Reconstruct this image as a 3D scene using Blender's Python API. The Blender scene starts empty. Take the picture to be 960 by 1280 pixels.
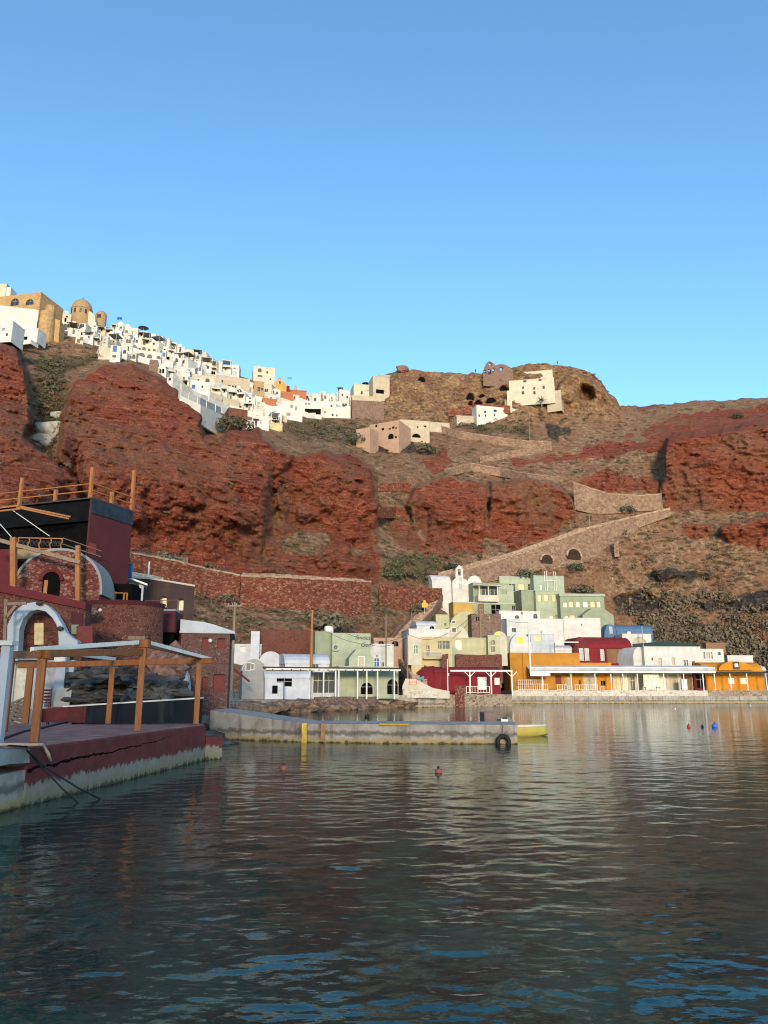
import bpy, bmesh, math, random
import numpy as np
from mathutils import Vector, Matrix
random.seed(7); rng = np.random.default_rng(11)
S = bpy.context.scene; COL = S.collection
R = math.radians
# ------------------------------------------------------------------ camera
CAMH = 2.6; PITCH = R(13.02); FPX = 960.0
cp, sp = math.cos(PITCH), math.sin(PITCH)
cam_d = bpy.data.cameras.new('camera'); cam = bpy.data.objects.new('camera', cam_d); COL.objects.link(cam)
cam.location = (0, 0, CAMH); cam.rotation_euler = (R(90) + PITCH, 0, 0)
cam_d.sensor_fit = 'VERTICAL'; cam_d.sensor_height = 36.0; cam_d.lens = 36.0 * FPX / 1280.0
cam_d.clip_start = 0.1; cam_d.clip_end = 5000; S.camera = cam

def ray(px, py):
    "direction with y = 1 for a point of the survey picture (960 x 1280)"
    a = (px - 480) / FPX; b = (640 - py) / FPX
    y = cp - b * sp
    return Vector((a / y, 1.0, (sp + b * cp) / y))
def at(px, py, Y):
    d = ray(px, py); return Vector((d.x * Y, Y, CAMH + d.z * Y))
def at_z(px, py, z):
    d = ray(px, py); Y = (z - CAMH) / d.z; return Vector((d.x * Y, Y, z))
def proj(p):
    zc = p[1] * cp + (p[2] - CAMH) * sp; yc = -p[1] * sp + (p[2] - CAMH) * cp
    return 480 + FPX * p[0] / zc, 640 - FPX * yc / zc

# ------------------------------------------------------------------ noise (numpy)
_perm = rng.permutation(512)
_tab = np.concatenate([_perm, _perm, _perm])
_val = rng.random(512) * 2 - 1
def vnoise(x, y, z):
    x = np.asarray(x, float); y = np.asarray(y, float) + x * 0; z = np.asarray(z, float) + x * 0
    xi = np.floor(x).astype(int); yi = np.floor(y).astype(int); zi = np.floor(z).astype(int)
    fx, fy, fz = x - xi, y - yi, z - zi
    fx = fx * fx * fx * (fx * (fx * 6 - 15) + 10); fy = fy * fy * fy * (fy * (fy * 6 - 15) + 10); fz = fz * fz * fz * (fz * (fz * 6 - 15) + 10)
    def h(a, b, c): return _val[_tab[_tab[(a & 511)] + (b & 511)] * 7 % 512 ^ _tab[c & 511]]
    def L(a, b, t): return a + (b - a) * t
    return L(L(L(h(xi, yi, zi), h(xi + 1, yi, zi), fx), L(h(xi, yi + 1, zi), h(xi + 1, yi + 1, zi), fx), fy),
             L(L(h(xi, yi, zi + 1), h(xi + 1, yi, zi + 1), fx), L(h(xi, yi + 1, zi + 1), h(xi + 1, yi + 1, zi + 1), fx), fy), fz)
def fbm(x, y, z, n=4, g=0.5):
    s = 0; a = 1
    for k in range(n):
        s = s + a * vnoise(x * 2 ** k + 17.3 * k, y * 2 ** k + 5.1 * k, z * 2 ** k + 9.7 * k); a *= g
    return s

# ------------------------------------------------------------------ mesh builder
class MB:
    def __init__(s): s.v = []; s.f = []
    def add(s, vs, fs):
        n = len(s.v); s.v += [tuple(v) for v in vs]; s.f += [tuple(i + n for i in f) for f in fs]; return s
    def box(s, x0, x1, y0, y1, z0, z1, M=None):
        vs = [Vector(p) for p in ((x0,y0,z0),(x1,y0,z0),(x1,y1,z0),(x0,y1,z0),(x0,y0,z1),(x1,y0,z1),(x1,y1,z1),(x0,y1,z1))]
        if M: vs = [M @ v for v in vs]
        return s.add(vs, [(0,3,2,1),(4,5,6,7),(0,1,5,4),(1,2,6,5),(2,3,7,6),(3,0,4,7)])
    def bar(s, p0, p1, w, h=None, roll=0.0):
        p0 = Vector(p0); p1 = Vector(p1); d = p1 - p0; L = d.length; h = h or w
        q = d.to_track_quat('Z', 'Y') if abs(d.normalized().z) < 0.999 else Matrix.Identity(3).to_quaternion()
        if d.z < 0 and abs(d.normalized().z) >= 0.999: p0, p1 = p1, p0
        M = Matrix.Translation(p0) @ q.to_matrix().to_4x4() @ Matrix.Rotation(roll, 4, 'Z')
        return s.box(-w/2, w/2, -h/2, h/2, 0, L, M)
    def tube(s, pts, r, n=6, cap=True):
        pts = [Vector(p) for p in pts]; rings = []; rs = r if hasattr(r, '__len__') else [r] * len(pts)
        base = len(s.v)
        for i, p in enumerate(pts):
            t = (pts[min(i+1, len(pts)-1)] - pts[max(i-1, 0)]).normalized()
            a = t.cross(Vector((0,0,1)) if abs(t.z) < 0.9 else Vector((1,0,0))).normalized(); b = t.cross(a)
            for k in range(n):
                an = 2*math.pi*k/n; s.v.append(tuple(p + (a*math.cos(an) + b*math.sin(an)) * rs[i]))
        for i in range(len(pts)-1):
            for k in range(n):
                a = base+i*n+k; b = base+i*n+(k+1)%n; s.f.append((a, b, b+n, a+n))
        if cap:
            s.f.append(tuple(base+k for k in range(n))[::-1]); s.f.append(tuple(base+(len(pts)-1)*n+k for k in range(n)))
        return s
    def prism(s, prof, y0, y1, M=None):
        "profile of (x, z) points, counter-clockwise seen from -y, run along y"
        n = len(prof)
        vs = [Vector((x, y0, z)) for x, z in prof] + [Vector((x, y1, z)) for x, z in prof]
        if M: vs = [M @ v for v in vs]
        return s.add(vs, [tuple(range(n)), tuple(range(2*n-1, n-1, -1))] + [((i+1) % n, i, i+n, (i+1) % n+n) for i in range(n)])
    def prism_x(s, prof, x0, x1):
        "profile of (y, z) points run along x"
        n = len(prof); vs = [Vector((x0, y, z)) for y, z in prof] + [Vector((x1, y, z)) for y, z in prof]
        return s.add(vs, [tuple(range(n))[::-1], tuple(range(n, 2*n))] + [(i, (i+1) % n, (i+1) % n+n, i+n) for i in range(n)])
    def lathe(s, prof, n=16, c=(0,0,0), arc=(0, 2*math.pi)):
        base = len(s.v); c = Vector(c); full = abs(arc[1]-arc[0]-2*math.pi) < 1e-6; m = n if full else n+1
        for r, z in prof:
            for k in range(m):
                a = arc[0] + (arc[1]-arc[0])*k/n; s.v.append((c.x+r*math.cos(a), c.y+r*math.sin(a), c.z+z))
        for i in range(len(prof)-1):
            for k in range(n):
                a = base+i*m+k; b = base+i*m+(k+1) % m; s.f.append((a, b, b+m, a+m))
        return s
    def blob(s, c, r, seed=0, sub=2, amp=0.25, fr=1.0, flat=None):
        bm = bmesh.new(); bmesh.ops.create_icosphere(bm, subdivisions=sub, radius=1)
        r = Vector(r if hasattr(r, '__len__') else (r, r, r)); c = Vector(c); co = np.array([v.co[:] for v in bm.verts])
        nz = fbm(co[:,0]*fr+seed*3.1, co[:,1]*fr+seed*1.7, co[:,2]*fr+seed, 3)
        co = co * (1 + amp*nz)[:,None]
        vs = [(c.x+p[0]*r.x, c.y+p[1]*r.y, c.z+(max(p[2], flat) if flat is not None else p[2])*r.z) for p in co]
        s.add(vs, [tuple(v.index for v in f.verts) for f in bm.faces]); bm.free(); return s
    def build(s, name, mat, parent=None, smooth=False, bevel=0.0):
        me = bpy.data.meshes.new(name); me.from_pydata(s.v, [], s.f); me.validate()
        bm = bmesh.new(); bm.from_mesh(me); bmesh.ops.recalc_face_normals(bm, faces=bm.faces); bm.to_mesh(me); bm.free()
        o = bpy.data.objects.new(name, me); COL.objects.link(o)
        if mat: me.materials.append(mat)
        if parent: o.parent = parent
        if smooth: me.shade_smooth()
        if bevel:
            b = o.modifiers.new('bevel', 'BEVEL'); b.width = bevel; b.segments = 2; b.limit_method = 'ANGLE'
        return o
def tag(o, label=None, cat=None, group=None, kind=None):
    for k, v in (('label', label), ('category', cat), ('group', group), ('kind', kind)):
        if v: o[k] = v
    return o
def empty(name, loc, rz=0.0):
    o = bpy.data.objects.new(name, None); COL.objects.link(o); o.location = loc; o.rotation_euler = (0, 0, rz); o.empty_display_size = .3; return o
def np_mesh(name, V, F, mat, smooth=False, attr=None, corner_tri=False):
    me = bpy.data.meshes.new(name); V = np.asarray(V, np.float32); F = np.asarray(F, np.int32); k = F.shape[1]
    me.vertices.add(len(V)); me.vertices.foreach_set('co', V.ravel())
    me.loops.add(F.size); me.loops.foreach_set('vertex_index', F.ravel())
    me.polygons.add(len(F)); me.polygons.foreach_set('loop_start', np.arange(0, F.size, k, dtype=np.int32))
    try: me.polygons.foreach_set('loop_total', np.full(len(F), k, np.int32))
    except Exception: pass
    me.update(calc_edges=True)
    if attr is not None:
        for nm, A in attr.items():
            ca = me.color_attributes.new(nm, 'FLOAT_COLOR', 'POINT'); ca.data.foreach_set('color', np.asarray(A, np.float32).ravel())
    if smooth: me.shade_smooth()
    me.materials.append(mat); o = bpy.data.objects.new(name, me); COL.objects.link(o); return o

# ------------------------------------------------------------------ materials
class NT:
    def __init__(s, name):
        s.m = bpy.data.materials.new(name); s.m.use_nodes = True; s.t = s.m.node_tree; s.n = s.t.nodes
        s.b = s.n['Principled BSDF']; s.b.inputs['Roughness'].default_value = 0.9
        s.b.inputs['Specular IOR Level'].default_value = 0.25
        s.co = s.n.new('ShaderNodeTexCoord').outputs['Object']
    def link(s, a, b): s.t.links.new(a, b)
    def val(s, x, sock):
        if hasattr(x, 'is_output'): s.link(x, sock)
        else: sock.default_value = x
    def mapping(s, sc=(1,1,1), loc=(0,0,0), rot=(0,0,0), co=None):
        m = s.n.new('ShaderNodeMapping'); m.inputs['Scale'].default_value = sc; m.inputs['Location'].default_value = loc; m.inputs['Rotation'].default_value = rot
        s.link(co or s.co, m.inputs['Vector']); return m.outputs[0]
    def noise(s, scale=1, detail=4, rough=0.55, co=None, dist=0.0):
        n = s.n.new('ShaderNodeTexNoise'); n.inputs['Scale'].default_value = scale; n.inputs['Detail'].default_value = detail
        n.inputs['Roughness'].default_value = rough; n.inputs['Distortion'].default_value = dist; s.link(co or s.co, n.inputs['Vector']); return n.outputs['Fac']
    def voro(s, scale=1, feat='F1', co=None, out='Distance', rnd=1.0):
        n = s.n.new('ShaderNodeTexVoronoi'); n.feature = feat; n.inputs['Scale'].default_value = scale; n.inputs['Randomness'].default_value = rnd
        s.link(co or s.co, n.inputs['Vector']); return n.outputs[out]
    def ramp(s, fac, stops, interp='LINEAR'):
        r = s.n.new('ShaderNodeValToRGB'); r.color_ramp.interpolation = interp; e = r.color_ramp.elements
        while len(e) < len(stops): e.new(0.5)
        for el, (p, c) in zip(e, stops):
            el.position = p; el.color = tuple(c) + (1,) if hasattr(c, '__len__') else (c, c, c, 1)
        s.link(fac, r.inputs[0]); return r.outputs[0]
    def mix(s, fac, a, b, mode='MIX'):
        m = s.n.new('ShaderNodeMix'); m.data_type = 'RGBA'; m.blend_type = mode; m.clamp_factor = True
        s.val(fac, m.inputs[0]); 
        for x, k in ((a, 6), (b, 7)):
            if hasattr(x, 'is_output'): s.link(x, m.inputs[k])
            else: m.inputs[k].default_value = tuple(x) + (1,) if len(x) == 3 else x
        return m.outputs[2]
    def math(s, op, a, b=0.0, c=None):
        m = s.n.new('ShaderNodeMath'); m.operation = op; s.val(a, m.inputs[0]); s.val(b, m.inputs[1])
        if c is not None: s.val(c, m.inputs[2])
        return m.outputs[0]
    def bump(s, h, strength=0.5, dist=0.1, normal=None):
        b = s.n.new('ShaderNodeBump'); b.inputs['Strength'].default_value = strength; b.inputs['Distance'].default_value = dist
        s.link(h, b.inputs['Height'])
        if normal: s.link(normal, b.inputs['Normal'])
        return b.outputs[0]
    def attr(s, name):
        a = s.n.new('ShaderNodeAttribute'); a.attribute_name = name; return a
    def sep(s, col):
        x = s.n.new('ShaderNodeSeparateColor'); s.link(col, x.inputs[0]); return x.outputs
    def done(s, color, normal=None, rough=None, spec=None, metal=None):
        if hasattr(color, 'is_output'): s.link(color, s.b.inputs['Base Color'])
        else: s.b.inputs['Base Color'].default_value = tuple(color) + (1,)
        if normal: s.link(normal, s.b.inputs['Normal'])
        if rough is not None: s.val(rough, s.b.inputs['Roughness'])
        if spec is not None: s.b.inputs['Specular IOR Level'].default_value = spec
        if metal is not None: s.b.inputs['Metallic'].default_value = metal
        return s.m
def sc(c, k): return tuple(max(0, min(1, x * k)) for x in c)
def plaster(name, c, dirt=0.25, stain=(0.30, 0.24, 0.18)):
    t = NT(name); c = sc(c, 0.72)
    n = t.noise(0.6, 5, 0.6); st = t.noise(1.0, 4, 0.6, t.mapping((1.6, 1.6, 0.22)))
    k = t.mix(t.ramp(n, [(0.3, 0.0), (0.72, 1.0)]), sc(c, 0.78), sc(c, 1.08)); k = t.mix(t.ramp(t.noise(3.2, 4, .65), [(.60, 0), (.72, .5)]), k, sc(c, .7))
    k = t.mix(t.math('MULTIPLY', t.ramp(st, [(0.52, 0.0), (0.78, 1.0)]), min(1, dirt * 1.9)), k, [a * 0.55 + b * 0.45 * 0.6 for a, b in zip(c, stain)])
    return t.done(k, t.bump(t.noise(9, 4), 0.25, 0.04))
def stonewall(name, stones, mortar, scale=2.2, mw=0.06, bump=0.8, squash=1.5):
    t = NT(name)
    co = t.mapping((1, 1, squash))
    w = t.n.new('ShaderNodeVectorMath'); w.operation = 'ADD'
    nz = t.n.new('ShaderNodeTexNoise'); nz.inputs['Scale'].default_value = 2.5; t.link(co, nz.inputs['Vector'])
    ms = t.n.new('ShaderNodeVectorMath'); ms.operation = 'SCALE'; ms.inputs['Scale'].default_value = 0.25; t.link(nz.outputs['Color'], ms.inputs[0])
    t.link(co, w.inputs[0]); t.link(ms.outputs[0], w.inputs[1]); co = w.outputs[0]
    cell = t.sep(t.voro(scale, 'F1', co, 'Color'))[0]; ed = t.voro(scale, 'DISTANCE_TO_EDGE', co)
    st = t.ramp(cell, [(i / max(1, len(stones) - 1), c) for i, c in enumerate(stones)])
    st = t.mix(t.noise(12, 3), st, sc(stones[0], 0.7), 'MIX') if False else t.mix(t.math('MULTIPLY', t.noise(7, 4), 0.5), st, sc(stones[0], 0.55))
    m = t.ramp(ed, [(mw * 0.4, 1.0), (mw, 0.0)])
    k = t.mix(m, st, mortar)
    big = t.noise(0.35, 3); k = t.mix(t.math('MULTIPLY', t.ramp(big, [(0.4, 0.0), (0.75, 1.0)]), 0.35), k, sc(mortar, 0.75))
    h = t.math('ADD', t.ramp(ed, [(0.0, 0.0), (mw * 2.2, 1.0)]), t.math('MULTIPLY', t.noise(9, 4), 0.5))
    return t.done(k, t.bump(h, bump, 0.06))
def simple(name, c, rough=0.6, var=0.2, scale=4.0, metal=0.0, spec=0.3, bump=0.0):
    t = NT(name); n = t.noise(scale, 4)
    k = t.mix(t.ramp(n, [(0.3, 0.0), (0.7, 1.0)]), sc(c, 1 - var), sc(c, 1 + var))
    return t.done(k, t.bump(t.noise(scale * 6, 4), bump, 0.02) if bump else None, rough, spec, metal)
def wood(name, c, dark=0.55):
    t = NT(name); co = t.mapping((9, 9, 0.7)); n = t.noise(2.0, 5, 0.6, co, 0.6); b = t.noise(0.9, 3)
    k = t.mix(t.ramp(n, [(0.3, 0.0), (0.7, 1.0)]), sc(c, dark), sc(c, 1.1)); k = t.mix(t.math('MULTIPLY', t.ramp(b, [(0.45, 0.0), (0.7, 1.0)]), 0.5), k, sc(c, 0.42)); k = t.mix(t.math('MULTIPLY', t.ramp(t.noise(2.2, 5, .7, t.mapping((2, 2, .5))), [(.52, 0), (.68, 1)]), .55), k, [a*.35 + .10 for a in c])
    return t.done(k, t.bump(n, 0.3, 0.02), 0.55, 0.35)
M = {}
M['white'] = plaster('white_plaster', (0.80, 0.78, 0.74)); M['cool'] = plaster('cool_white_plaster', (0.76, 0.77, 0.79))
M['cream'] = plaster('cream_plaster', (0.74, 0.68, 0.55)); M['yellow'] = plaster('pale_yellow_plaster', (0.72, 0.60, 0.34))
M['beige'] = plaster('beige_plaster', (0.62, 0.52, 0.40)); M['tan'] = plaster('tan_plaster', (0.50, 0.34, 0.18), 0.4)
M['lime'] = plaster('pale_lime_plaster', (0.62, 0.60, 0.38)); M['sage'] = plaster('sage_plaster', (0.37, 0.42, 0.29)); M['sagel'] = plaster('light_sage_plaster', (0.50, 0.55, 0.40))
M['mint'] = plaster('mint_plaster', (0.46, 0.54, 0.43)); M['grey'] = plaster('grey_plaster', (0.42, 0.42, 0.41)); M['orange'] = plaster('orange_plaster', (0.76, 0.31, 0.03), 0.15)
M['amber'] = plaster('amber_plaster', (0.62, 0.28, 0.04), 0.2); M['maroon'] = plaster('maroon_plaster', (0.20, 0.035, 0.04), 0.2, (0.1, 0.03, 0.03)); M['crimson'] = plaster('crimson_plaster', (0.26, 0.022, 0.03), 0.15)
M['tower'] = plaster('dark_maroon_render', (0.125, 0.030, 0.038), 0.15, (0.1, 0.03, 0.03)); M['blue'] = plaster('blue_plaster', (0.12, 0.22, 0.38)); M['pblue'] = plaster('pale_blue_plaster', (0.62, 0.68, 0.74))
M['terracotta'] = plaster('terracotta_plaster', (0.55, 0.20, 0.10)); M['pink'] = plaster('pinkish_stone_plaster', (0.55, 0.36, 0.26), 0.35); M['ochre'] = plaster('ochre_plaster', (0.68, 0.42, 0.12))
M['dark'] = simple('dark_glass', (0.03, 0.032, 0.036), 0.25, 0.3, 2, spec=0.5); M['black'] = simple('black_opening', (0.006, 0.0055, 0.0055), 1.0, 0.3, spec=.05)
M['wblue'] = simple('blue_paint', (0.03, 0.12, 0.32), 0.5); M['wteal'] = simple('teal_paint', (0.08, 0.30, 0.32), 0.5); M['wyellow'] = simple('yellow_paint', (0.78, 0.62, 0.05), 0.5)
M['wcream'] = simple('cream_shutter', (0.66, 0.52, 0.30), 0.6); M['wpale'] = simple('pale_shutter', (0.72, 0.66, 0.52), 0.6); M['wgreen'] = simple('green_paint', (0.14, 0.24, 0.14), 0.5)
M['wred'] = simple('red_paint', (0.15, 0.02, 0.022), 0.6); M['wwhite'] = simple('white_paint', (0.64, 0.62, 0.58), 0.5, 0.14); M['wbrown'] = wood('brown_wood', (0.22, 0.10, 0.04))
M['wgrey'] = simple('grey_metal', (0.34, 0.35, 0.36), 0.5, 0.15, metal=0.3); M['shutter'] = simple('grey_beige_shutter', (0.42, 0.36, 0.26), 0.6)
M['wood'] = wood('orange_wood', (0.34, 0.105, 0.02)); M['wood2'] = wood('sunlit_pine_wood', (0.44, 0.165, 0.04)); M['pole'] = wood('weathered_pole_wood', (0.30, 0.20, 0.13)); M['alu'] = simple('white_aluminium', (0.74, 0.73, 0.66), 0.4, 0.1)  # wood2: the sunlit look is put into a brighter pine colour
M['tarp'] = simple('black_tarp', (0.006, 0.006, 0.007), 0.9, 0.4, 1.5, bump=0.5, spec=.1); M['tarpblue'] = simple('blue_black_tarp', (0.018, 0.028, 0.042), 0.6, 0.5, 2.0, bump=0.6)
M['awn_grey'] = simple('pale_grey_awning_fabric', (0.44, 0.45, 0.47), 0.8, 0.2, 0.5); M['netting'] = simple('dark_green_netting', (0.02, 0.045, 0.04), 0.9); M['awning'] = simple('grey_awning_fabric', (0.30, 0.31, 0.32), 0.8); M['awn_white'] = simple('white_awning_fabric', (0.76, 0.75, 0.73), 0.7, 0.08)
M['redstone'] = stonewall('red_rubble_masonry', [(0.07, 0.018, 0.014), (0.16, 0.04, 0.028), (0.22, 0.07, 0.045), (0.12, 0.035, 0.03)], (0.30, 0.16, 0.12), 4.6, 0.05)
M['redstone2'] = stonewall('maroon_pointed_masonry', [(0.15, 0.04, 0.03), (0.20, 0.05, 0.04), (0.40, 0.22, 0.17), (0.17, 0.04, 0.035)], (0.17, 0.05, 0.04), 4.2, 0.05)
M['greystone'] = stonewall('pale_mortared_masonry', [(0.10, 0.045, 0.04), (0.16, 0.06, 0.05), (0.2, 0.1, 0.085), (0.12, 0.05, 0.045)], (0.24, 0.16, 0.145), 4.4, 0.07)
M['drystone'] = stonewall('red_dry_stone', [(0.12, 0.03, 0.02), (0.24, 0.065, 0.035), (0.30, 0.11, 0.06), (0.40, 0.22, 0.14)], (0.10, 0.035, 0.025), 1.6, 0.07, 1.0, 1.8)
M['pathstone'] = stonewall('pale_path_masonry', [(0.23, 0.13, 0.09), (0.37, 0.245, 0.17), (0.54, 0.41, 0.30), (0.28, 0.165, 0.11)], (0.36, 0.25, 0.18), 1.2, 0.08, 0.8, 1.4)
M['rampstone'] = stonewall('brown_ramp_masonry', [(0.16, 0.085, 0.058), (0.25, 0.15, 0.10), (0.38, 0.265, 0.19), (0.20, 0.105, 0.07)], (0.25, 0.165, 0.12), 1.3, 0.08, 0.9, 1.4); M['brownstone'] = stonewall('brown_masonry', [(0.13, 0.07, 0.055), (0.20, 0.11, 0.085), (0.28, 0.17, 0.13)], (0.28, 0.2, 0.16), 2.6, 0.07)
M['whitestone'] = stonewall('whitewashed_rubble', [(0.62, 0.60, 0.56), (0.76, 0.74, 0.70), (0.70, 0.67, 0.62)], (0.58, 0.52, 0.45), 1.1, 0.06)
M['tanstone'] = stonewall('tan_ashlar', [(0.36, 0.22, 0.10), (0.46, 0.29, 0.14), (0.52, 0.34, 0.18)], (0.42, 0.28, 0.15), 1.0, 0.06)
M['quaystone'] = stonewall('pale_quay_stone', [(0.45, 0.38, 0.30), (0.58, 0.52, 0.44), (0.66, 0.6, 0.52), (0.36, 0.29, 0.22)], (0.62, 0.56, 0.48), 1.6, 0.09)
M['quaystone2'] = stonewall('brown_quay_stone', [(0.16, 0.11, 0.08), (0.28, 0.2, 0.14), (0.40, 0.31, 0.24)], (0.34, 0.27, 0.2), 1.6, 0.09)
M['darkrender'] = plaster('dark_purple_render', (0.085, 0.055, 0.055), 0.3, (0.2, 0.15, 0.13)); M['limewhite'] = plaster('shade_blue_limewash', (0.70, 0.73, 0.78), 0.15)  # limewhite: bluish cast of sky-lit shade put into the whitewash colour
M['iron'] = simple('dark_iron', (0.05, 0.045, 0.04), 0.6); M['rubber'] = simple('black_rubber', (0.015, 0.015, 0.016), 0.7); M['cable'] = simple('black_cable', (0.02, 0.02, 0.022), 0.6)
M['slate'] = simple('black_fabric_edge', (0.03, 0.03, 0.03), 0.8); M['signink'] = simple('dark_sign_paint', (0.05, 0.055, 0.05), 0.8); M['signor'] = simple('orange_sign_paint', (0.80, 0.30, 0.01), 0.5)
M['signred'] = simple('faded_red_board', (0.62, 0.16, 0.11), 0.6, 0.25, 3); M['flagblue'] = simple('blue_flag_cloth', (0.03, 0.10, 0.35), 0.8)
# ------------------------------------------------------------------ hillside, surveyed as lines of (x, y, distance)
PXC = np.array([-260, 0, 100, 200, 290, 400, 480, 560, 640, 720, 800, 880, 960, 1220], float)
FOOT = np.array([58, 62, 75, 95, 116, 124, 140, 160, 178, 186, 190, 190, 190, 190], float)
LB = np.array([(690,110),(655,115),(665,125),(695,140),(712,150),(718,160),(700,178),(700,190),(690,200),(670,208),(650,216),(655,218),(670,215),(680,215)], float)
LC = np.array([(440,175),(440,178),(485,182),(500,187),(548,188),(568,200),(600,205),(590,222),(590,228),(595,232),(560,245),(545,250),(535,250),(520,250)], float)
LD = np.array([(415,205),(415,205),(434,205),(471,202),(525,215),(527,250),(522,262),(530,265),(526,262),(522,265),(531,275),(526,280),(516,285),(505,290)], float)
SKX = np.array([-260,0,45,70,100,150,200,250,300,350,385,440,455,480,500,545,600,625,645,660,700,725,740,752,760,768,775,800,850,870,900,930,960,1220], float)
SKY = np.array([(340,250),(388,235),(392,235),(400,238),(403,242),(412,250),(428,256),(452,265),(470,275),(486,285),(498,297),(500,300),(492,292),(470,285),(461,281),(465,282),(467,280),(462,278),(459,276),(455,275),(456,275),(460,275),(466,275),(477,276),(490,277),(494,278),(507,280),(508,300),(504,305),(501,308),(501,310),(498,313),(497,315),(478,320)], float)
GX0, GX1, GY0, GY1 = -250, 1210, 440 - 110, 885
gx, gy = np.meshgrid(np.arange(GX0, GX1 + 1, 2.0), np.arange(GY0, GY1 + 1, 1.0))
def footpy(px):
    Y = np.interp(px, PXC, FOOT); z = 0.6
    zc = Y * cp + (z - CAMH) * sp; yc = -Y * sp + (z - CAMH) * cp; return 640 - FPX * yc / zc
def poly_sd(poly, X, Yv):
    P = np.array(poly, float); d2 = np.full(X.shape, 1e9); ins = np.zeros(X.shape, bool); n = len(P)
    for i in range(n):
        a, b = P[i], P[(i+1) % n]; e = b - a
        t = np.clip(((X-a[0])*e[0] + (Yv-a[1])*e[1]) / (e @ e + 1e-9), 0, 1)
        d2 = np.minimum(d2, (X-a[0]-t*e[0])**2 + (Yv-a[1]-t*e[1])**2)
        c = ((a[1] > Yv) != (b[1] > Yv)); 
        if e[1] != 0: ins ^= c & (X < e[0] * (Yv-a[1]) / e[1] + a[0])
    return np.where(ins, 1, -1) * np.sqrt(d2)
sky_py = np.interp(gx, SKX, SKY[:,0]); sky_Y = np.interp(gx, SKX, SKY[:,1])
rows = [(footpy(gx), np.interp(gx, PXC, FOOT))] + [(np.interp(gx, PXC, L[:,0]), np.interp(gx, PXC, L[:,1])) for L in (LB, LC, LD)] + [(sky_py, sky_Y)]
DEP = rows[0][1].copy()
for (p0, y0), (p1, y1) in zip(rows[:-1], rows[1:]):
    t = (p0 - gy) / np.maximum(p0 - p1, 0.5); DEP = np.where(t > 0, y0 + (y1 - y0) * np.minimum(t, 1), DEP)
wob = fbm(gx * 0.045, gy * 0.045, 0.5, 4) * 5.0
SM = lambda t: np.clip(t, 0, 1) ** 2 * (3 - 2 * np.clip(t, 0, 1))
# bulging red bluffs (outline, metres towards the sea, softness of the rim)
BLUFFS = [
 ([(-260,400),(0,422),(22,438),(36,480),(40,520),(30,545),(60,570),(95,600),(105,640),(60,700),(-260,720)], 22, 14),
 ([(76,535),(82,500),(95,472),(130,455),(165,457),(200,475),(230,497),(252,520),(256,545),(275,548),(290,538),(320,537),(345,560),(366,570),(348,600),(348,640),(352,700),(300,712),(240,700),(160,690),(100,670),(85,610),(72,570)], 24, 20),
 ([(380,572),(405,560),(440,565),(462,585),(472,630),(472,675),(455,695),(420,685),(400,668),(352,668),(344,610),(356,580)], 20, 14),
 ([(392,700),(420,668),(455,700),(472,722),(400,724)], 8, 12),
 ([(510,632),(525,605),(560,592),(600,600),(612,605),(608,650),(600,690),(560,692),(522,676)], 15, 12),
 ([(612,603),(660,597),(692,600),(713,625),(719,650),(695,668),(640,684),(610,674)], 17, 12),
 ([(828,580),(836,550),(870,540),(960,528),(1220,515),(1220,645),(960,637),(900,642),(850,642),(826,636)], 20, 14),
 ([(900,660),(960,645),(1220,640),(1220,682),(960,682),(905,682)], 8, 8),
 ([(795,718),(840,710),(905,716),(882,727),(825,731)], 2.5, 6),
 ([(690,520),(700,478),(715,466),(740,470),(760,495),(772,509)], 6, 10),
]
def low_edge(poly, px):
    "lowest outline point of the polygon in each column"
    P = poly + poly[:1]; out = np.full(px.shape, -1e3)
    for (xa, ya), (xb, yb) in zip(P[:-1], P[1:]):
        lo, hi = min(xa, xb), max(xa, xb); hit = (px >= lo) & (px <= hi)
        t = (px - xa) / (xb - xa) if xa != xb else px * 0
        out = np.where(hit, np.maximum(out, ya + (yb - ya) * t), out)
    return out
gx1 = gx[0]
BUL = np.zeros(gx.shape)
for poly, off, w in BLUFFS:
    d = poly_sd(poly, gx, gy) + wob * 0.9
    le = low_edge(poly, gx1); le = np.where(le < 0, max(p[1] for p in poly), le); le = np.convolve(np.pad(le, 12, 'edge'), np.ones(25) / 25, 'valid')
    dn = np.clip((le[None, :] + wob * 1.5 - gy) / max(30, off * 4.5), 0, 1)
    yl = np.exp(-(np.maximum(0, dn - .0)) * 0) * dn
    BUL = np.maximum(BUL, off * np.minimum(SM((d + 2) / (w * .28)) ** 0.8, 1) * SM(yl) ** 0.85)
DEP = DEP - BUL
# the cave hollowed into the ochre headland
d = poly_sd([(716,498),(722,482),(728,476),(742,482),(748,497),(740,505),(722,503)], gx, gy) + wob * 0.25; CAVE = SM(d / 6); DEP = DEP + 6 * CAVE
wx = np.empty(gx.shape); 
def lookup(A, px, py):
    fx = np.clip((np.asarray(px, float) - GX0) / 2.0, 0, A.shape[1] - 1.001); fy = np.clip(np.asarray(py, float) - GY0, 0, A.shape[0] - 1.001)
    i = fx.astype(int); j = fy.astype(int); u = fx - i; v = fy - j
    return A[j,i]*(1-u)*(1-v) + A[j,i+1]*u*(1-v) + A[j+1,i]*(1-u)*v + A[j+1,i+1]*u*v
def D(px, py): return float(lookup(DEP, px, py))
def mask(polys, soft=5, wk=1.0):
    m = np.zeros(gx.shape)
    for p in polys: m = np.maximum(m, SM((poly_sd(p, gx, gy) + wob * wk + 2) / soft))
    return m
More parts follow.
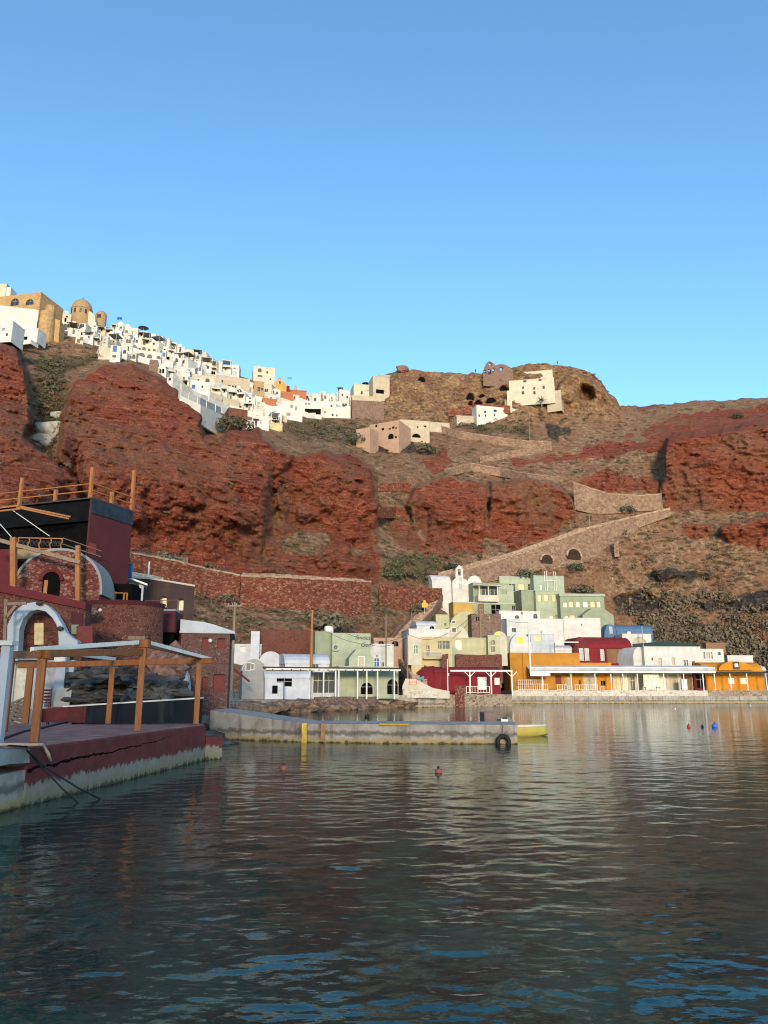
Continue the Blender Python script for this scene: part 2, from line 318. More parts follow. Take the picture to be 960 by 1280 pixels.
REDX = [b[0] for b in BLUFFS[:8]] + [
 [(640,574),(700,568),(758,556),(772,552),(838,540),(835,562),(772,570),(700,580),(650,584)],
 [(720,600),(760,590),(830,598),(830,622),(740,612)], [(528,574),(556,567),(568,578),(542,594)], [(850,656),(892,650),(897,670),(860,680)],
 [(780,545),(840,520),(960,500),(1220,500),(1220,560),(830,560)], [(930,770),(940,768),(960,800),(950,812)], [(350,690),(480,690),(480,735),(300,735),(160,715),(160,690)],
 [(480,640),(520,660),(560,700),(500,690)], [(790,500),(820,505),(800,515)]]
mR = mask(REDX, 6, 1.4)
mO = mask([[(480,478),(505,458),(545,462),(600,462),(640,462),(660,452),(700,453),(742,464),(762,490),(778,508),(720,511),(640,512),(600,500),(560,512),(480,522)], [(75,405),(130,435),(100,445),(60,440)], [(540,520),(560,525),(540,530)]], 8, 1.5)
mB = mask([[(795,718),(840,710),(905,716),(882,727),(825,731)], [(762,748),(798,737),(840,744),(852,765),(790,768)], [(855,752),(905,742),(960,733),(1220,730),(1220,768),(960,768),(880,770)], [(440,555),(500,545),(520,560),(450,575)], [(680,530),(730,525),(720,550),(690,550)]], 8, 1.6)
mG = mask([[(330,528),(440,522),(470,530),(440,560),(380,550)], [(560,525),(660,525),(670,550),(600,548)], [(50,440),(130,440),(120,455),(90,470),(75,530),(45,540),(40,470)], [(470,690),(560,690),(540,725),(480,715)], [(800,770),(960,790),(960,835),(820,830)]], 10, 1.5)
W = np.empty(gx.shape + (3,))
def world_grid(PX, PY, Y):
    a = (PX - 480) / FPX; b = (640 - PY) / FPX; y = cp - b * sp
    return np.stack([a / y * Y, Y, CAMH + (sp + b * cp) / y * Y], -1)
# mesh: columns over the picture's width and beyond, rows from the shore up to the skyline, then down behind it
cols = np.concatenate([np.arange(-240, -10, 8.0), np.arange(-10, 972, 1.9), np.arange(972, 1206, 8.0)]); NR = 270
foot = footpy(cols); skl = np.interp(cols, SKX, SKY[:,0]) + fbm(cols * 0.11, 3.3, 1.0, 4) * 1.6 * np.clip((cols - 420) / 60, 0, 1)
tt = np.linspace(0, 1, NR)[:,None]
PX = np.repeat(cols[None,:], NR, 0); PY = foot[None,:] * (1 - tt) + skl[None,:] * tt
Yb = lookup(DEP, PX, PY); P = world_grid(PX, PY, Yb)
r_, o_, b_, g_, c_ = (lookup(A, PX, PY) for A in (mR, mO, mB * .72, mG, CAVE))
x, y, z = P[...,0], P[...,1], P[...,2]
n1 = fbm(x * 0.05, y * 0.05, z * 0.05, 4); n2 = fbm(x * 0.3, y * 0.3, z * 0.45, 4)
rid = 1 - np.abs(fbm(x * 0.085 + 3, y * 0.03, z * 0.035, 3)) * 2.2
strata = fbm(x * 0.02, y * 0.02, z * 0.55 + n1 * 1.2, 3)
def cell(u, v, s): return _val[(np.floor(u).astype(int)*73 + np.floor(v).astype(int)*151 + s) % 512]
block = cell(x*.16 + n2*.5, z*.13 + n1*.9, 3) + .6*cell(x*.34 + n2*.5, z*.30 + n1*1.2, 9) + .35*cell(x*.8 + n2*.4, z*.6 + n1, 17)
sw1 = z*.34 + n1*1.3 + n2*.25; saw = (sw1 - np.floor(sw1)) - .5
edge = np.minimum(np.minimum(tt / 0.04, 1), np.minimum((1 - tt) / 0.02, 1))
hard = np.maximum(np.maximum(r_, b_), o_ * 0.7)
disp = edge * (n1 * 2.2 * (0.4 + .5 * hard) + n2 * (0.35 + .7 * hard) + hard * (strata * 0.4 - rid * 0.7 + block * .85 + saw * .7 + np.abs(fbm(x*.35,y*.2,z*.25,3))*.6 + fbm(x*1.1,y*1.1,z*1.6,3)*0.45) + b_ * fbm(x * .22, y * .22, z * .12, 2) * 3)
Y2 = Yb + disp; P = world_grid(PX, PY, Y2)
# the back of the ridge falls away behind the skyline
bk = []
for dy, dz in ((8, -2.5), (30, -14), (120, -90)):
    q = P[-1].copy(); q[:,1] += dy; q[:,0] *= (q[:,1] / P[-1][:,1]); q[:,2] += dz; bk.append(q[None])
# below the foot the slope goes on under the water
ft = P[0].copy(); ft[:,1] -= 2.5; ft[:,2] = -3.0
PA = np.concatenate([ft[None], P] + bk, 0); NRA, NCA = PA.shape[:2]
mk = np.stack([r_, o_, b_, g_], -1); mk = np.concatenate([mk[:1], mk] + [mk[-1:]] * 3, 0)
idx = np.arange(NRA * NCA).reshape(NRA, NCA)
F = np.stack([idx[:-1,:-1], idx[:-1,1:], idx[1:,1:], idx[1:,:-1]], -1).reshape(-1, 4)
t = NT('hillside_rock_and_scrub')
a = t.attr('ground'); ch = t.sep(a.outputs['Color']); red, och, blk = ch[0], ch[1], ch[2]; grn = a.outputs['Alpha']
st = t.mapping((0.32, 0.32, 1.5)); fis = t.noise(1.0, 5, 0.7, t.mapping((0.9, 0.9, 0.10)), 0.8); nA = t.noise(0.16, 6, 0.65); nB = t.noise(0.9, 6, 0.7); nS = t.noise(1.0, 5, 0.65, st, 1.0); vor = t.voro(0.55, 'F1', t.mapping((1, 1, 1.6))); fine = t.noise(2.6, 5, 0.7)
soil = t.ramp(nB, [(0.28, (0.085, 0.052, 0.034)), (0.43, (0.19, 0.115, 0.072)), (0.56, (0.30, 0.195, 0.122)), (0.70, (0.50, 0.35, 0.235))])
soil = t.mix(t.ramp(nA, [(0.38, 0.0), (0.60, 0.7)]), soil, t.ramp(fine, [(0.35, (0.15, 0.068, 0.04)), (0.65, (0.29, 0.135, 0.08))]))
soil = t.mix(t.math('MULTIPLY', grn, 0.7), soil, t.ramp(fine, [(0.3, (0.05, 0.048, 0.028)), (0.7, (0.13, 0.115, 0.075))]))
rk = t.ramp(nS, [(0.28, (0.12, 0.036, 0.026)), (0.42, (0.225, 0.060, 0.037)), (0.56, (0.30, 0.088, 0.052)), (0.70, (0.41, 0.175, 0.11))])
lay = t.noise(1.0, 4, 0.6, t.mapping((0.05, 0.05, 2.6)), 0.4); rk = t.mix(t.ramp(lay, [(0.36, 0.6), (0.47, 0.0)]), rk, (0.085, 0.026, 0.018)); rk = t.mix(t.ramp(lay, [(0.56, 0.0), (0.68, 0.45)]), rk, (0.36, 0.15, 0.085))
rk = t.mix(t.ramp(fis, [(0.30, 0.7), (0.42, 0.0)]), rk, (0.085, 0.025, 0.018))
rk = t.mix(t.ramp(fine, [(0.38, 0.7), (0.52, 0.0)]), rk, (0.055, 0.015, 0.012))
rk = t.mix(t.ramp(nB, [(0.60, 0.0), (0.80, 0.75)]), rk, (0.27, 0.12, 0.07))
rk = t.mix(t.ramp(t.noise(0.05, 4, 0.6), [(0.46, 0.0), (0.66, 0.65)]), rk, t.ramp(fine, [(0.35, (0.13, 0.065, 0.04)), (0.7, (0.26, 0.15, 0.095))]))
oc = t.mix(t.ramp(nA, [(0.44, 1.0), (0.60, 0.0)]), t.ramp(nB, [(0.25, (0.13, 0.072, 0.04)), (0.48, (0.29, 0.18, 0.095)), (0.62, (0.44, 0.30, 0.175)), (0.8, (0.24, 0.12, 0.07))]), t.ramp(nB, [(0.3, (0.09, 0.045, 0.03)), (0.5, (0.19, 0.10, 0.062)), (0.7, (0.32, 0.21, 0.13))]))
bl = t.ramp(nB, [(0.3, (0.016, 0.013, 0.012)), (0.45, (0.045, 0.037, 0.033)), (0.6, (0.09, 0.072, 0.06)), (0.75, (0.20, 0.155, 0.12))])
wobm = t.math('MULTIPLY_ADD', t.noise(0.45, 6, 0.7), 1.1, -0.55)
def msk(s): return t.ramp(t.math('ADD', s, t.math('MULTIPLY', wobm, 1.0)), [(0.38, 0.0), (0.60, 1.0)])
k = t.mix(msk(och), soil, oc); k = t.mix(msk(red), k, rk); k = t.mix(msk(blk), k, bl)
h = t.math('ADD', t.math('MULTIPLY', nS, 0.9), t.math('ADD', t.math('MULTIPLY', nB, 1.2), t.math('ADD', t.math('MULTIPLY', vor, 0.5), t.math('MULTIPLY', fine, 0.5))))
MAT_HILL = t.done(k, t.bump(h, 0.75, 1.1), 0.95, 0.1)
hill = np_mesh('hillside', PA.reshape(-1, 3), F, MAT_HILL, True, {'ground': mk.reshape(-1, 4)}); tag(hill, kind='structure')

# ------------------------------------------------------------------ seabed and water
t = NT('seabed_stones'); n = t.noise(0.35, 5, 0.6); v = t.noise(1.6, 4, 0.65)
k = t.mix(t.ramp(t.math('ADD', n, t.math('MULTIPLY', v, 0.35)), [(0.58, 0.0), (0.76, 1.0)]), (0.03, 0.045, 0.04), (0.34, 0.50, 0.44))
mat_bed = t.done(k)
bed = MB().add([(-400,-120,-2.6),(400,-120,-2.6),(400,300,-2.6),(-400,300,-2.6)], [(0,1,2,3)]).build('seabed', mat_bed); tag(bed, kind='structure')
ang = np.concatenate([np.radians(np.arange(-88, -33, 5.0)), np.radians(np.linspace(-33, 33, 600)), np.radians(np.arange(38, 89, 5.0))])
rr = [0.3]
while rr[-1] < 330: rr.append(rr[-1] * 1.0046 + (0.3 if rr[-1] < 4 else 0))
rr = np.array(rr); A_, R_ = np.meshgrid(ang, rr)
wx_, wy_ = R_ * np.sin(A_), R_ * np.cos(A_)
def waves(x, y, r):
    h = 0 * x; cell = r * 0.005
    for lam, amp, th, an in ((1.9, .0050, .12, .7), (0.8, .0050, -.22, .75), (0.40, .0046, .25, .8), (0.20, .0031, -.1, .8), (0.10, .0011, .1, .8)):
        ca, sa = math.cos(th), math.sin(th); u = (x * ca + y * sa) * an / lam; v = (-x * sa + y * ca) / lam
        n_ = vnoise(u * 1.0, v * 1.5, lam * 7.1) + 0.5 * vnoise(u * 2.1 + 5, v * 2.4 + 3, 2.2)
        h = h + amp * 1.25 * n_ * np.clip(1.6 - 2.2 * cell / lam, 0, 1)
    patch = 0.75 + 0.5 * fbm(x * 0.05, y * 0.05, 8.1, 3)
    return h * patch
wz_ = waves(wx_, wy_, R_); V = np.stack([wx_, wy_, wz_], -1)
nr, nc = V.shape[:2]; idx = np.arange(nr * nc).reshape(nr, nc)
F = np.stack([idx[:-1,:-1], idx[:-1,1:], idx[1:,1:], idx[1:,:-1]], -1).reshape(-1, 4)
V = np.concatenate([V.reshape(-1, 3), [(-900,330,0),(900,330,0),(-900,-200,0),(900,-200,0),(-0.02,-200,0)]]); 
t = NT('sea_water'); N = t.n; N.remove(t.b); out = N['Material Output']
fr = N.new('ShaderNodeFresnel'); fr.inputs['IOR'].default_value = 1.32
gl = N.new('ShaderNodeBsdfGlossy'); gl.inputs['Roughness'].default_value = 0.025; gl.inputs['Color'].default_value = (0.80, 0.84, 0.86, 1)
tr = N.new('ShaderNodeBsdfTransparent'); tr.inputs['Color'].default_value = (0.22, 0.78, 0.66, 1)
df = N.new('ShaderNodeBsdfDiffuse'); df.inputs['Color'].default_value = (0.003, 0.074, 0.056, 1)
bm_ = t.bump(t.math('ADD', t.noise(2.2, 4, 0.6, t.mapping((0.7, 1.3, 1))), t.math('MULTIPLY', t.noise(7.0, 3, 0.6, t.mapping((0.7, 1.3, 1))), 0.3)), 0.10, 0.08)
for nd in (fr, gl): t.link(bm_, nd.inputs['Normal'])
m0 = N.new('ShaderNodeMixShader'); m0.inputs[0].default_value = 0.5; t.link(df.outputs[0], m0.inputs[1]); t.link(tr.outputs[0], m0.inputs[2])
m1 = N.new('ShaderNodeMixShader'); t.link(fr.outputs[0], m1.inputs[0]); t.link(m0.outputs[0], m1.inputs[1]); t.link(gl.outputs[0], m1.inputs[2]); t.link(m1.outputs[0], out.inputs['Surface'])
MAT_WATER = t.m
water = np_mesh('water', V, F, MAT_WATER, True); tag(water, kind='structure')

# ------------------------------------------------------------------ light
SUN_EL, SUN_AZ = R(11.0), R(4.0)       # low sun behind the viewer
w = bpy.data.worlds.new('World'); S.world = w; w.use_nodes = True; wn = w.node_tree
sk = wn.nodes.new('ShaderNodeTexSky'); sk.sky_type = 'NISHITA'; sk.sun_disc = False; sk.sun_elevation = SUN_EL; sk.sun_rotation = math.pi - SUN_AZ
sk.air_density = 1.0; sk.dust_density = 0.5; sk.ozone_density = 2.5; sk.altitude = 0
sg = wn.nodes.new('ShaderNodeMix'); sg.data_type = 'RGBA'; sg.blend_type = 'MULTIPLY'; sg.inputs[0].default_value = 1.0; sg.inputs[7].default_value = (0.84, 1.06, 1.13, 1)
wn.links.new(sk.outputs[0], sg.inputs[6]); wn.links.new(sg.outputs[2], wn.nodes['Background'].inputs[0]); wn.nodes['Background'].inputs[1].default_value = 0.15
sl = bpy.data.lights.new('sun', 'SUN'); sl.energy = 1.7; sl.angle = R(8.0); sl.color = (1.0, 0.77, 0.54)
so = bpy.data.objects.new('sun', sl); COL.objects.link(so); so.rotation_euler = (math.pi/2 - SUN_EL, 0, SUN_AZ); so.location = (0, -50, 60)
S.view_settings.view_transform = 'Standard'; S.view_settings.look = 'None'; S.view_settings.exposure = 1.17; S.view_settings.gamma = 1.0
S.render.engine = 'CYCLES'; S.cycles.max_bounces = 5; S.cycles.diffuse_bounces = 2; S.cycles.transparent_max_bounces = 6; S.cycles.use_denoising = True; S.cycles.denoising_input_passes = 'RGB_ALBEDO_NORMAL'; S.cycles.denoising_prefilter = 'ACCURATE'; S.cycles.filter_width = 1.1
# ------------------------------------------------------------------ facades and houses
class Plane:
    "a vertical wall plane: O its left foot, t along it, n into the building; pixels of the survey picture map onto it"
    def __init__(s, px0, px1, pyb, Y, rot=0.0):
        s.r = R(rot); s.O = at(px0, pyb, Y); s.t = Vector((math.cos(s.r), math.sin(s.r), 0)); s.n = Vector((-math.sin(s.r), math.cos(s.r), 0))
        s.w = s.uv(px1, pyb)[0]
    def uv(s, px, py, dep=0.0):
        d = ray(px, py); C0 = Vector((0, 0, CAMH)); k = (s.O + s.n * dep - C0).dot(s.n) / d.dot(s.n); p = C0 + d * k
        return (p - s.O).dot(s.t), p.z - s.O.z
    def P(s, u, v, z): return s.O + s.t * u + s.n * v + Vector((0, 0, z))
def arc(u0, u1, z0, z1, n=10, rise=None):
    "points of an arched top from right spring to left spring"
    c = (u0 + u1) / 2; rx = (u1 - u0) / 2; rz = min(rise or rx, z1 - z0)
    return [(c + rx * math.cos(math.pi * i / n), z1 - rz + rz * math.sin(math.pi * i / n)) for i in range(n + 1)]
STY = {'w': 'dark', 'b': 'wblue', 'd': 'dark', 'y': 'wyellow', 'g': 'wgreen', 'c': 'wcream', 'p': 'wpale', 'k': 'black', 'r': 'wred', 't': 'wteal', 's': 'shutter', 'n': 'wbrown', 'h': 'wwhite', 'm': 'wgrey'}
def wall_mesh(w, h, d, holes, sink=0.5, rev=0.18, mb=None):
    "box with real openings in its front (y = 0); holes (u0,u1,z0,z1,arched)"
    mb = mb or MB(); us = sorted({0, w} | {round(x, 4) for a in holes for x in a[:2]}); zs = sorted({-sink, h} | {round(x, 4) for a in holes for x in a[2:4]})
    def inside(u, z): return any(a[0] < u < a[1] and a[2] < z < a[3] for a in holes)
    for ua, ub in zip(us[:-1], us[1:]):
        for za, zb in zip(zs[:-1], zs[1:]):
            if ub - ua > 1e-5 and zb - za > 1e-5 and not inside((ua+ub)/2, (za+zb)/2): mb.add([(ua,0,za),(ub,0,za),(ub,0,zb),(ua,0,zb)], [(0,1,2,3)])
    for u0, u1, z0, z1, ar in holes:
        if ar:
            A = arc(u0, u1, z0, z1); zs_ = A[0][1]; n = len(A)
            loop = [(u0, z0), (u1, z0)] + A
            half = n // 2
            mb.add([(u1, 0, z1)] + [(a, 0, b) for a, b in A[:half+1]], [(0, i+1, i+2) for i in range(half)])
            mb.add([(u0, 0, z1)] + [(a, 0, b) for a, b in A[half:]], [(0, i+1, i+2) for i in range(n-half-1)])
        else: loop = [(u0, z0), (u1, z0), (u1, z1), (u0, z1)]
        m = len(loop); mb.add([(a, 0, b) for a, b in loop] + [(a, rev, b) for a, b in loop], [(i, (i+1) % m, (i+1) % m+m, i+m) for i in range(m)])
    mb.add([(0,0,-sink),(w,0,-sink),(w,d,-sink),(0,d,-sink),(0,0,h),(w,0,h),(w,d,h),(0,d,h)], [(1,2,6,5),(2,3,7,6),(3,0,4,7),(4,5,6,7)])
    return mb
def pane(root, hole, style, rev, detail=False):
    u0, u1, z0, z1, ar = hole; nm = 'door' if style in ('d',) or (z0 < 0.35 and z1 - z0 > 1.7) else ('shutter' if style in 'cps' else 'window')
    prof = [(u0, z0), (u1, z0)] + (arc(u0, u1, z0, z1) if ar else [(u1, z1), (u0, z1)])
    o = MB().prism(prof, rev - 0.02, rev + 0.04).build(nm, M[STY[style]], root)
    if detail and style in 'wbmgdk':
        f = MB(); uc = (u0 + u1) / 2; f.box(uc - .03, uc + .03, rev - .05, rev - .021, z0, z1 - .02)
        if z1 - z0 > 1.0: f.box(u0, u1, rev - .049, rev - .022, z0 + (z1 - z0) * .6, z0 + (z1 - z0) * .6 + .05)
        f.build('frame', M['wwhite'] if style not in 'kw' else M['wgrey'], o)
    return o
def proud(root, hole, style, y=0.0):
    "window with a raised surround, for walls with a rounded outline"
    u0, u1, z0, z1, ar = hole; pr = [(u0, z0), (u1, z0)] + (arc(u0, u1, z0, z1) if ar else [(u1, z1), (u0, z1)])
    o = MB().prism(pr, y - .02, y + .05).build('door' if z0 < .35 and z1 - z0 > 1.7 else 'window', M[STY[style]], root)
    e = .09; f = MB(); f.box(u0-e, u0, y-.07, y+.03, z0-e, z1 - (0 if not ar else (u1-u0)/2)); f.box(u1, u1+e, y-.07, y+.03, z0-e, z1 - (0 if not ar else (u1-u0)/2)); f.box(u0-e-.05, u1+e+.05, y-.1, y+.03, z0-e-.06, z0-e)
    if not ar: f.box(u0-e, u1+e, y-.07, y+.03, z1, z1+e)
    f.build('frame', None, o).data.materials.append(M[STY[style]] if False else M['wwhite']); return o
def house(name, label, px0, px1, pyt, pyb, mat, Y=None, rot=0, depth=6, roof='flat', holes=(), group=None, cat='house', sink=3.0, roofmat=None, rise=None, rev=0.22, detail=True, parapet=True, parts=None):
    if Y is None: Y = D((px0+px1)/2, min(pyb, footpy((px0+px1)/2) - 1)) - 0.4
    pl = Plane(px0, px1, pyb, Y, rot); w = pl.w; h = pl.uv(px0 if rot >= 0 else px1, pyt)[1]
    e = empty(name, pl.O, pl.r); tag(e, label, cat, group)
    mt = M[mat] if isinstance(mat, str) else mat
    H = []
    for a in holes:
        if a[0] == 'uv': u0, u1, z0, z1, stl = a[1:]; 
        else:
            (u0, z1), (u1, z0) = pl.uv(a[0], a[2]), pl.uv(a[1], a[3]); stl = a[4]
            z1 = pl.uv((a[0]+a[1])/2, a[2])[1]; z0 = pl.uv((a[0]+a[1])/2, a[3])[1]
        u0, u1 = max(.08, min(u0, w-.25)), max(.2, min(u1, w-.08)); z0 = max(z0, .02); z1 = min(z1, h-.1)
        if u1 - u0 > .12 and z1 - z0 > .12: H.append(((u0, u1, z0, z1, 'a' in stl), stl.replace('a', '') or 'w'))
    if roof in ('flat', 'side'):
        hw = h - (rise or min(1.3, h * .3)) if roof == 'side' else h
        if roof == 'side': H = [((a[0], a[1], a[2], min(a[3], hw-.05), a[4]), b) for a, b in H if a[2] < hw - .3]
        mb = wall_mesh(w, hw, depth, [x[0] for x in H], sink, rev)
        mb.build('wall', mt, e)
        for hh, stl in H: pane(e, hh, stl, rev, detail)
        if roof == 'side':
            rz = h - hw; n = 9; pr = [(-.12, hw+.003)] + [(depth/2 - (depth/2+.12) * math.cos(math.pi*i/n), hw + .003 + rz * math.sin(math.pi*i/n)) for i in range(1, n)] + [(depth+.12, hw+.003)]
            MB().prism_x(pr, -.1, w+.1).build('roof', roofmat and M[roofmat] or mt, e, smooth=False)
        elif parapet and w > 2:
            q = MB(); q.box(-.06, w+.06, -.06, .22, h+.003, h+.16); q.box(-.06, .22, .221, depth, h+.003, h+.16); q.box(w-.22, w+.06, .221, depth, h+.003, h+.16); q.build('parapet', roofmat and M[roofmat] or mt, e)
    elif roof == 'end':
        rz = rise or min(w/2, h*.55); pr = [(0, -sink), (w, -sink)] + [(w/2 + w/2*math.cos(math.pi*i/14), h-rz+rz*math.sin(math.pi*i/14)) for i in range(15)]
        MB().prism(pr, 0, depth).build('wall', mt, e)
        if roofmat:
            n = 14; pi_ = [(w/2 + (w/2+.12)*math.cos(math.pi*i/n), h-rz+(rz+.12)*math.sin(math.pi*i/n)) for i in range(n+1)]; po = [(w/2 + (w/2+.003)*math.cos(math.pi*i/n), h-rz+(rz+.003)*math.sin(math.pi*i/n)) for i in range(n+1)]
            MB().prism(pi_ + po[::-1], -.1, depth+.1).build('roof', M[roofmat], e)
        for hh, stl in H: proud(e, hh, stl)
    elif roof == 'gable':
        pr = [(0, -sink), (w, -sink), (w, h*.62), (w*.68, h), (w*.32, h), (0, h*.62)]
        MB().prism(pr, 0, depth).build('wall', mt, e)
        for hh, stl in H: proud(e, hh, stl)
    e['_'] = 1; del e['_']
    return e, pl, w, h
def strip_wall(name, label, top, bot, Y, thick, mat, cat='wall', group=None, cap=None, capmat=None, off=1.0, kind=None):
    "a wall whose face runs through the survey points top[i], bot[i]; Y None = stands on the slope"
    e = None; mb = MB(); vs = []; cps = []
    if 'stone' in mat or 'rubble' in mat:                                # masonry: uneven top line
        Ys0 = [Y[i] if hasattr(Y, '__len__') else (Y if Y else D(*bot[i]) - off) for i in range(len(top))]; T2, B2, Y2_ = [], [], []
        for i in range(len(top)-1):
            m = max(1, int(abs(bot[i+1][0]-bot[i][0]) / 5))
            for j in range(m): k = j/m; T2.append((top[i][0]+(top[i+1][0]-top[i][0])*k, top[i][1]+(top[i+1][1]-top[i][1])*k + random.uniform(-.45, .45))); B2.append((bot[i][0]+(bot[i+1][0]-bot[i][0])*k, bot[i][1]+(bot[i+1][1]-bot[i][1])*k)); Y2_.append(Ys0[i]+(Ys0[i+1]-Ys0[i])*k)
        top, bot, Y = T2+[top[-1]], B2+[bot[-1]], Y2_+[Ys0[-1]]
    n = len(top)
    Ys = [Y[i] if hasattr(Y, '__len__') else (Y if Y else D(*bot[i]) - off) for i in range(n)]
    for i in range(n):
        b = at(*bot[i], Ys[i]); zt = at(*top[i], Ys[i]).z; tpt = Vector((b.x, b.y, zt))
        vs.append((Vector((b.x, b.y, b.z-1.2)), tpt)); 
    org = vs[0][0]
    V = []; 
    for b, tp in vs: k = thick / b.y; V += [b-org, tp-org, Vector((tp.x*(1+k), tp.y+thick, tp.z))-org, Vector((b.x*(1+k), b.y+thick, b.z))-org]
    F = []
    for i in range(n-1):
        a = 4*i; b = a+4; F += [(a,b,b+1,a+1), (a+1,b+1,b+2,a+2), (a+2,b+2,b+3,a+3), (a+3,b+3,b,a)]
    F += [(0,1,2,3), (4*n-1,4*n-2,4*n-3,4*n-4)]
    mb.add(V, F)
    if cap:
        e = empty(name, org); tag(e, label, cat, group, kind); mb.build('wall', M[mat], e); q = MB()
        for i in range(n-1):
            a, b = V[4*i+1], V[4*i+5]; a2, b2 = V[4*i+2], V[4*i+6]; fw = Vector((0, -.12, .004)); up = Vector((0, 0, cap)); 
            q.add([a+fw, b+fw, b2+Vector((0,0,.004)), a2+Vector((0,0,.004)), a+fw+up, b+fw+up, b2+up, a2+up], [(0,3,2,1),(4,5,6,7),(0,1,5,4),(2,3,7,6)] + ([(3,0,4,7)] if i == 0 else []) + ([(1,2,6,5)] if i == n-2 else []))
        q.build('coping', M[capmat or mat], e); return e
    o = mb.build(name, M[mat]); o.location = org; tag(o, label, cat, group, kind); return o
def railing(name, label, pts, h, mat, n_post=None, rails=(1.0, .55), r=.03, cat='railing', group=None, posts=True, pick=0):
    "posts at 3D points with rails between"
    org = Vector(pts[0]); e = empty(name, org); tag(e, label, cat, group); P_ = [Vector(p)-org for p in pts]
    if posts:
        for p in P_: MB().bar(p, p + Vector((0,0,h)), r*2.2).build('post', M[mat], e)
    for k in rails:
        q = MB()
        for a, b in zip(P_[:-1], P_[1:]): q.bar(a + Vector((0,0,h*k-.001*k)), b + Vector((0,0,h*k-.001*k)), r*1.6)
        q.build('rail', M[mat], e)
    if pick:
        q = MB()
        for a, b in zip(P_[:-1], P_[1:]):
            m = max(1, int((b-a).length / pick))
            for i in range(1, m): c = a.lerp(b, i/m); q.bar(c + Vector((0,0,.08)), c + Vector((0,0,h*max(rails)-.02)), r*1.3)
        q.build('balusters', M[mat], e)
    return e
def pole(label, px, pyt, pyb, Y, r, mat='pole', arm=0, name='utility_pole', cat='pole', group=None, lean=0.0):
    b = at(px, pyb, Y); zt = at(px, pyt, Y).z; e = empty(name, b); tag(e, label, cat, group); H = zt - b.z
    MB().tube([(0,0,-1.0), (lean*.5,0,H*.5), (lean,0,H)], [r*1.15, r, r*.8], 8).build('shaft', M[mat], e)
    if arm:
        MB().box(lean-arm/2, lean+arm/2, -r-.1, -r-.005, H-.5, H-.36).build('crossarm', M[mat], e)
        q = MB()
        for s in (-.45, -.15, .15, .45): q.tube([(lean+arm*s, -r-.05, H-.36), (lean+arm*s, -r-.05, H-.16)], .05, 6)
        q.build('insulators', M['wgrey'], e)
    return e, b + Vector((lean, 0, H))
def cable(label, pts, r=.025, sag=.6, name='overhead_cable', mat='cable', cat='cable', group=None):
    P_ = []
    for a, b in zip(pts[:-1], pts[1:]):
        a = Vector(a); b = Vector(b)
        for i in range(10): k = i/10; p = a.lerp(b, k); p.z -= sag*4*k*(1-k); P_.append(p)
    P_.append(Vector(pts[-1])); o = P_[0]; ob = MB().tube([p-o for p in P_], r, 5).build(name, M[mat]); ob.location = o; return tag(ob, label, cat, group)
def text_part(body, parent, mat, size, loc, shear=0.0, name='lettering', ext=.015):
    cu = bpy.data.curves.new(name, 'FONT'); cu.body = body; cu.size = size; cu.shear = shear; cu.extrude = ext; cu.resolution_u = 2
    o = bpy.data.objects.new(name, cu); COL.objects.link(o); o.parent = parent; o.location = loc; 
    dg = bpy.context.evaluated_depsgraph_get(); me = bpy.data.meshes.new_from_object(o.evaluated_get(dg)); bpy.data.objects.remove(o)
    q = bpy.data.objects.new(name, me); COL.objects.link(q); q.parent = parent; q.location = loc; q.rotation_euler = (math.pi/2, 0, 0); me.materials.clear(); me.materials.append(M[mat]); return q
def copy_tree(o, parent=None):
    c = o.copy(); COL.objects.link(c); c.parent = parent
    for ch in o.children: copy_tree(ch, c)
    return c
# ------------------------------------------------------------------ quays
QZ = 1.35
def slab(name, pts, z0, z1, mat, label=None, cat=None, kind='structure', group=None):
    n = len(pts); o = MB().add([(x, y, z0) for x, y in pts] + [(x, y, z1) for x, y in pts], [tuple(range(n))[::-1], tuple(range(n, 2*n))] + [(i, (i+1) % n, (i+1) % n+n, i+n) for i in range(n)]).build(name, M[mat] if isinstance(mat, str) else mat)
    return tag(o, label, cat, group, kind)
def xy(px, py, Y): p = at(px, py, Y); return (p.x, p.y)
t = NT('weathered_quay_concrete'); pz = t.sep(t.n.new('ShaderNodeNewGeometry').outputs['Position']); 
n1_ = t.noise(0.8, 5, 0.65); n2_ = t.noise(3.0, 5, 0.65); n3_ = t.noise(1.0, 4, .6, t.mapping((2.2, 2.2, .25)))
k = t.ramp(n1_, [(0.3, (0.19, 0.165, 0.14)), (0.5, (0.33, 0.29, 0.245)), (0.72, (0.45, 0.41, 0.36))]); k = t.mix(t.ramp(n3_, [(0.52, 0), (0.7, .75)]), k, (0.10, 0.075, 0.055)); k = t.mix(t.ramp(n2_, [(0.6, 0), (0.75, .6)]), k, (0.5, 0.46, 0.4))
zz = t.math('ADD', pz[2], t.math('MULTIPLY_ADD', n2_, .5, -.25)); k = t.mix(t.ramp(zz, [(.10, 1.0), (.30, 0.0)]), k, (0.34, 0.25, 0.12)); k = t.mix(t.ramp(zz, [(.30, 0), (.40, .7), (.50, .7), (.62, 0)]), k, (0.07, 0.055, 0.045)); k = t.mix(t.ramp(zz, [(-.04, .9), (.08, 0.0)]), k, (0.05, 0.042, 0.022))
M['quayc'] = t.done(k, t.bump(t.math('ADD', n2_, n1_), .6, .08))
slab('quay', [xy(285, 873, 92), xy(330, 873, 97), xy(420, 873, 112), xy(500, 872, 118.5), xy(560, 871, 122), xy(640, 870, 127), xy(640, 870, 153), (150, 158), (150, 188), (0, 165), (-22, 130), (-32, 100)], -2.8, QZ, 'quayc')
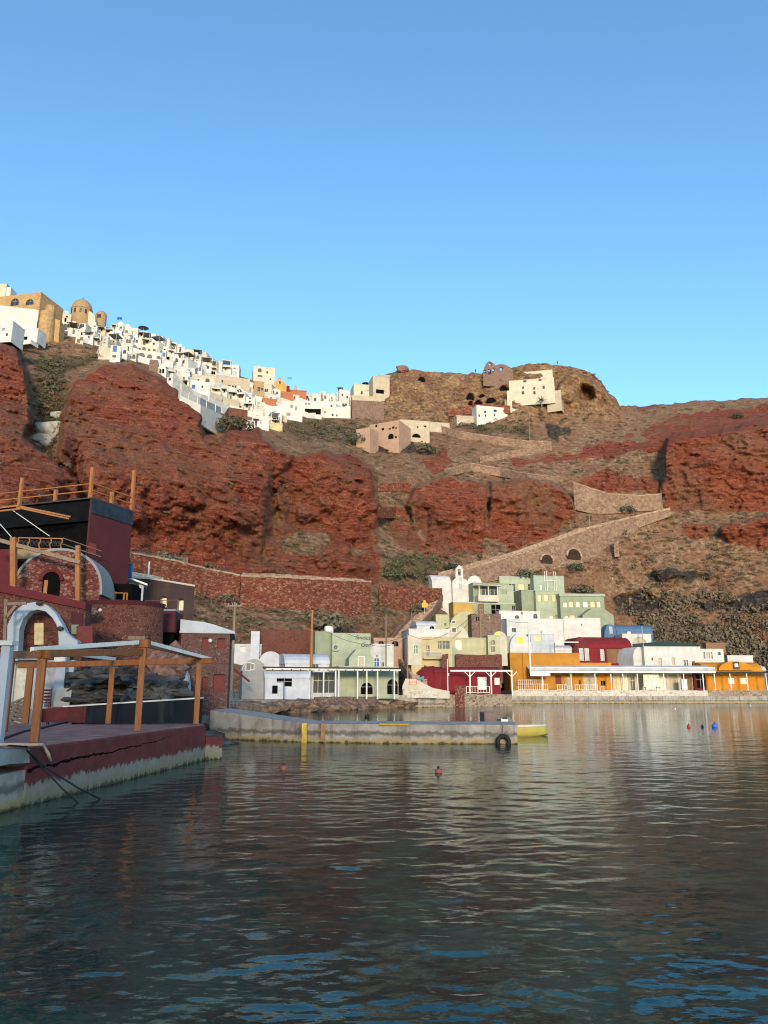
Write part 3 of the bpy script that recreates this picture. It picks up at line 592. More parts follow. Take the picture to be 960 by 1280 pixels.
# stone facing of the quay
def face(label, px0, px1, pyt, pyb, Y0, Y1, mat, th=.5):
    return strip_wall('quay_wall', label, [(px0, pyt), (px1, pyt)], [(px0, pyb), (px1, pyb)], [Y0, Y1], th, mat, 'quay wall')
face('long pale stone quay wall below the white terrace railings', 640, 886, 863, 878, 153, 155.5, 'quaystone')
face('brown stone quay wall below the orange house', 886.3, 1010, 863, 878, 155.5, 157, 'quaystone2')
face('grey concrete quay wall below the foot of the stone stairs', 498, 556, 869, 884, 118, 121.5, 'quayc')
face('low rusty stone wall below the white pergola', 392, 473, 871, 883, 103, 114, 'brownstone')
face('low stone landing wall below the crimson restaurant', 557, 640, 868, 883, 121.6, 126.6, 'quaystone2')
slab('terrace', [xy(640, 866, 153.4), xy(886, 866, 155.9), xy(1010, 866, 157.4), (150, 184), (24, 184)], .5, 2.35, 'quayc')
# ------------------------------------------------------------------ left group, white and sage, in the shade
house('white_house', 'small white house topped by a square chimney tower behind the two tall poles', 290, 326, 806, 834, 'limewhite', 126, 10, 6, holes=[(300, 307, 808, 815, 'm'), (316, 319, 809, 814, 'w')], group='white houses at the foot of the cliff')
house('chimney_tower', 'square whitewashed chimney tower rising over the small white house', 313, 324, 789, 815, 'limewhite', 125, 8, 2, holes=[], cat='chimney', sink=2)
house('white_house', 'low white annexe with a curved top beside the square chimney tower', 324, 352, 814, 836, 'limewhite', 122, 12, 6, 'end', rise=1.6, group='white houses at the foot of the cliff')
e, pl, w, h = house('white_house', 'white barrel roofed boathouse with one barred window facing the water', 331, 386, 833, 868, 'limewhite', 104, 20, 9, 'side', [(346, 365, 848, 858, 'k')], rise=1.5, cat='boathouse', group='white houses at the foot of the cliff', detail=True)
house('beige_vault', 'beige vaulted boathouse end, greyed as shade, with two small windows', 302, 331, 824, 868, 'grey', 104.5, 12, 9, 'end', [(308, 313, 829, 837, 'w'), (314, 317, 830, 836, 'w')], cat='boathouse', roofmat='limewhite')  # shade on the left facing end put into a grey plaster
house('white_house', 'white flat house with a dark door behind the pale wooden pole', 356, 411, 816, 846, 'limewhite', 117, 16, 7, 'side', [(391, 398, 827, 834, 'w')], rise=1.6, group='white houses at the foot of the cliff')
# the white pergola in front
pl = Plane(388, 497, 868.5, 107, 20)
house('white_house', 'pale house with wide dark glazed openings under the white pergola', 386, 424, 840, 868, 'limewhite', 111, 20, 6, holes=[(392, 404, 841, 866, 'd'), (405, 418, 841, 866, 'd'), ('uv', 5.2, 5.9, .1, 2.4, 'n')], group='white houses at the foot of the cliff', parapet=False, sink=.8)
house('sage_house', 'light sage house with two dark arched doorways behind the white pergola posts', 424, 498, 834, 868, 'sagel', 113, 18, 6, holes=[(451, 466, 853, 868, 'ak'), (484, 498, 849, 868, 'ak')], group='sage green houses', sink=.6)
e = empty('pergola', pl.O, pl.r); tag(e, 'long white pergola with a thin black roof edge and slender white posts', 'pergola')
for px in (387, 404.5, 419.5, 423.5, 447, 458.5, 472, 493):
    u, _ = pl.uv(px, 855); MB().box(u-.09, u+.09, 0, .18, -.6, 3.25).build('post', M['wwhite'], e)
MB().box(-6.2, pl.w+.4, -.25, .0, 3.26, 3.5).build('beam', M['wwhite'], e); MB().box(-6.6, pl.w+.7, -.4, 3.4, 3.52, 3.68).build('roof', M['slate'], e)
for i in range(14): MB().box(-5.4+i*1.28, -5.28+i*1.28, -.36, -.26, 3.2, 3.4).build('lamp', M['iron'], e)
# sage sign house
e, pl, w, h = house('sage_house', 'tall sage house with Sunset Gem painted in script on its wall', 414.5, 463, 791, 840, 'sagel', 124, 14, 7, holes=[], group='sage green houses', parapet=False)
pu = pl.uv(442, 799); text_part('Sunset', e, 'signink', .95, (pu[0]+.2, -.02, pu[1]), .35); pu = pl.uv(451, 808.5); text_part('Gem', e, 'signink', 1.0, (pu[0]-.1, -.02, pu[1]), .35)
a = [pl.uv(416, 808), pl.uv(423, 814)]; q = MB(); cx_, cz_ = (a[0][0]+a[1][0])/2, (a[0][1]+a[1][1])/2
q.tube([(cx_+.32*math.cos(i*.5)*(1-i/30), -.03, cz_+.2+.32*math.sin(i*.5)*(1-i/30)) for i in range(22)], .05, 5); q.tube([(cx_-.55, -.03, cz_-.25), (cx_-.2, -.03, cz_-.45), (cx_+.3, -.03, cz_-.45), (cx_+.6, -.03, cz_-.2)], .05, 5); q.build('emblem', M['signink'], e)
house('sage_house', 'sage side block toned darker as shade left of the painted sign wall', 393, 414, 789, 842, 'sage', 124.6, 14, 6, group='sage green houses', parapet=False)  # left face of the sign house, its shade put into darker sage
house('sage_house', 'sage house with cut off gable corners and a tall beige shutter', 436, 467, 811, 842, 'sagel', 118, 10, 4, 'gable', [(448, 455, 821, 834, 's')], group='sage green houses')
house('white_house', 'small white house with a blue door beside the stone stairs', 462, 492, 806, 838, 'white', 127, 14, 5, holes=[(468, 474, 823, 833, 'b'), (477, 480, 828, 833, 'w'), (470, 472, 819, 821.5, 'w')], group='white houses at the foot of the cliff')
for q_, (a, b) in enumerate(((473, 480), (490, 498))):
    house('cave_house', ('stone cave house with a black arched mouth behind the white blue door house', 'smaller stone cave house with an arched mouth at the left edge of the stairs')[q_], a-6, b+5, 797, 812, 'pink', 134, 12, 3, holes=[(a, b, 801, 808, 'ak')], parapet=False)
tp = at(405, 785, 125); wt = MB().lathe([(0,0),(.75,0),(.75,1.0),(.6,1.15),(0,1.2)], 12).build('water_tank', M['wwhite']); wt.location = at(411, 791.5, 126.5); tag(wt, 'white cylindrical water tank on the roof of the sage sign house', 'tank')
# ------------------------------------------------------------------ the stone stairs
st_pts = [(527, 851, 129), (508, 824, 137), (497, 807, 147), (513, 786, 157), (531, 768, 168), (545, 745, 181)]
e = empty('stairway', at(*st_pts[0])); tag(e, 'long flight of worn stone steps climbing between the harbour houses to the cliff', 'stairs'); q = MB(); o = at(*st_pts[0])
for (a, b), wd in zip(zip(st_pts[:-1], st_pts[1:]), (3.0, 3.4, 3.6, 3.4, 3.0)):
    A = at(*a); B = at(*b); n = max(4, int((B.z-A.z)/.28)); d = (B-A); d.z = 0; s = d.cross(Vector((0,0,1))).normalized() * wd/2
    for i in range(n):
        c = A.lerp(B, i/n); c2 = A.lerp(B, (i+1.02)/n); zt = A.z + (B.z-A.z)*(i+1)/n
        vs = [c-s-o, c+s-o, c2+s-o, c2-s-o]; 
        q.add([(v.x, v.y, zt-o.z-1.6) for v in vs] + [(v.x, v.y, zt-o.z) for v in vs], [(0,3,2,1),(4,5,6,7),(0,1,5,4),(1,2,6,5),(2,3,7,6),(3,0,4,7)])
q.build('steps', M['pathstone'], e)
for sg in (-1, 1):
    q = MB()
    for (a, b) in zip(st_pts[:-1], st_pts[1:]):
        A = at(*a); B = at(*b); d = (B-A); d.z = 0; s = d.cross(Vector((0,0,1))).normalized() * sg * 1.9; q.bar(A+s-o+Vector((0,0,.2)), B+s-o+Vector((0,0,.2)), .4, 1.3)
    q.build('side_wall', M['brownstone'], e)
sg_ = empty('road_sign', at(531, 768, 167)); tag(sg_, 'bright orange house shaped sign on a post at the top of the stairs', 'sign')
MB().bar((0,0,0), (0,0,1.6), .1).build('post', M['wgrey'], sg_); MB().prism([(-.62,1.5),(.62,1.5),(.62,2.4),(.28,2.5),(.12,3.1),(-.25,3.1),(-.3,2.5),(-.62,2.4)], -.12, -.06).build('panel', M['signor'], sg_)
gp = empty('stone_gateway', at(513, 762, 176)); tag(gp, 'grey stone doorway with a dark opening in the red cliff wall', 'gateway')
MB().box(-1.3,-.5,0,1.4,-1,3.4).build('pillar', M['brownstone'], gp); MB().box(.5,1.3,0,1.4,-1,3.4).build('pillar', M['pathstone'], gp); MB().box(-1.5,1.5,-.1,1.5,3.402,3.9).build('lintel', M['pathstone'], gp); MB().box(-.5,.5,.9,1.2,-1,3.4).build('door', M['black'], gp)
gp = empty('stone_gateway', at(470, 748, 171)); tag(gp, 'small dark doorway framed in grey stone at the end of the long red wall', 'gateway')
MB().box(-1.2,-.55,0,1.4,-1,3.0).build('pillar', M['brownstone'], gp); MB().box(.55,1.2,0,1.4,-1,3.0).build('pillar', M['brownstone'], gp); MB().box(-1.3,1.3,-.1,1.5,3.002,3.5).build('lintel', M['brownstone'], gp); MB().box(-.55,.55,.9,1.2,-1,3.0).build('door', M['black'], gp)
# ------------------------------------------------------------------ cream and yellow houses
e, pl, w, h = house('cream_house', 'cream yellow two storey house with a small balcony and a triple window', 526, 566, 797, 858, 'yellow', 133, 8, 8, holes=[(533, 537, 807, 820, 'd'), (547.5, 552, 801, 811, 'w'), (553, 562, 801, 811, 'w'), (540, 544, 836, 843, 'aw'), (531, 533.5, 841, 845, 'w')], cat='house', detail=True)
u0, z0 = pl.uv(528, 823); u1, z1 = pl.uv(553, 815)
MB().box(u0, u1, -1.1, -.003, z0-.15, z0).build('balcony', M['yellow'], e)
q = MB()
for i in range(26): x = u0+.05+(u1-u0-.1)*i/25; q.bar((x,-1.05,z0), (x,-1.05,z1), .04)
q.box(u0, u1, -1.09, -1.01, z1-.04, z1+.03); q.build('balcony_railing', M['wgrey'], e)
e2, pl2, w2, h2 = house('cream_house', 'cream corner house overhanging the stairs with one dark green window', 510, 527, 795, 829, 'cream', 131, 8, 7, holes=[(517.5, 522, 807, 816.5, 'g')], sink=.3, parapet=False)
MB().prism_x([(0.5,-4.3),(6.8,-4.3),(6.9,-.303),(.02,-.303)], .6, w2-.02).build('lower_wall', M['yellow'], e2)
house('roof_terrace', 'white roof terrace parapet crowning the cream yellow house', 511, 562, 787, 798, 'white', 133.5, 8, 8, holes=[], cat='terrace', sink=.5)
house('white_vault', 'small white vault with a dark arch above the stairs', 521, 545, 775, 788, 'limewhite', 146, 12, 5, 'side', [(537, 543, 781, 788, 'ak')], rise=1.0)
house('cream_vault', 'cream rounded vault end with one square brown window', 556, 586, 781, 803, 'cream', 141, 6, 6, 'end', [(565, 570, 785, 790, 'n')], rise=2.6, group='vaulted harbour houses')
house('pale_yellow_house', 'long pale yellow house with a shallow arched niche over the maroon rubble wall', 562, 622, 798, 838, 'lime', 139, 6, 7, holes=[(569, 578, 799, 812, 'ap')])
house('pale_yellow_tower', 'narrow pale yellow house with an arched window above a square one', 611, 626, 795, 838, 'lime', 138, 4, 5, holes=[(613, 619, 800, 806, 'aw'), (613.5, 619, 808, 815, 'w'), (621, 624, 790, 797, 'y')])
house('mint_vault', 'small mint vault with a pointed dark slit beside the brown balcony', 554, 575, 807, 838, 'mint', 135, 6, 4, 'end', rise=2.0, group='vaulted harbour houses')
house('cream_turret', 'cream turret with a yellow arched shutter above the grey vault house', 616, 634, 789, 812, 'cream', 148, 6, 4, 'end', [(619, 624, 789.5, 799, 'ay')], rise=1.4)
strip_wall('rubble_wall', 'maroon rubble wall topped by a small white chimney above the crimson restaurant', [(570, 818), (598, 818.5), (628, 818)], [(570, 842), (598, 842), (628, 842)], [134, 135, 136], 1.0, 'redstone', group='rubble walls by the harbour')
strip_wall('rubble_pillar', 'dark red rubble pillar left of the crimson restaurant', [(553, 818), (561, 817)], [(553, 846), (561, 846)], [130, 130.3], 1.5, 'redstone', 'pillar')
strip_wall('rubble_pillar', 'square red rubble block standing on the quay edge', [(569, 857), (583, 856)], [(569, 877), (583, 877)], [122.2, 123.2], 1.6, 'redstone2', 'pillar')
# crimson restaurant
e, pl, w, h = house('crimson_restaurant', 'crimson vaulted restaurant with a rounded left end and white door', 543, 626, 833, 864, 'crimson', 129, 4, 6, 'side', [(597, 609, 846, 862, 'h'), (618, 625, 847, 856, 'h'), (559, 562, 841, 845, 'h')], rise=1.0, detail=True, cat='restaurant')
MB().lathe([(0,-.5),(3.6,-.5),(3.6,2.2),(3.2,3.4),(2.2,4.2),(0,4.5)], 20, (.4, 3.6, -.3), (math.pi/2, 3*math.pi/2)).build('rounded_end', M['crimson'], e, smooth=True)
pw = Plane(566, 640, 866, 126, 3); e = empty('white_frame_pergola', pw.O, pw.r); tag(e, 'white timber pergola frame with braces in front of the crimson restaurant', 'pergola'); zt = pw.uv(600, 837.5)[1]
for px in (587.5, 614, 640):
    u = pw.uv(px, 850)[0]; MB().box(u-.1, u+.1, 0, .2, -.4, zt-.26).build('post', M['wwhite'], e); MB().bar((u, .08, zt-1.1), (u-.85, .08, zt-.26), .12).build('brace', M['wwhite'], e); MB().bar((u, .12, zt-1.1), (u+.85, .12, zt-.26), .12).build('brace', M['wwhite'], e)
MB().box(-.3, pw.w+.2, -.05, .25, zt-.25, zt).build('beam', M['wwhite'], e)
# upper terrace, church, sage houses
e = empty('white_church', at(566, 752, 178), R(14)); tag(e, 'small white church with a bell gable and two barrel wings', 'church'); f_ = Plane(566, 586, 752, 178, 14)
w = f_.w; zt = f_.uv(576, 722)[1]; pr = [(0,-3),(w,-3)] + [(w/2+w/2*math.cos(math.pi*i/12), zt-1.4+1.4*math.sin(math.pi*i/12)) for i in range(13)]
MB().prism(pr, 0, 8).build('wall', M['white'], e)
zb = f_.uv(574, 706)[1]; u0 = f_.uv(570, 715)[0]; u1 = f_.uv(579.5, 715)[0]; um = (u0+u1)/2; q = MB()
q.box(u0, um-.35, .3, .8, zt-.6, zb-1.0); q.box(um+.35, u1, .3, .8, zt-.6, zb-1.0); q.prism([(u0,zb-1.0),(u1,zb-1.0),(um+.45,zb-.45),(um+.12,zb),(um-.12,zb),(um-.45,zb-.45)], .3, .8); q.box(um-.349, um+.349, .3, .8, zt-.6, zt+.5); q.build('bell_gable', M['white'], e)
MB().lathe([(0,.5),(.12,.5),(.2,.12),(.3,0)], 10, (um, .55, zt+1.0)).build('bell', M['iron'], e); q = MB(); q.bar((um,.55,zb),(um,.55,zb+.8),.07); q.bar((um-.25,.55,zb+.5),(um+.25,.55,zb+.5),.06); q.build('cross', M['iron'], e)
for hh in ((f_.uv(574,728)[0], f_.uv(577.5,728)[0], f_.uv(575,727)[1], f_.uv(575,721.5)[1], True), (f_.uv(573,735)[0], f_.uv(578,735)[0], f_.uv(575,736.5)[1], f_.uv(575,729.5)[1], False)): proud(e, hh, 'm')
prw = lambda a, b, ww: [(ww*0+a, -3), (b, -3), (b, 2.6)] + [((a+b)/2+(b-a)/2*math.cos(math.pi*i/10), 2.6+1.9*math.sin(math.pi*i/10)) for i in range(1, 10)] + [(a, 2.6)]
ur = f_.uv(605, 740)[0]; z_ = f_.uv(590, 718.5)[1]; pr = [(w+.003,-3),(ur,-3)] + [((w+ur)/2+(ur-w)/2*math.cos(math.pi*i/10), z_-2.2+2.2*math.sin(math.pi*i/10)) for i in range(11)]; MB().prism(pr, 1.0, 7).build('side_chapel', M['white'], e); proud(e, (f_.uv(594.5,730)[0], f_.uv(597,730)[0], f_.uv(595,730)[1], f_.uv(595,725.5)[1], True), 'm', 1.0)
ul = f_.uv(541.5, 730)[0]; zl = f_.uv(550, 716)[1]; zr = zl + .2; n = 8
MB().prism_x([(.8,-3)] + [(4.3-3.5*math.cos(math.pi*i/n), zl-2.6+2.6*math.sin(math.pi*i/n)) for i in range(n+1)] + [(7.8,-3)], ul, -.003).build('nave', M['white'], e)
house('sage_house', 'sage house with a cream balcony front and a shaded terrace below the church', 592, 636, 729, 760, 'sage', 176, 12, 7, holes=[(602, 612, 733, 744, 'd'), (613, 623, 733, 744, 'd')], group='sage green houses')
e, pl, w, h = house('cream_balcony', 'long cream balcony parapet under a thin white roof on posts', 598, 624, 743.5, 750.5, 'cream', 173.8, 12, 2.2, holes=[], cat='balcony', sink=.2, parapet=False)
zt = pl.uv(610, 731.5)[1]
for u in (.3, w/2, w-.3): MB().box(u-.07, u+.07, .1, .24, h+.005, zt-.125).build('post', M['wwhite'], e)
MB().box(-.5, w+.6, -.3, 2.6, zt-.12, zt).build('roof', M['wgrey'], e)
house('sage_house', 'pale sage house with one white panel window right of the cream balcony', 622, 643, 732, 766, 'sagel', 177, 12, 6, holes=[(625.5, 633.5, 737, 743, 'h')], group='sage green houses')
house('ochre_shed', 'low ochre shed with a flat grey roof right of the orange sign', 567, 592, 753, 770, 'ochre', 165, 10, 4, holes=[], roofmat='wgrey')
house('sage_shop', 'low sage shop with an open dark front under a flat roof on white posts', 590, 645, 754, 776, 'sage', 173, 10, 5, holes=[(614, 626, 756, 770, 'k'), (640, 644, 757, 768, 'k'), (597, 605, 755, 768, 'n')], group='sage green houses', roofmat='wgrey')
house('sage_house', 'sage roof top house with a gabled left end and white roof terrace', 625, 672, 721, 748, 'sagel', 192, 10, 7, holes=[(636, 644, 730, 739, 'd'), (648, 656, 730, 739, 'c'), (660, 666, 730, 739, 'd')], group='sage green houses', roofmat='wgrey')
e, pl, w, h = house('sage_house', 'upper sage house carrying a bare white frame on its roof', 668, 706, 720, 748, 'mint', 191, 10, 7, holes=[(675, 678, 731, 737, 'p')], group='sage green houses')
q = MB(); a, b = pl.uv(681, 740)[0], pl.uv(695, 740)[0]; zt = pl.uv(690, 714.5)[1]
for u in (a, a+.6, b-.5, b): q.box(u-.06, u+.06, -.3, -.18, h-4.5, zt)
q.box(a-.1, b+.1, -.32, -.181, h-1.2, h-1.05); q.build('roof_frame', M['wwhite'], e)
house('sage_house', 'dark sided sage house with three cream shuttered doors above a lower sign wall', 671, 701, 739, 777, 'sagel', 184, 14, 6, holes=[(672, 677, 743, 751.5, 'c'), (680, 686, 743, 751.5, 'c'), (690, 695, 743, 751.5, 'c'), (694, 700, 769, 777, 'g'), (687, 692, 770, 777, 'p')], group='sage green houses', roofmat='mint')
e, pl = bpy.data.objects['sage_house.008'] if 'sage_house.008' in bpy.data.objects else None, Plane(671, 701, 777, 184, 14)
for body, px, py in (('Sunset', 683, 757.5), ('Gem', 687.5, 764)):
    u, z = pl.uv(px, py); last = [o for o in COL.objects if o.name.startswith('sage_house') and 'sign wall' in o.get('label', '')][0]; text_part(body, last, 'signink', 1.15, (u, -.02, z), .35)
house('sage_block', 'sage windowless side block toned darker as shade left of the shuttered doors', 653, 671, 738, 776, 'sage', 184.5, 14, 6, group='sage green houses', holes=[])  # shaded left face painted as a block of darker sage
e, pl, w, h = house('sage_house', 'long sage building with a row of cream shutters under a pale cornice', 701.5, 757, 745, 779, 'sage', 183, 6, 7, holes=[(704, 709, 753, 759, 'p'), (711, 717, 752, 759, 'c'), (720, 725, 752, 759, 'p'), (729, 735, 752, 759, 'p'), (738, 744, 752, 759, 'c'), (746, 751, 752, 759, 'p'), (712, 719, 769, 778, 'c'), (706, 711, 770, 778, 'p')], group='sage green houses', parapet=False)
MB().box(-.2, w+.2, -.25, 7.2, h+.003, h+.6).build('cornice', M['mint'], e)
house('sage_shed', 'sage lean to with a blank grey green wall ending the long building', 729, 768, 760, 784, 'sage', 180, 4, 5, 'gable', group='sage green houses')
house('orange_stone_ruin', 'rough brown stone ruin with a small dark window behind the cable pole', 590, 627, 767, 800, 'brownstone', 160, 6, 5, holes=[(609, 615, 770, 773.5, 'w'), (595, 600, 771, 776, 'k')], cat='ruin', parapet=False)
house('lime_vault', 'big rounded olive yellow vault beside the brown stone ruin', 561, 604, 764, 800, 'lime', 163, 8, 6, 'end', [(565, 569, 776, 779, 'w')], rise=4.5, group='vaulted harbour houses')
house('lime_house', 'small yellow green house left of the big olive yellow vault', 545, 562, 769, 792, 'lime', 163, 8, 5, holes=[(555, 558, 779, 782, 'w')])
# white row in the middle
house('white_house', 'white house with two small arched windows below the sage shop', 625, 676, 764, 792, 'white', 172, 12, 6, holes=[(643.5, 649, 769, 774.5, 'aw'), (666.5, 672, 767, 774, 'aw'), (651, 653.5, 765, 768, 'w')], group='white harbour houses')
house('white_house', 'pale grey white house with one square dark window beside the rough ruin', 634, 650, 774, 796, 'cool', 169, 14, 5, holes=[(640, 645, 785, 790, 'w')], group='white harbour houses')
house('white_block', 'long blank white building across the middle of the harbour houses', 649, 705, 774, 800, 'white', 172, 4, 7, holes=[(675.5, 677, 789, 792, 'w')], group='white harbour houses')
house('white_block', 'blank white block with one tiny vent right of the long blank white building', 705.5, 752, 773, 802, 'white', 176, 4, 7, holes=[(726, 728, 780, 782, 'w')], group='white harbour houses')
house('grey_vault', 'grey white vaulted house with a square yellow window in its rounded end', 638, 666, 791, 832, 'cool', 168, 10, 6, 'end', [(647, 654, 796, 804, 'y')], rise=3.6, group='vaulted harbour houses')
house('grey_side_wall', 'grey plastered flank house with a small yellow window left of the vaulted one', 625, 639, 796, 836, 'grey', 168.5, 10, 6, holes=[(633, 637, 814, 820, 'y')])
house('pale_house', 'pale house with a cream shutter and washing line above the orange terrace', 664, 694, 793, 822, 'pblue', 169, 6, 6, holes=[(668, 677, 795, 801, 'c')], group='white harbour houses')
house('white_house', 'low white vault with a small open roof frame left of the maroon vault house', 694, 722, 806, 822, 'white', 169.5, 6, 5, 'side', rise=1.2, group='white harbour houses')
pw = Plane(694, 723.5, 820, 166, 6); e = empty('roof_canopy', pw.O, pw.r); tag(e, 'thin black and white canopy frame standing on the orange roof terrace', 'canopy'); zt = pw.uv(708, 802)[1]
for u in (0, pw.w): MB().box(u-.06, u+.06, 0, .12, -.5, zt-.22).build('post', M['iron'], e)
MB().box(-.1, pw.w+.1, -.05, .12, zt-.2, zt).build('beam', M['wwhite'], e)
# orange building and the long white awning
e, pl, w, h = house('orange_building', 'orange restaurant building with stepped parapet above a white awning terrace', 655, 727, 817, 864, 'amber', 160, 2, 8, holes=[(694, 702, 844, 855, 'r'), (724, 726, 850, 856, 'k'), (706, 715, 846, 862, 's')], cat='restaurant', detail=False)
MB().box(-2.6, -.003, .3, 7, -2, h+.2).build('stepped_end', M['amber'], e)
house('orange_building', 'low orange wing with raised lettering band under the maroon vault house', 727.3, 766, 829.5, 864, 'orange', 160.5, 2, 7, holes=[(751, 757, 851, 857, 'k'), (729, 748, 842, 862, 's')], cat='restaurant')
house('shuttered_shop', 'cream shop front with tall shutters behind the awning posts', 766.5, 868, 838, 864, 'cream', 161, 2, 6, holes=[(768, 777, 843, 863, 'c'), (780, 786, 843, 863, 'p'), (788, 794, 843, 863, 'd'), (797, 808, 843, 863, 'c'), (818, 834, 844, 863, 'p'), (836, 848, 843, 863, 's'), (851, 866, 843, 863, 'n')], cat='shop')
house('maroon_shop', 'dark maroon open shop front with red shelves left of the orange house', 868.5, 884, 838, 864, 'maroon', 161, 2, 6, holes=[(870, 882, 843, 860, 'k')], cat='shop')
e, pl, w, h = house('orange_house', 'bright orange house with a rounded roof and two white shutters', 884, 957, 827, 864, 'orange', 161, 2, 8, 'side', [(910, 919, 845, 855, 'h'), (925, 935, 845, 855, 'h')], rise=3.2, detail=False)
u, z = pl.uv(913, 836); q = MB(); uc = pl.uv(918, 830)[0]; z0 = pl.uv(918, 838)[1]; z1 = pl.uv(918, 826.5)[1]; ww = pl.uv(941, 830)[0]-pl.uv(898, 830)[0]
MB().prism([(uc-ww/2, z0)] + [(uc+ww/2*math.cos(math.pi-math.pi*i/10)*(1), z0+(z1-z0)*math.sin(math.pi*i/10)) for i in range(1, 10)][::1] + [(uc+ww/2, z0)], -.4, 3).build('front_gable', M['orange'], e)
zc_ = pl.uv(919, 832)[1]; MB().box(uc-.55, uc+.75, -.55, -.402, zc_-.75, zc_+.75).build('sign_board', M['iron'], e); MB().box(uc-.25, uc+.5, -.57, -.552, zc_-.3, zc_+.4).build('sign_plate', M['wpale'], e)
pw = Plane(663, 1005, 862.5, 157, 1.0); e = empty('long_awning', pw.O, pw.r); tag(e, 'long white awning roof on thin white posts along the right quay', 'awning')
for px in (678, 714, 744, 764, 779, 797, 830, 855, 879, 893.5, 913, 934, 958, 985):
    u = pw.uv(px, 850)[0]; MB().box(u-.09, u+.09, 0, .18, -.1, pw.uv(px, 842)[1]).build('post', M['wwhite'], e)
u0, u1 = 0, pw.uv(893, 842)[0]; za, zb = pw.uv(700, 841)[1], pw.uv(700, 834.5)[1]
MB().prism_x([(-.5, za), (-.5, za+.35), (3.2, zb+.5), (3.2, zb+.15)], u0, u1).build('awning_cloth', M['awn_grey'], e); MB().box(u0, u1, -.56, -.45, za+.98, za+1.12).build('upper_rail', M['wwhite'], e); MB().box(u0, u1, -.5, -.44, za+.42, za+.98).build('awning_valance', M['awn_grey'], e); MB().box(u0, u1, -.62, -.502, za-.04, za+.26).build('fascia', M['wwhite'], e)
MB().box(u1+.01, pw.w, -.3, 2.8, za+.0, za+.25).build('dark_canopy', M['slate'], e); MB().prism_x([(-.45, za-.65), (-.45, za), (-.4, za), (-.4, za-.65)], 0, 4).build('side_curtain', M['awn_white'], e)
# two storey white house, maroon and blue vaults
house('white_house', 'long white two storey house with a vaulted left end and wooden shutters', 807, 878, 809, 842, 'white', 166, 3, 8, holes=[(822.5, 828, 822.5, 836, 's'), (839, 844, 822, 831, 's'), (854.5, 857.5, 825, 834, 'w'), (858, 860.5, 825, 834, 'w'), (864.5, 869, 826.5, 832, 'w'), (814, 816.5, 822, 825.5, 'w')], group='white harbour houses', detail=True)
house('white_vault', 'white rounded vault end at the left of the two storey white house', 793, 809, 808.5, 842, 'white', 166.5, 22, 9, 'end', rise=2.4, group='vaulted harbour houses')
house('white_house', 'white block with blue shutters and a brown roof box behind the orange house', 877.5, 907, 812, 842, 'white', 167, 3, 7, holes=[(879, 882, 815, 823.5, 'b'), (882.3, 888, 815, 823, 's'), (888.3, 891, 815, 823.5, 'b'), (897, 901, 815, 819, 'w')], group='white harbour houses')
o = MB().box(-2.1, 2.1, 0, 2, -1, 1.5).build('roof_box', M['wbrown']); o.location = at(895, 812, 169); tag(o, 'brown wooden box on the roof of the blue shuttered white block', 'shed')
e, pl, w, h = house('maroon_house', 'maroon barrel vaulted house with large windows above the orange wing', 735, 791, 795, 834, 'crimson', 170, 8, 8, 'side', [(750, 757, 811, 826, 'm'), (758.5, 783, 810, 829, 'n')], rise=2.6, detail=True, rev=.4)
house('maroon_vault', 'rounded maroon vault end with two tall glazed doors', 718, 737, 796, 834, 'maroon', 169, 8, 8, 'end', [(724, 729, 811, 825, 'm'), (731, 736, 811, 825, 'm')], rise=3.4, group='vaulted harbour houses')
house('blue_vault', 'blue vaulted house end with one pale slit window', 756, 773, 780, 806, 'blue', 178, 12, 8, 'end', [(762, 765, 784, 791, 'm')], rise=3.2, group='vaulted harbour houses')
house('blue_house', 'bright blue house with a long rounded roof behind the maroon vault', 772, 817, 780, 806, 'blue', 178.5, 6, 8, 'side', [(784, 789, 787, 794, 'p'), (804, 807, 782, 786, 'h')], rise=1.6)
house('white_vault', 'low white arch house in front of the bright blue house', 779, 815, 793, 812, 'white', 174, 6, 4, holes=[(790, 808, 796, 810, 'as')], group='white harbour houses')
strip_wall('netting_fence', 'dark green shade netting fence behind the long white house', [(791, 805), (830, 801.5), (872, 805)], [(791, 812), (830, 811), (872, 812)], [172, 173, 174], .15, 'netting', 'fence')
house('white_house', 'small white house with a grey roof right of the brown roof box', 911, 943, 820, 840, 'white', 172, 3, 6, holes=[], group='white harbour houses'); house('white_house', 'farthest right white annexe with a blue tarpaulin wall below its roof', 936, 958, 831, 846, 'blue', 168, 3, 6, 'side', roofmat='limewhite', rise=1.2, group='white harbour houses')
# fences and tables on the right quay
def quay_fence(label, px0, px1, pyt, pyb, Y, mat='wwhite'):
    a, b = at(px0, pyb, Y), at(px1, pyb, Y+.4); n = max(2, int((b-a).length/2.2)); return railing('picket_fence', label, [a.lerp(b, i/n) for i in range(n+1)], at(px0, pyt, Y).z-a.z, mat, rails=(1.0, .15), r=.045, cat='fence', group='white picket fences on the quay', pick=.42)
quay_fence('white picket fence before the stair ramp left of the orange restaurant', 648, 685, 855, 863, 154.6); quay_fence('white picket fence on the raised step behind the quay', 648, 679, 850, 856, 159)
quay_fence('white picket fence under the dark red notice board', 697, 709, 856, 863, 154.8); quay_fence('white picket fence along the middle of the awning terrace', 719, 747, 856, 863, 155); quay_fence('white picket fence in front of the crimson restaurant', 583, 612, 858, 867, 125)
def table(label, px, py, Y):
    e = empty('cafe_table', at(px, py, Y)); tag(e, label, 'table', 'cafe tables on the quay'); MB().box(-.45,.45,-.45,.45,.7,.75).build('table_top', M['wwhite'], e)
    for a in (-.38, .38):
        for b in (-.38, .38): MB().box(a-.03,a+.03,b-.03,b+.03,0,.699).build('leg', M['wwhite'], e)
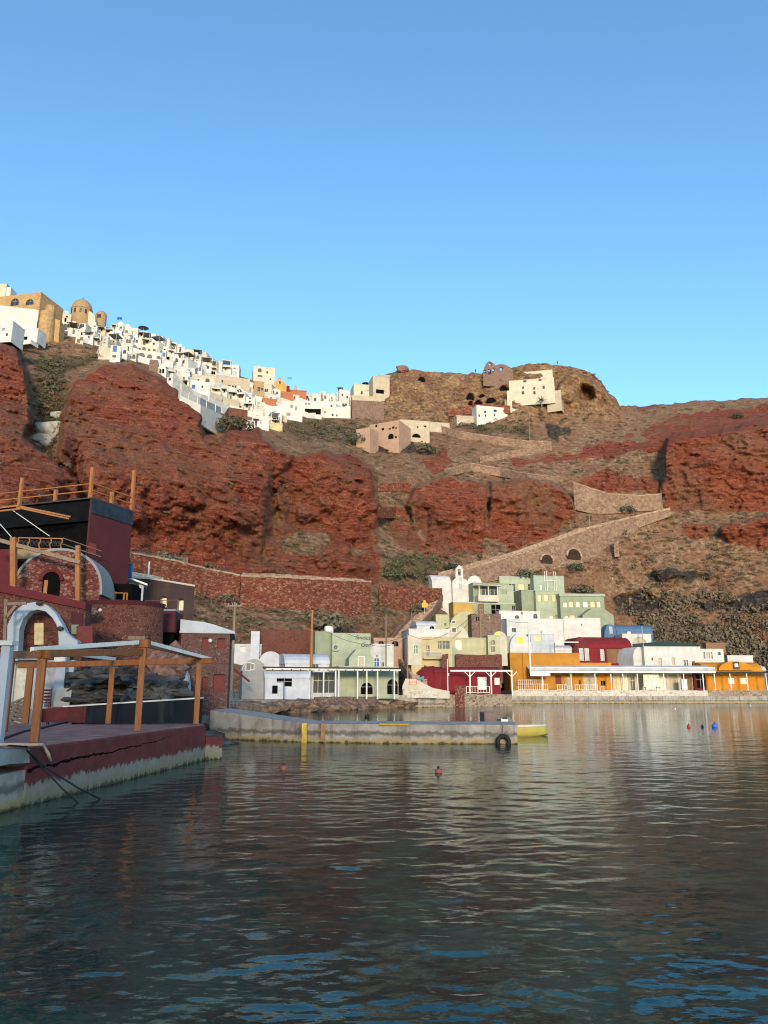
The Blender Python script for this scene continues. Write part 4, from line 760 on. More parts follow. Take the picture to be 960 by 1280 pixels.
for l, px in (('white cafe table between the two awning picket fences', 713), ('white cafe table at the right end of the awning picket fence', 752), ('white cafe table before the tall cream shutters', 806), ('white cafe table below the pale sign panel', 824)): table(l, px, 863, 158)
e = empty('wall_panel', at(815, 862, 158.5)); tag(e, 'white lattice folding panel leaning by the cream shop front', 'panel'); MB().box(-1.6, 1.6, 0, .1, 0, 3.0).build('board', M['wpale'], e); q = MB()
for i in range(7): q.box(-1.55+i*.5, -1.47+i*.5, -.06, -.002, .1, 2.9)
q.build('slats', M['wgrey'], e)
o = MB().box(-.55, .55, -.3, .3, 0, 1.9).box(-.6, .6, -.35, .35, 1.902, 2.0).build('fridge_cabinet', M['wwhite']); o.location = at(855.5, 862, 158); tag(o, 'tall white cabinet standing under the awning by a post', 'cabinet')
# white ramp with red notice board at the foot of the stairs
e, pl, w, h = house('stair_ramp_wall', 'white sloping ramp wall carrying a faded red notice board', 503, 560, 852, 869, 'white', 122, 10, 2, holes=[], cat='wall', parapet=False) if False else (None, Plane(503, 562, 869, 120, 4), 0, 0)
u = lambda px, py: pl.uv(px, py)
e = empty('ramp_wall', pl.O, pl.r); tag(e, 'white sloping ramp wall carrying a faded red notice board', 'wall')
MB().prism([(0,-.5),(pl.w,-.5),(pl.w,u(560,864)[1]),(u(541,860)[0],u(541,860)[1]),(u(522,850)[0],u(522,850)[1]),(u(507,848)[0],u(507,848)[1]),(0,u(503,858)[1])], 0, .6).build('wall', M['cream'], e)
(a, zb), (b, zt) = u(511.5, 855.5), u(521, 848.5); MB().box(a, b, -.06, -.003, zb, zt).build('notice_board', M['signred'], e); q = MB()
for i in range(4): q.box(a+.12, b-.12, -.07, -.061, zb+.12+i*.2, zb+.2+i*.2)
q.build('notice_lines', M['wpale'], e)
MB().prism([(u(503,862)[0], -.4), (u(545,862)[0], -.4), (u(545,862)[0], u(540,862)[1]), (u(503,862)[0], u(503,861)[1])], -1.4, -.9).build('low_wall', M['quaystone'], e)
# teal chairs
def chair(label, px, py, Y, rz=0.3):
    e = empty('chair', at(px, py, Y), rz); tag(e, label, 'chair', 'teal chairs below the cream house'); MB().box(-.22,.22,-.22,.22,.43,.47).build('seat', M['wteal'], e); MB().box(-.22,.22,.18,.22,.471,.95).build('backrest', M['wteal'], e)
    for a in (-.19,.19):
        for b in (-.19,.19): MB().box(a-.025,a+.025,b-.025,b+.025,0,.429).build('leg', M['wteal'], e)
chair('left teal wooden chair below the cream yellow house', 523.5, 852, 127); chair('right teal wooden chair below the cream yellow house', 528, 853, 127.4, -.4)
# poles and cables
_, tA = pole('tall grey utility pole with a crossarm before the boathouse', 288.5, 753, 876, 88, .16, arm=1.6); _, tB = pole('orange brown utility pole in front of the sage sign house', 388.8, 763, 838, 113, .2, 'wood2')
_, tC = pole('thin dark pole right of the white blue door house', 482.5, 768, 836, 121, .1); _, tD = pole('dark pole with a bundle of cable fittings beside the rough ruin', 601, 760, 802, 147, .2, arm=1.2)
_, tE = pole('thin brown pole at the corner of the cream house', 509.5, 792, 850, 127, .12); _, tF = pole('thin grey pole above the stairs near the stone doorway', 515, 765, 805, 150, .1)
_, tG = pole('white painted pole with dark cables beside the yellow windowed vault', 663, 778, 835, 145, .16, 'wwhite'); _, tH = pole('slim lamp pole leaning at the left of the blue house', 804, 783, 806, 172, .1, 'wgrey', name='lamp_post', cat='lamp post')
_, tI = pole('white flagpole on the crimson restaurant terrace', 560, 824, 868, 124, .08, 'wwhite', name='flagpole', cat='flagpole'); _, tJ = pole('thin leaning stick at the right of the blue house', 830, 792, 803, 176, .08, lean=.6, name='stick', cat='pole')
cable('overhead cable from the grey utility pole to the orange brown pole', [tA + Vector((0,0,-.3)), tB + Vector((0,0,-.3))], .03, .8, group='overhead cables'); cable('upper overhead cable sagging across the painted sign wall', [tB + Vector((0,0,-.4)), at(463, 800, 121), tE], .03, .7, group='overhead cables')
cable('lower overhead cable sagging across the painted sign wall', [tB + Vector((0,0,-1.8)), at(463, 806, 121), tE + Vector((0,0,-.6))], .03, .7, group='overhead cables'); cable('overhead cable slanting from the cream house to the bundled pole', [tE, at(548, 797, 131), tD], .03, .6, group='overhead cables')
cable('second cable slanting from the cream vault to the bundled pole', [at(562, 800, 138), tD + Vector((0,0,-.4))], .03, .4, group='overhead cables'); cable('overhead cable from the bundled pole down to the white painted pole', [tD, tG], .03, .9, group='overhead cables')
pipe = MB().tube([(0,0,0), tuple(at(312, 852, 99)-at(289, 833, 99))], .13, 8).build('red_pipe', M['wred']); pipe.location = at(289, 833, 99); tag(pipe, 'red drain pipe slanting down beside the vaulted boathouse end', 'pipe')
a, b = at(268, 886, 62), at(297, 884, 66); railing('metal_barrier', 'grey metal mesh barrier at the landward end of the pier', [a, a.lerp(b, .5), b], 1.35, 'wgrey', rails=(1.0, .75, .5, .25), r=.03, cat='barrier', pick=.25)
e = empty('meter_box', at(343, 868, 101)); tag(e, 'white box hut with a black opening against the boathouse wall', 'hut'); MB().box(-1.1,1.1,0,1.2,-.6,1.5).build('wall', M['limewhite'], e); MB().box(-.3,.4,-.05,-.003,.1,1.1).build('opening', M['black'], e)
def rocks(name, label, pts, r, mat, seed=0, n=1, cat='rocks'):
    mb = MB(); o = Vector(pts[0])
    for i, p in enumerate(pts):
        for j in range(n):
            rr_ = r * random.uniform(.6, 1.3); mb.blob(Vector(p)-o + Vector((random.uniform(-r,r), random.uniform(-r,r)*.5, random.uniform(-.2,.1)*r)), (rr_*1.5, rr_, rr_*.6), seed+i*7+j, 2, .5, 1.3)
    ob = mb.build(name, M[mat], None); ob.location = o; tag(ob, label, cat, None, 'stuff'); return ob
t = NT('shore_rock'); n = t.noise(1.4, 6, .65); v_ = t.noise(.5, 4)
M['shorerock'] = t.done(t.ramp(n, [(.3, (.05,.032,.024)), (.5, (.16,.10,.07)), (.65, (.28,.2,.13)), (.8, (.40,.32,.24))]), t.bump(n, .8, .15)); t = NT('black_lava'); n = t.noise(1.1, 6, .65, t.mapping((.7, .7, 1.6))); M['lava'] = t.done(t.ramp(n, [(.3, (.022,.022,.023)), (.5, (.075,.070,.068)), (.72, (.17,.155,.145))]), t.bump(n, .9, .2))
rocks('shore_rocks', 'broken brown rocks along the waterline under the white pergola', [at(px, 885.5 if px < 350 else 884, Y) for px, Y in ((300, 84), (318, 86), (336, 90), (355, 93), (375, 97), (396, 101), (420, 105), (445, 109), (470, 113), (500, 118), (530, 124), (560, 131), (590, 138), (620, 146))], 1.3, 'shorerock', 3, 3)
# ------------------------------------------------------------------ pier, boat, buoys
ZP = 0.92
pf = [at_z(258, 887, 1.5), at_z(300, 893, 1.30), at_z(345, 899, 1.05), at_z(385, 903.5, .92), at_z(500, 905, .92), at_z(646, 905.5, .92)]
pf = [Vector((p.x, p.y, p.z)) for p in pf]
F0 = [Vector((at(px, 900, Y).x, Y, z)) for px, Y, z in ((262, 43.5, 1.5), (300, 42.6, 1.33), (345, 41.5, 1.08), (385, 40.6, .92), (500, 39.6, .92), (646, 39.2, .92))]
mb = MB(); n = len(F0); V = []
for i, p in enumerate(F0):
    th = 4.2 if i < 3 else 3.6
    V += [(p.x, p.y, -2.8), (p.x, p.y, p.z), (p.x + (.25 if i < 5 else .3), p.y + th, p.z), (p.x, p.y + th, -2.8)]
Fc = []
for i in range(n-1):
    a = 4*i; b = a+4; Fc += [(a,b,b+1,a+1), (a+1,b+1,b+2,a+2), (a+2,b+2,b+3,a+3)]
Fc += [(0,1,2,3), (4*n-1,4*n-2,4*n-3,4*n-4)]
e = empty('pier', (F0[3].x, F0[3].y, 0)); tag(e, 'low concrete pier reaching out into the harbour with a yellow painted edge', 'pier'); o_ = Vector((F0[3].x, F0[3].y, 0))
mb.v = [tuple(Vector(v)-o_) for v in V]; mb.f = Fc; mb.build('body', M['quayc'], e, bevel=.04)
M['piertop'] = simple('grey_pier_top', (0.34, 0.32, 0.285), .85, .25, 1.5, bump=.3)
q = MB(); 
for i in range(n-1):
    a, b, c, d_ = [Vector(V[4*i+1])-o_, Vector(V[4*i+5])-o_, Vector(V[4*i+6])-o_, Vector(V[4*i+2])-o_]; k = Vector((0,0,.006)); q.add([a+k+Vector((0,.03,0)), b+k+Vector((0,.03,0)), c+k, d_+k], [(0,1,2,3)])
q.build('top_surface', M['piertop'], e)
pa = at_z(474, 904, .92); x0 = at(474, 905, 39.8).x; x1 = at(511, 905, 39.6).x
MB().box(x0, x1, 39.5, 40.5, .90, .945).build('yellow_marking', simple('worn_yellow_paint', (.62, .40, .02), .6, .2, 3), e).location = -o_
q = MB(); xx = at(381, 905, 40.6).x; q.box(xx-.13, xx+.13, 40.44, 40.53, -.3, .95); q.build('yellow_ladder_post', simple('old_yellow_paint', (.50, .33, .06), .7, .4, 3), e).location = -o_
xx = at(404, 905, 40.4).x; MB().box(xx-.1, xx+.1, 40.26, 40.33, .05, .93).build('rusty_ladder_post', simple('rust', (.30, .16, .06), .8, .4, 3), e).location = -o_
ty = empty('tyre_fender', (at(628.5, 922, 39.1).x, 39.0, .12)); tag(ty, 'black tyre fender hanging at the end of the pier', 'tyre')
q = MB(); rr_ = []; 
for i in range(24):
    a = 2*math.pi*i/24
    for j in range(8): b = 2*math.pi*j/8; r_m = .27 + .105*math.cos(b); q.v.append((r_m*math.cos(a), -.02 + .1*math.sin(b), r_m*math.sin(a)))
for i in range(24):
    for j in range(8): a = i*8+j; b = i*8+(j+1)%8; c = ((i+1)%24)*8+(j+1)%8; d_ = ((i+1)%24)*8+j; q.f.append((a,b,c,d_))
q.build('tread', M['rubber'], ty, True); MB().tube([(0,.05,.27), (.02,.1,.6), (.02,.16,.85)], .025, 6).build('rope', M['pole'], ty)
# boat: yellow open motor boat with a small windscreen
bp = at_z(648, 905, 0); e = empty('motor_boat', Vector((at(629, 905, 46).x, 46.0, 0)), R(6)); tag(e, 'yellow motor boat moored behind the end of the pier', 'boat')
def hull_at(x):  # half width, keel z, gunwale z
    t_ = (x + 1.6) / 4.2; return max(.02, .85 * (1 - max(0, (t_-.35)/.65)**2.2)), -.25 + .75*max(0, t_-.45)**1.6, .50 + .06*t_**2
q = MB(); NX = 14
for i in range(NX+1):
    x = -1.6 + 4.2*i/NX; wd, kz, gz = hull_at(x)
    for f_, zz_ in ((-1, gz), (-.93, gz*.5), (-.62, kz+.12), (0, kz), (.62, kz+.12), (.93, gz*.5), (1, gz)): q.v.append((x, f_*wd, zz_))
for i in range(NX):
    for j in range(6): a = i*7+j; q.f.append((a, a+1, a+8, a+7))
q.f.append(tuple(range(7))[::-1]); q.f.append(tuple(NX*7+k for k in range(7)))
M['hully'] = simple('yellow_gelcoat', (.52, .42, .10), .35, .12, 2, spec=.5); M['hullc'] = simple('cream_gelcoat', (.66, .62, .48), .35, .1, 2, spec=.5)
q.build('hull', M['hully'], e, True)
q = MB()
for i in range(NX):
    xa, xb = -1.6+4.2*i/NX, -1.6+4.2*(i+1)/NX; (wa, _, za), (wb, _, zb) = hull_at(xa), hull_at(xb)
    if xa > .15: q.add([(xa,-wa,za+.01),(xb,-wb,zb+.01),(xb,wb,zb+.01),(xa,wa,za+.01)], [(0,1,2,3)])
q.build('foredeck', M['hullc'], e)
for sg in (-1, 1):
    q = MB(); q.tube([(-1.6+4.2*i/NX, sg*(hull_at(-1.6+4.2*i/NX)[0]), hull_at(-1.6+4.2*i/NX)[2]+.02) for i in range(NX+1)], .045, 6); q.build('gunwale', M['hullc'], e, True)
MB().box(-1.5,.1,-.7,.7,.1,.16).build('cockpit_floor', M['hullc'], e); MB().prism([(.2,.5),(.75,.56),(.25,1.05),(.12,1.05)], -.5, .5).build('windscreen', simple('blue_perspex', (.05,.09,.14), .1, .1, 2, spec=.6), e); MB().box(-.25,.15,-.55,.55,.161,.95).build('console', M['hullc'], e)
MB().box(-1.25,-.55,-.62,.62,.162,1.35).build('cushion_box', simple('brown_vinyl', (.17,.12,.10), .6, .2, 3), e, bevel=.06); MB().box(-1.9,-1.6,-.2,.2,-.2,.85).build('outboard_motor', M['iron'], e, bevel=.05)
def buoy(label, px, py, mat, r, top=True):
    p = at_z(px, py, 0); e = empty('buoy', (p.x, p.y, 0)); tag(e, label, 'buoy', 'mooring buoys on the water'); r *= .88; MB().lathe([(0,-r), (r*.6,-r*.8), (r,0), (r*.85,r*.55), (r*.4,r*.9), (0,r)], 14, (0,0,r*.3)).build('float', mat, e, True)
    MB().lathe([(.035,0), (.05,.03), (.035,.07), (0,.075)], 8, (0,0,r*1.25)).build('ring', M['iron'], e)
M['buoyred'] = simple('faded_red_buoy', (.36, .10, .06), .5, .25, 5); M['buoyr2'] = simple('red_buoy', (.45, .05, .04), .5, .2, 5); M['buoyb'] = simple('blue_buoy', (.05, .13, .55), .5, .15, 5); M['buoyw'] = simple('white_buoy', (.65,.63,.6), .5, .1, 5)
buoy('faded red ball buoy nearest the red platform', 354.5, 962, M['buoyred'], .13); buoy('faded red ball buoy floating below the yellow marking of the pier', 548, 966, M['buoyred'], .125)
buoy('bright red ball buoy left of the blue one', 861, 909, M['buoyr2'], .16); buoy('blue buoy standing tall before the orange reflection', 893.5, 909, M['buoyb'], .24); buoy('small dark half sunk buoy between the red and blue ones', 878, 909, M['rubber'], .12); buoy('small white buoy far out near the orange house quay', 938, 882, M['buoyw'], .16); buoy('tiny white buoy before the cream shop front', 844, 886, M['buoyw'], .12); buoy('tiny black buoy behind the middle of the pier', 459, 897, M['rubber'], .28)
# ------------------------------------------------------------------ the red platform and its pergola
t = NT('red_painted_concrete'); pz = t.sep(t.n.new('ShaderNodeNewGeometry').outputs['Position']); nn = t.noise(2.0, 5, .65); n3 = t.noise(1.2, 4, .6, t.mapping((3, 3, .5))); nf = t.noise(9, 4)
k = t.mix(t.ramp(nn, [(.3, 0), (.7, 1)]), (.105, .022, .022), (.165, .038, .038)); zz = t.math('ADD', pz[2], t.math('ADD', t.math('MULTIPLY_ADD', n3, .5, -.25), t.math('MULTIPLY_ADD', nf, .3, -.15)))
k = t.mix(t.ramp(t.noise(1.1, 5, .7, t.mapping((1, 1, 1.5))), [(.60, 0), (.66, .8)]), k, (.085, .05, .042))
k = t.mix(t.ramp(zz, [(.42, 1.0), (.50, 0.0)]), k, t.mix(nn, (.15, .125, .10), (.33, .29, .23))); k = t.mix(t.ramp(zz, [(.16, 1.0), (.28, 0)]), k, (.22, .19, .12)); k = t.mix(t.ramp(zz, [(-.02, 1.0), (.10, 0)]), k, (.05, .045, .028))
M['platform'] = t.done(k, t.bump(t.math('ADD', nn, t.math('MULTIPLY', nf, .3)), .5, .05), .85)
M['plattop'] = simple('faded_maroon_deck', (.30, .135, .105), .75, .4, 1.6, bump=.3)
NB = at_z(36, 934, 1.3); TP = at_z(258, 905.5, 1.3); x_n, y_n, x_t, y_t = NB.x, NB.y, TP.x, TP.y
def side(yv): return x_n + (x_t - x_n) * (yv - y_n) / (y_t - y_n)
e = empty('platform', (x_n, y_n, 0)); tag(e, 'maroon painted concrete waterside platform with a pale worn waterline', 'platform'); O = Vector((x_n, y_n, 0))
def pl_slab(ys, xl, z0, z1, off=0.0): 
    mb = MB(); pts = [(side(ys[0])+off, ys[0]), (side(ys[1])+off, ys[1]), (xl, ys[1]), (xl, ys[0])]
    return mb.add([(a-O.x, b-O.y, z0) for a, b in pts] + [(a-O.x, b-O.y, z1) for a, b in pts], [(3,2,1,0),(4,5,6,7),(0,1,5,4),(1,2,6,5),(2,3,7,6),(3,0,4,7)])
pl_slab((y_n, y_t), -26, -2.8, 1.28).build('body', M['platform'], e, bevel=.05)
pl_slab((y_n+.05, y_t-.03), -25.9, 1.282, 1.30, -.06).build('deck', M['plattop'], e)
ys = np.linspace(y_n+.02, y_n+9.0, 70); mb = MB(); zc = 1.28-.46 + np.cumsum(np.random.default_rng(4).normal(.0045, .016, 70)); thk = np.clip(np.linspace(.075, .004, 70) * (.6 + .8*np.random.default_rng(5).random(70)), .004, .09)   # the ragged crack along the top course
for i in range(69):
    ya, yb_ = ys[i], ys[i+1]; mb.add([(side(ya)+.008-O.x, ya-O.y, zc[i]-thk[i]), (side(yb_)+.008-O.x, yb_-O.y, zc[i+1]-thk[i+1]), (side(yb_)+.008-O.x, yb_-O.y, zc[i+1]), (side(ya)+.008-O.x, ya-O.y, zc[i])], [(0,1,2,3)])
mb.build('crack', M['black'], e)
MB().add([(side(y_t)-O.x, y_t-O.y+.02, -2.8), (side(y_t)+.55-O.x, y_t+.5-O.y, -2.8), (side(y_t)-1.4-O.x, y_t+1.8-O.y, -2.8), (side(y_t)-O.x, y_t-O.y+.02, .85), (side(y_t)+.55-O.x, y_t+.5-O.y, .8), (side(y_t)-1.4-O.x, y_t+1.8-O.y, .85)], [(2,1,0),(3,4,5),(0,1,4,3),(1,2,5,4),(2,0,3,5)]).build('corner_step', M['platform'], e)
e2 = empty('concrete_quay', (x_n, y_n, 0)); tag(e2, 'broken grey concrete quay end at the near side of the maroon platform', 'quay')
ylo = 6.0; gx_ = lambda yv: side(yv)
mb = MB(); ov = MB(); NS = 16
for i in range(NS):
    ya = ylo + (y_n-.004-ylo)*i/NS; yb_ = ylo + (y_n-.004-ylo)*(i+1)/NS; j1 = fbm(np.array([ya*.9]), 1.0, 2.0, 3)[0]*.12; j2 = fbm(np.array([yb_*.9]), 1.0, 2.0, 3)[0]*.12
    mb.add([(side(ya)-.12+j1-O.x, ya-O.y, -2.8), (side(yb_)-.12+j2-O.x, yb_-O.y, -2.8), (side(yb_)-.02+j2*.6-O.x, yb_-O.y, .80), (side(ya)-.02+j1*.6-O.x, ya-O.y, .80), (-26-O.x, ya-O.y, .8), (-26-O.x, yb_-O.y, .8)], [(0,1,2,3), (3,2,5,4)])
    ov.add([(side(ya)-.25-O.x, ya-O.y, .86+j1), (side(yb_)-.25-O.x, yb_-O.y, .86+j2), (side(yb_)+.06-O.x, yb_-O.y, .95+j2*.5), (side(ya)+.06-O.x, ya-O.y, .95+j1*.5), (side(yb_)+.02-O.x, yb_-O.y, 1.27), (side(ya)+.02-O.x, ya-O.y, 1.27), (-26-O.x, yb_-O.y, 1.272), (-26-O.x, ya-O.y, 1.272)], [(0,1,2,3),(3,2,4,5),(5,4,6,7)])
mb.build('lower_course', M['quayc'], e2); ov.build('top_slab', simple('stained_concrete', (.26, .27, .25), .9, .35, 1.2, bump=.5), e2)
def wpost(par, px, py_b, py_t, Y, w_, name='post', mat='wood', zb=1.302):
    p = at(px, (py_b+py_t)/2, Y); zt = at(px, py_t, Y).z; b = par.location
    return MB().box(-w_/2, w_/2, -w_/2, w_/2, zb, zt, Matrix.Translation((p.x-b.x, p.y-b.y, 0)) @ Matrix.Rotation(R(14), 4, 'Z')).build(name, M[mat], par, bevel=.012), Vector((p.x, p.y, zt))
pg = empty('timber_pergola', (side(25)-.6, 25, 0)); tag(pg, 'orange brown timber pergola frame standing on the maroon platform', 'pergola'); GO = pg.location.copy()
_, tA_ = wpost(pg, 48, 930, 821, 20.1, .20); _, tB_ = wpost(pg, 175.5, 915, 805, 25.6, .20); _, tC_ = wpost(pg, 247, 904, 829, 30.6, .20)
_, tD_ = wpost(pg, 138, 902, 834, 30.9, .20); _, tE_ = wpost(pg, 35, 901, 835, 31.2, .24); _, tW_ = wpost(pg, 9, 914, 823, 25.4, .22)
def gbar(a, b, w_, h_, name='beam', mat='wood', ext=0.0):
    d = (Vector(b)-Vector(a)).normalized()*ext; return MB().bar(Vector(a)-d-GO, Vector(b)+d-GO, w_, h_).build(name, M[mat], pg, bevel=.01)
gbar(tE_ + Vector((-.5,0,.10)), tC_ + Vector((.5,0,.10)), .16, .22)
gbar(at(-8, 819, 21.5), at(60, 818, 20.0), .16, .2); gbar(tA_ + Vector((0,0,.08)), tB_ + Vector((0,0,-.25)), .12, .2, ext=.2); gbar(tB_+Vector((0,0,.0)), tC_ + Vector((0,0,.24)), .12, .16, mat='wood')
for a, b in (((40, 812, 20.3), (172, 803, 25.3)), ((184, 803, 25.8), (263, 824, 31.5)), ((72, 815, 25), (143, 824, 31))):
    MB().bar(at(*a)-GO, at(*b)-GO, .12, .13).build('awning_rail', M['alu'], pg, bevel=.01)
MB().box(-.2,.2,-.16,.16,-.12,.14, Matrix.Translation(tB_-GO)).build('head_block', M['wood'], pg, bevel=.01); MB().box(-.28,.28,-.1,.1,-.06,.06, Matrix.Translation(tB_-GO+Vector((-.2,-.05,.19)))).build('cap_board', M['pole'], pg)
MB().bar(at(0, 824, 18.6)-GO, at(18, 806, 18.9)-GO, .1).build('bracket', M['iron'], pg) if False else None
wp = empty('white_post', at_z(5, 926, 1.3)); tag(wp, 'white painted metal post at the near corner of the platform', 'post'); wp.location = (at(3, 870, 19.6).x, 19.6, 1.29); H_ = at(2, 807, 19.6).z-1.29
MB().box(-.11,.11,-.11,.11,0,H_).build('shaft', M['limewhite'], wp, bevel=.01); MB().box(-.18,.18,-.16,.16,H_+.002,H_+.12).build('cap', M['wwhite'], wp)
# hose, ropes and cables on the platform
hz = lambda px, py, z=1.33: at_z(px, py, z)
tag(MB().tube([hz(-10, 928), hz(10, 921), hz(30, 914), hz(52, 910), hz(70, 905.5), hz(84, 902.5)], .035, 6).build('black_hose', M['cable'], None, True), 'black hose snaking across the maroon platform deck', 'hose')
for k_, sgn in enumerate((0, .35)):
    tag(MB().tube([hz(-12, 931), hz(14, 932, 1.34), hz(34, 933.5, 1.36), Vector((side(y_n)+.05, y_n-.2, 1.25)), Vector((side(y_n)+.25+sgn*.3, y_n+.3, .8)), Vector((side(y_n)+.7+sgn*.6, y_n+.5+sgn, .3)), Vector((side(y_n)+1.1+sgn, y_n+.7+sgn*2, -.1))], .022, 6).build('mooring_cable', M['cable'], None, True), ('black cable drooping from the concrete quay into the water', 'second black cable falling just right of the first into the water')[k_], 'cable', 'cables at the near quay')
tag(MB().tube([hz(-10, 931, 1.36), hz(16, 930.5, 1.36), hz(38, 931, 1.38), Vector((side(y_n+.4)+.05, y_n+.5, 1.33)), Vector((side(y_n+.6)+.1, y_n+.7, 1.1)), Vector((side(y_n+.7)+.1, y_n+.85, .92))], .04, 6).build('rope', simple('pale_rope', (.52, .38, .27), .8, .2, 8), None, True), 'pale rope lying over the platform edge', 'rope')
# low dark wall behind the platform
e = empty('low_wall', at_z(60, 902, 1.3)); a = at(48, 902, 33.0); b = at(247, 902, 32.0); e.location = (a.x, a.y, 1.3); tag(e, 'low black painted wall with a white coping behind the timber pergola', 'wall')
L_ = (b-a); L_.z = 0; ln = L_.length; e.rotation_euler = (0, 0, math.atan2(L_.y, L_.x)); za = at(48, 886, 33).z-1.3; zb = at(233, 873.5, 32).z-1.3
M['navy'] = plaster('navy_black_paint', (.018, .022, .032), .5, (.2, .2, .2)); u_ = ln*.30
MB().prism([(u_+.003,-.02),(ln,-.02),(ln,zb),(u_+.003, za+(zb-za)*.30)], 0, .45).build('wall', M['navy'], e); MB().prism([(0,-.02),(u_,-.02),(u_, za+(zb-za)*.30),(0,za)], 0, .45).build('red_section', M['platform'], e); MB().prism([(u_*.5, za+(zb-za)*.15+.003),(ln+.03,zb+.003),(ln+.03,zb+.06),(u_*.5, za+(zb-za)*.15+.06)], -.03, .48).build('coping', M['alu'], e)
mb = MB()
for i in range(44):
    u = random.uniform(0, 1); p = at(92 + 122*u, 866 + random.uniform(-27 + 16*abs(u-.35), 14), 34.2 + random.uniform(0, 1.6)); mb.blob(p, (random.uniform(.4, 1.0), .6, random.uniform(.16, .4)), i*3, 3, .6, 1.6)
tag(mb.build('lava_outcrop', M['lava'], None), kind='structure')
mb = MB(); 
for i in range(26): p = at(random.uniform(190, 224), random.uniform(818, 852), random.uniform(36, 39)); mb.blob(p, (random.uniform(.25, .6),)*3, i, 2, .4, 1.5)
M['pinkrock'] = simple('pinkish_rock', (.22, .115, .09), .9, .5, 2.5, bump=.6); tag(mb.build('rubble_bank', M['pinkrock']), kind='structure')
rocks('shore_rocks', 'dark wet rocks at the foot of the pier beside the platform corner', [at_z(px, py, 0) for px, py in ((262, 930), (270, 924), (278, 918), (255, 920), (268, 916))], .8, 'lava', 50, 3)
# clutter on the near left
e = empty('bin', at(52, 905, 32)); bpy.data.objects.remove(e)
def board(name, label, pa, pb, th, mat, cat): # leaning slab between bottom-left px and top-right px
    (x0, yb, Y), (x1, yt) = pa, pb; b = at(x0, yb, Y); r = at(x1, yb, Y); zt = at(x0, yt, Y).z-b.z; o = MB().add([(0,0,0),(r.x-b.x,0,0),(r.x-b.x-.05,.3,zt),(.08,.3,zt*.97),(0,th,0),(r.x-b.x,th,0),(r.x-b.x-.05,.3+th,zt),(.08,.3+th,zt*.97)], [(0,1,2,3),(5,4,7,6),(0,4,5,1),(1,5,6,2),(2,6,7,3),(3,7,4,0)]).build(name, M[mat]); o.location = b; return tag(o, label, cat)
M['panelgrey'] = simple('grey_board', (.36, .34, .31), .8, .15, 2)
board('leaning_slab', 'pale grey slab leaning against the white wall behind the pergola', (54, 884, 33.6), (86, 860), .06, 'panelgrey', 'slab')
for k_, (px, py, rz) in enumerate(((14, 897, .5), (20, 890, -.35))):
    e = empty('pallet', at(px, py, 31.6+k_*.5)); e.rotation_euler = (R(58), R(18*(1-2*k_)), rz); tag(e, ('grey wooden pallet tipped on its edge beside the white post', 'second wooden pallet leaning behind the first one')[k_], 'pallet', 'pallets at the left edge')
    for i in range(6): MB().box(-.6,.6,-.5+i*.18,-.38+i*.18,.1,.125).build('board', M['pole'], e)
    for x in (-.55, 0, .55): MB().box(x-.05,x+.05,-.5,.55,0,.099).build('runner', M['pole'], e)
e = empty('wooden_chair', at(55, 892, 33.2), .2); tag(e, 'small red slatted chair behind the low wall', 'chair'); MB().box(-.2,.2,-.2,.2,.42,.46).build('seat', M['wred'], e)
for i in range(4): MB().box(-.2,.2,.17,.2,.52+i*.13,.60+i*.13).build('back_slat', M['wred'], e)
for a in (-.18,.18):
    for b in (-.18,.18): MB().box(a-.02,a+.02,b-.02,b+.02,-.45,.419 if b < 0 else 1.02).build('leg', M['wred'], e)
# ------------------------------------------------------------------ lower red stone front with the white arch
YA = 36.0
fr_ = Plane(-240, 104, 905, YA-2.2, 8); e = empty('lower_stone_wall', fr_.O, fr_.r); tag(e, 'maroon stone wall with a plain parapet band behind the white arch', 'wall')
U = fr_.uv; zt0 = U(0, 742)[1]; zt1 = U(100, 766)[1]
uA = U(104, 800)[0]; pr = [(0,-.5),(uA,-.5),(uA, U(104, 762)[1]),(0, U(-240, 697)[1])]
MB().prism(pr, 0, 1.2).build('wall', M['redstone'], e)
MB().prism([(0, U(-240, 697)[1]+.003),(uA, U(104, 762)[1]+.003),(uA, U(104, 753)[1]),(0, U(-240, 684)[1])], -.12, 1.1).build('parapet', M['maroon'], e)
MB().prism([U(43.5, 806), U(55, 806), U(55, 779), U(43.5, 779)], -.08, -.003).build('shutter', M['wcream'], e); 
MB().prism([U(90, 788), U(104, 793), U(104, 768), U(90, 764)], -.1, -.003).build('maroon_panel', M['tower'], e); MB().prism([U(97, 806), U(117, 806), U(117, 783), U(97, 783)], -.22, -.12).build('maroon_box', M['wred'], e); MB().prism([U(90, 793), U(99, 793), U(99, 781), U(90, 781)], -.11, -.101).build('vent', M['wgreen'], e)
# white arch
ar = Plane(-5, 104, 905, YA-2.2, 8); A = ar.uv; e = empty('white_arch', ar.O, ar.r); tag(e, 'tall whitewashed arch with a sweeping right foot before the maroon stone wall', 'arch')
outer = [A(3, 826), A(4, 806), A(8, 783), A(17, 765), A(30, 754.5), A(46, 752), A(58, 756), A(69, 766), A(76, 778), A(82, 790), A(90, 797), A(97, 801), A(97, 807)]
inner = [A(22, 826), A(23, 806), A(24, 787), A(29, 773), A(37, 765), A(47, 762), A(57, 764.5), A(65, 772), A(70, 780), A(72.5, 790), A(73, 799), A(73, 804), A(73, 807)]
n = len(outer); mb = MB(); th = .7
vs = [(u, 0, z) for u, z in outer] + [(u, 0, z) for u, z in inner] + [(u, th, z) for u, z in outer] + [(u, th, z) for u, z in inner]; fs = []
for i in range(n-1): fs += [(i, i+1, n+i+1, n+i), (2*n+i, 3*n+i, 3*n+i+1, 2*n+i+1), (i, 2*n+i, 2*n+i+1, i+1), (n+i, n+i+1, 3*n+i+1, 3*n+i)]
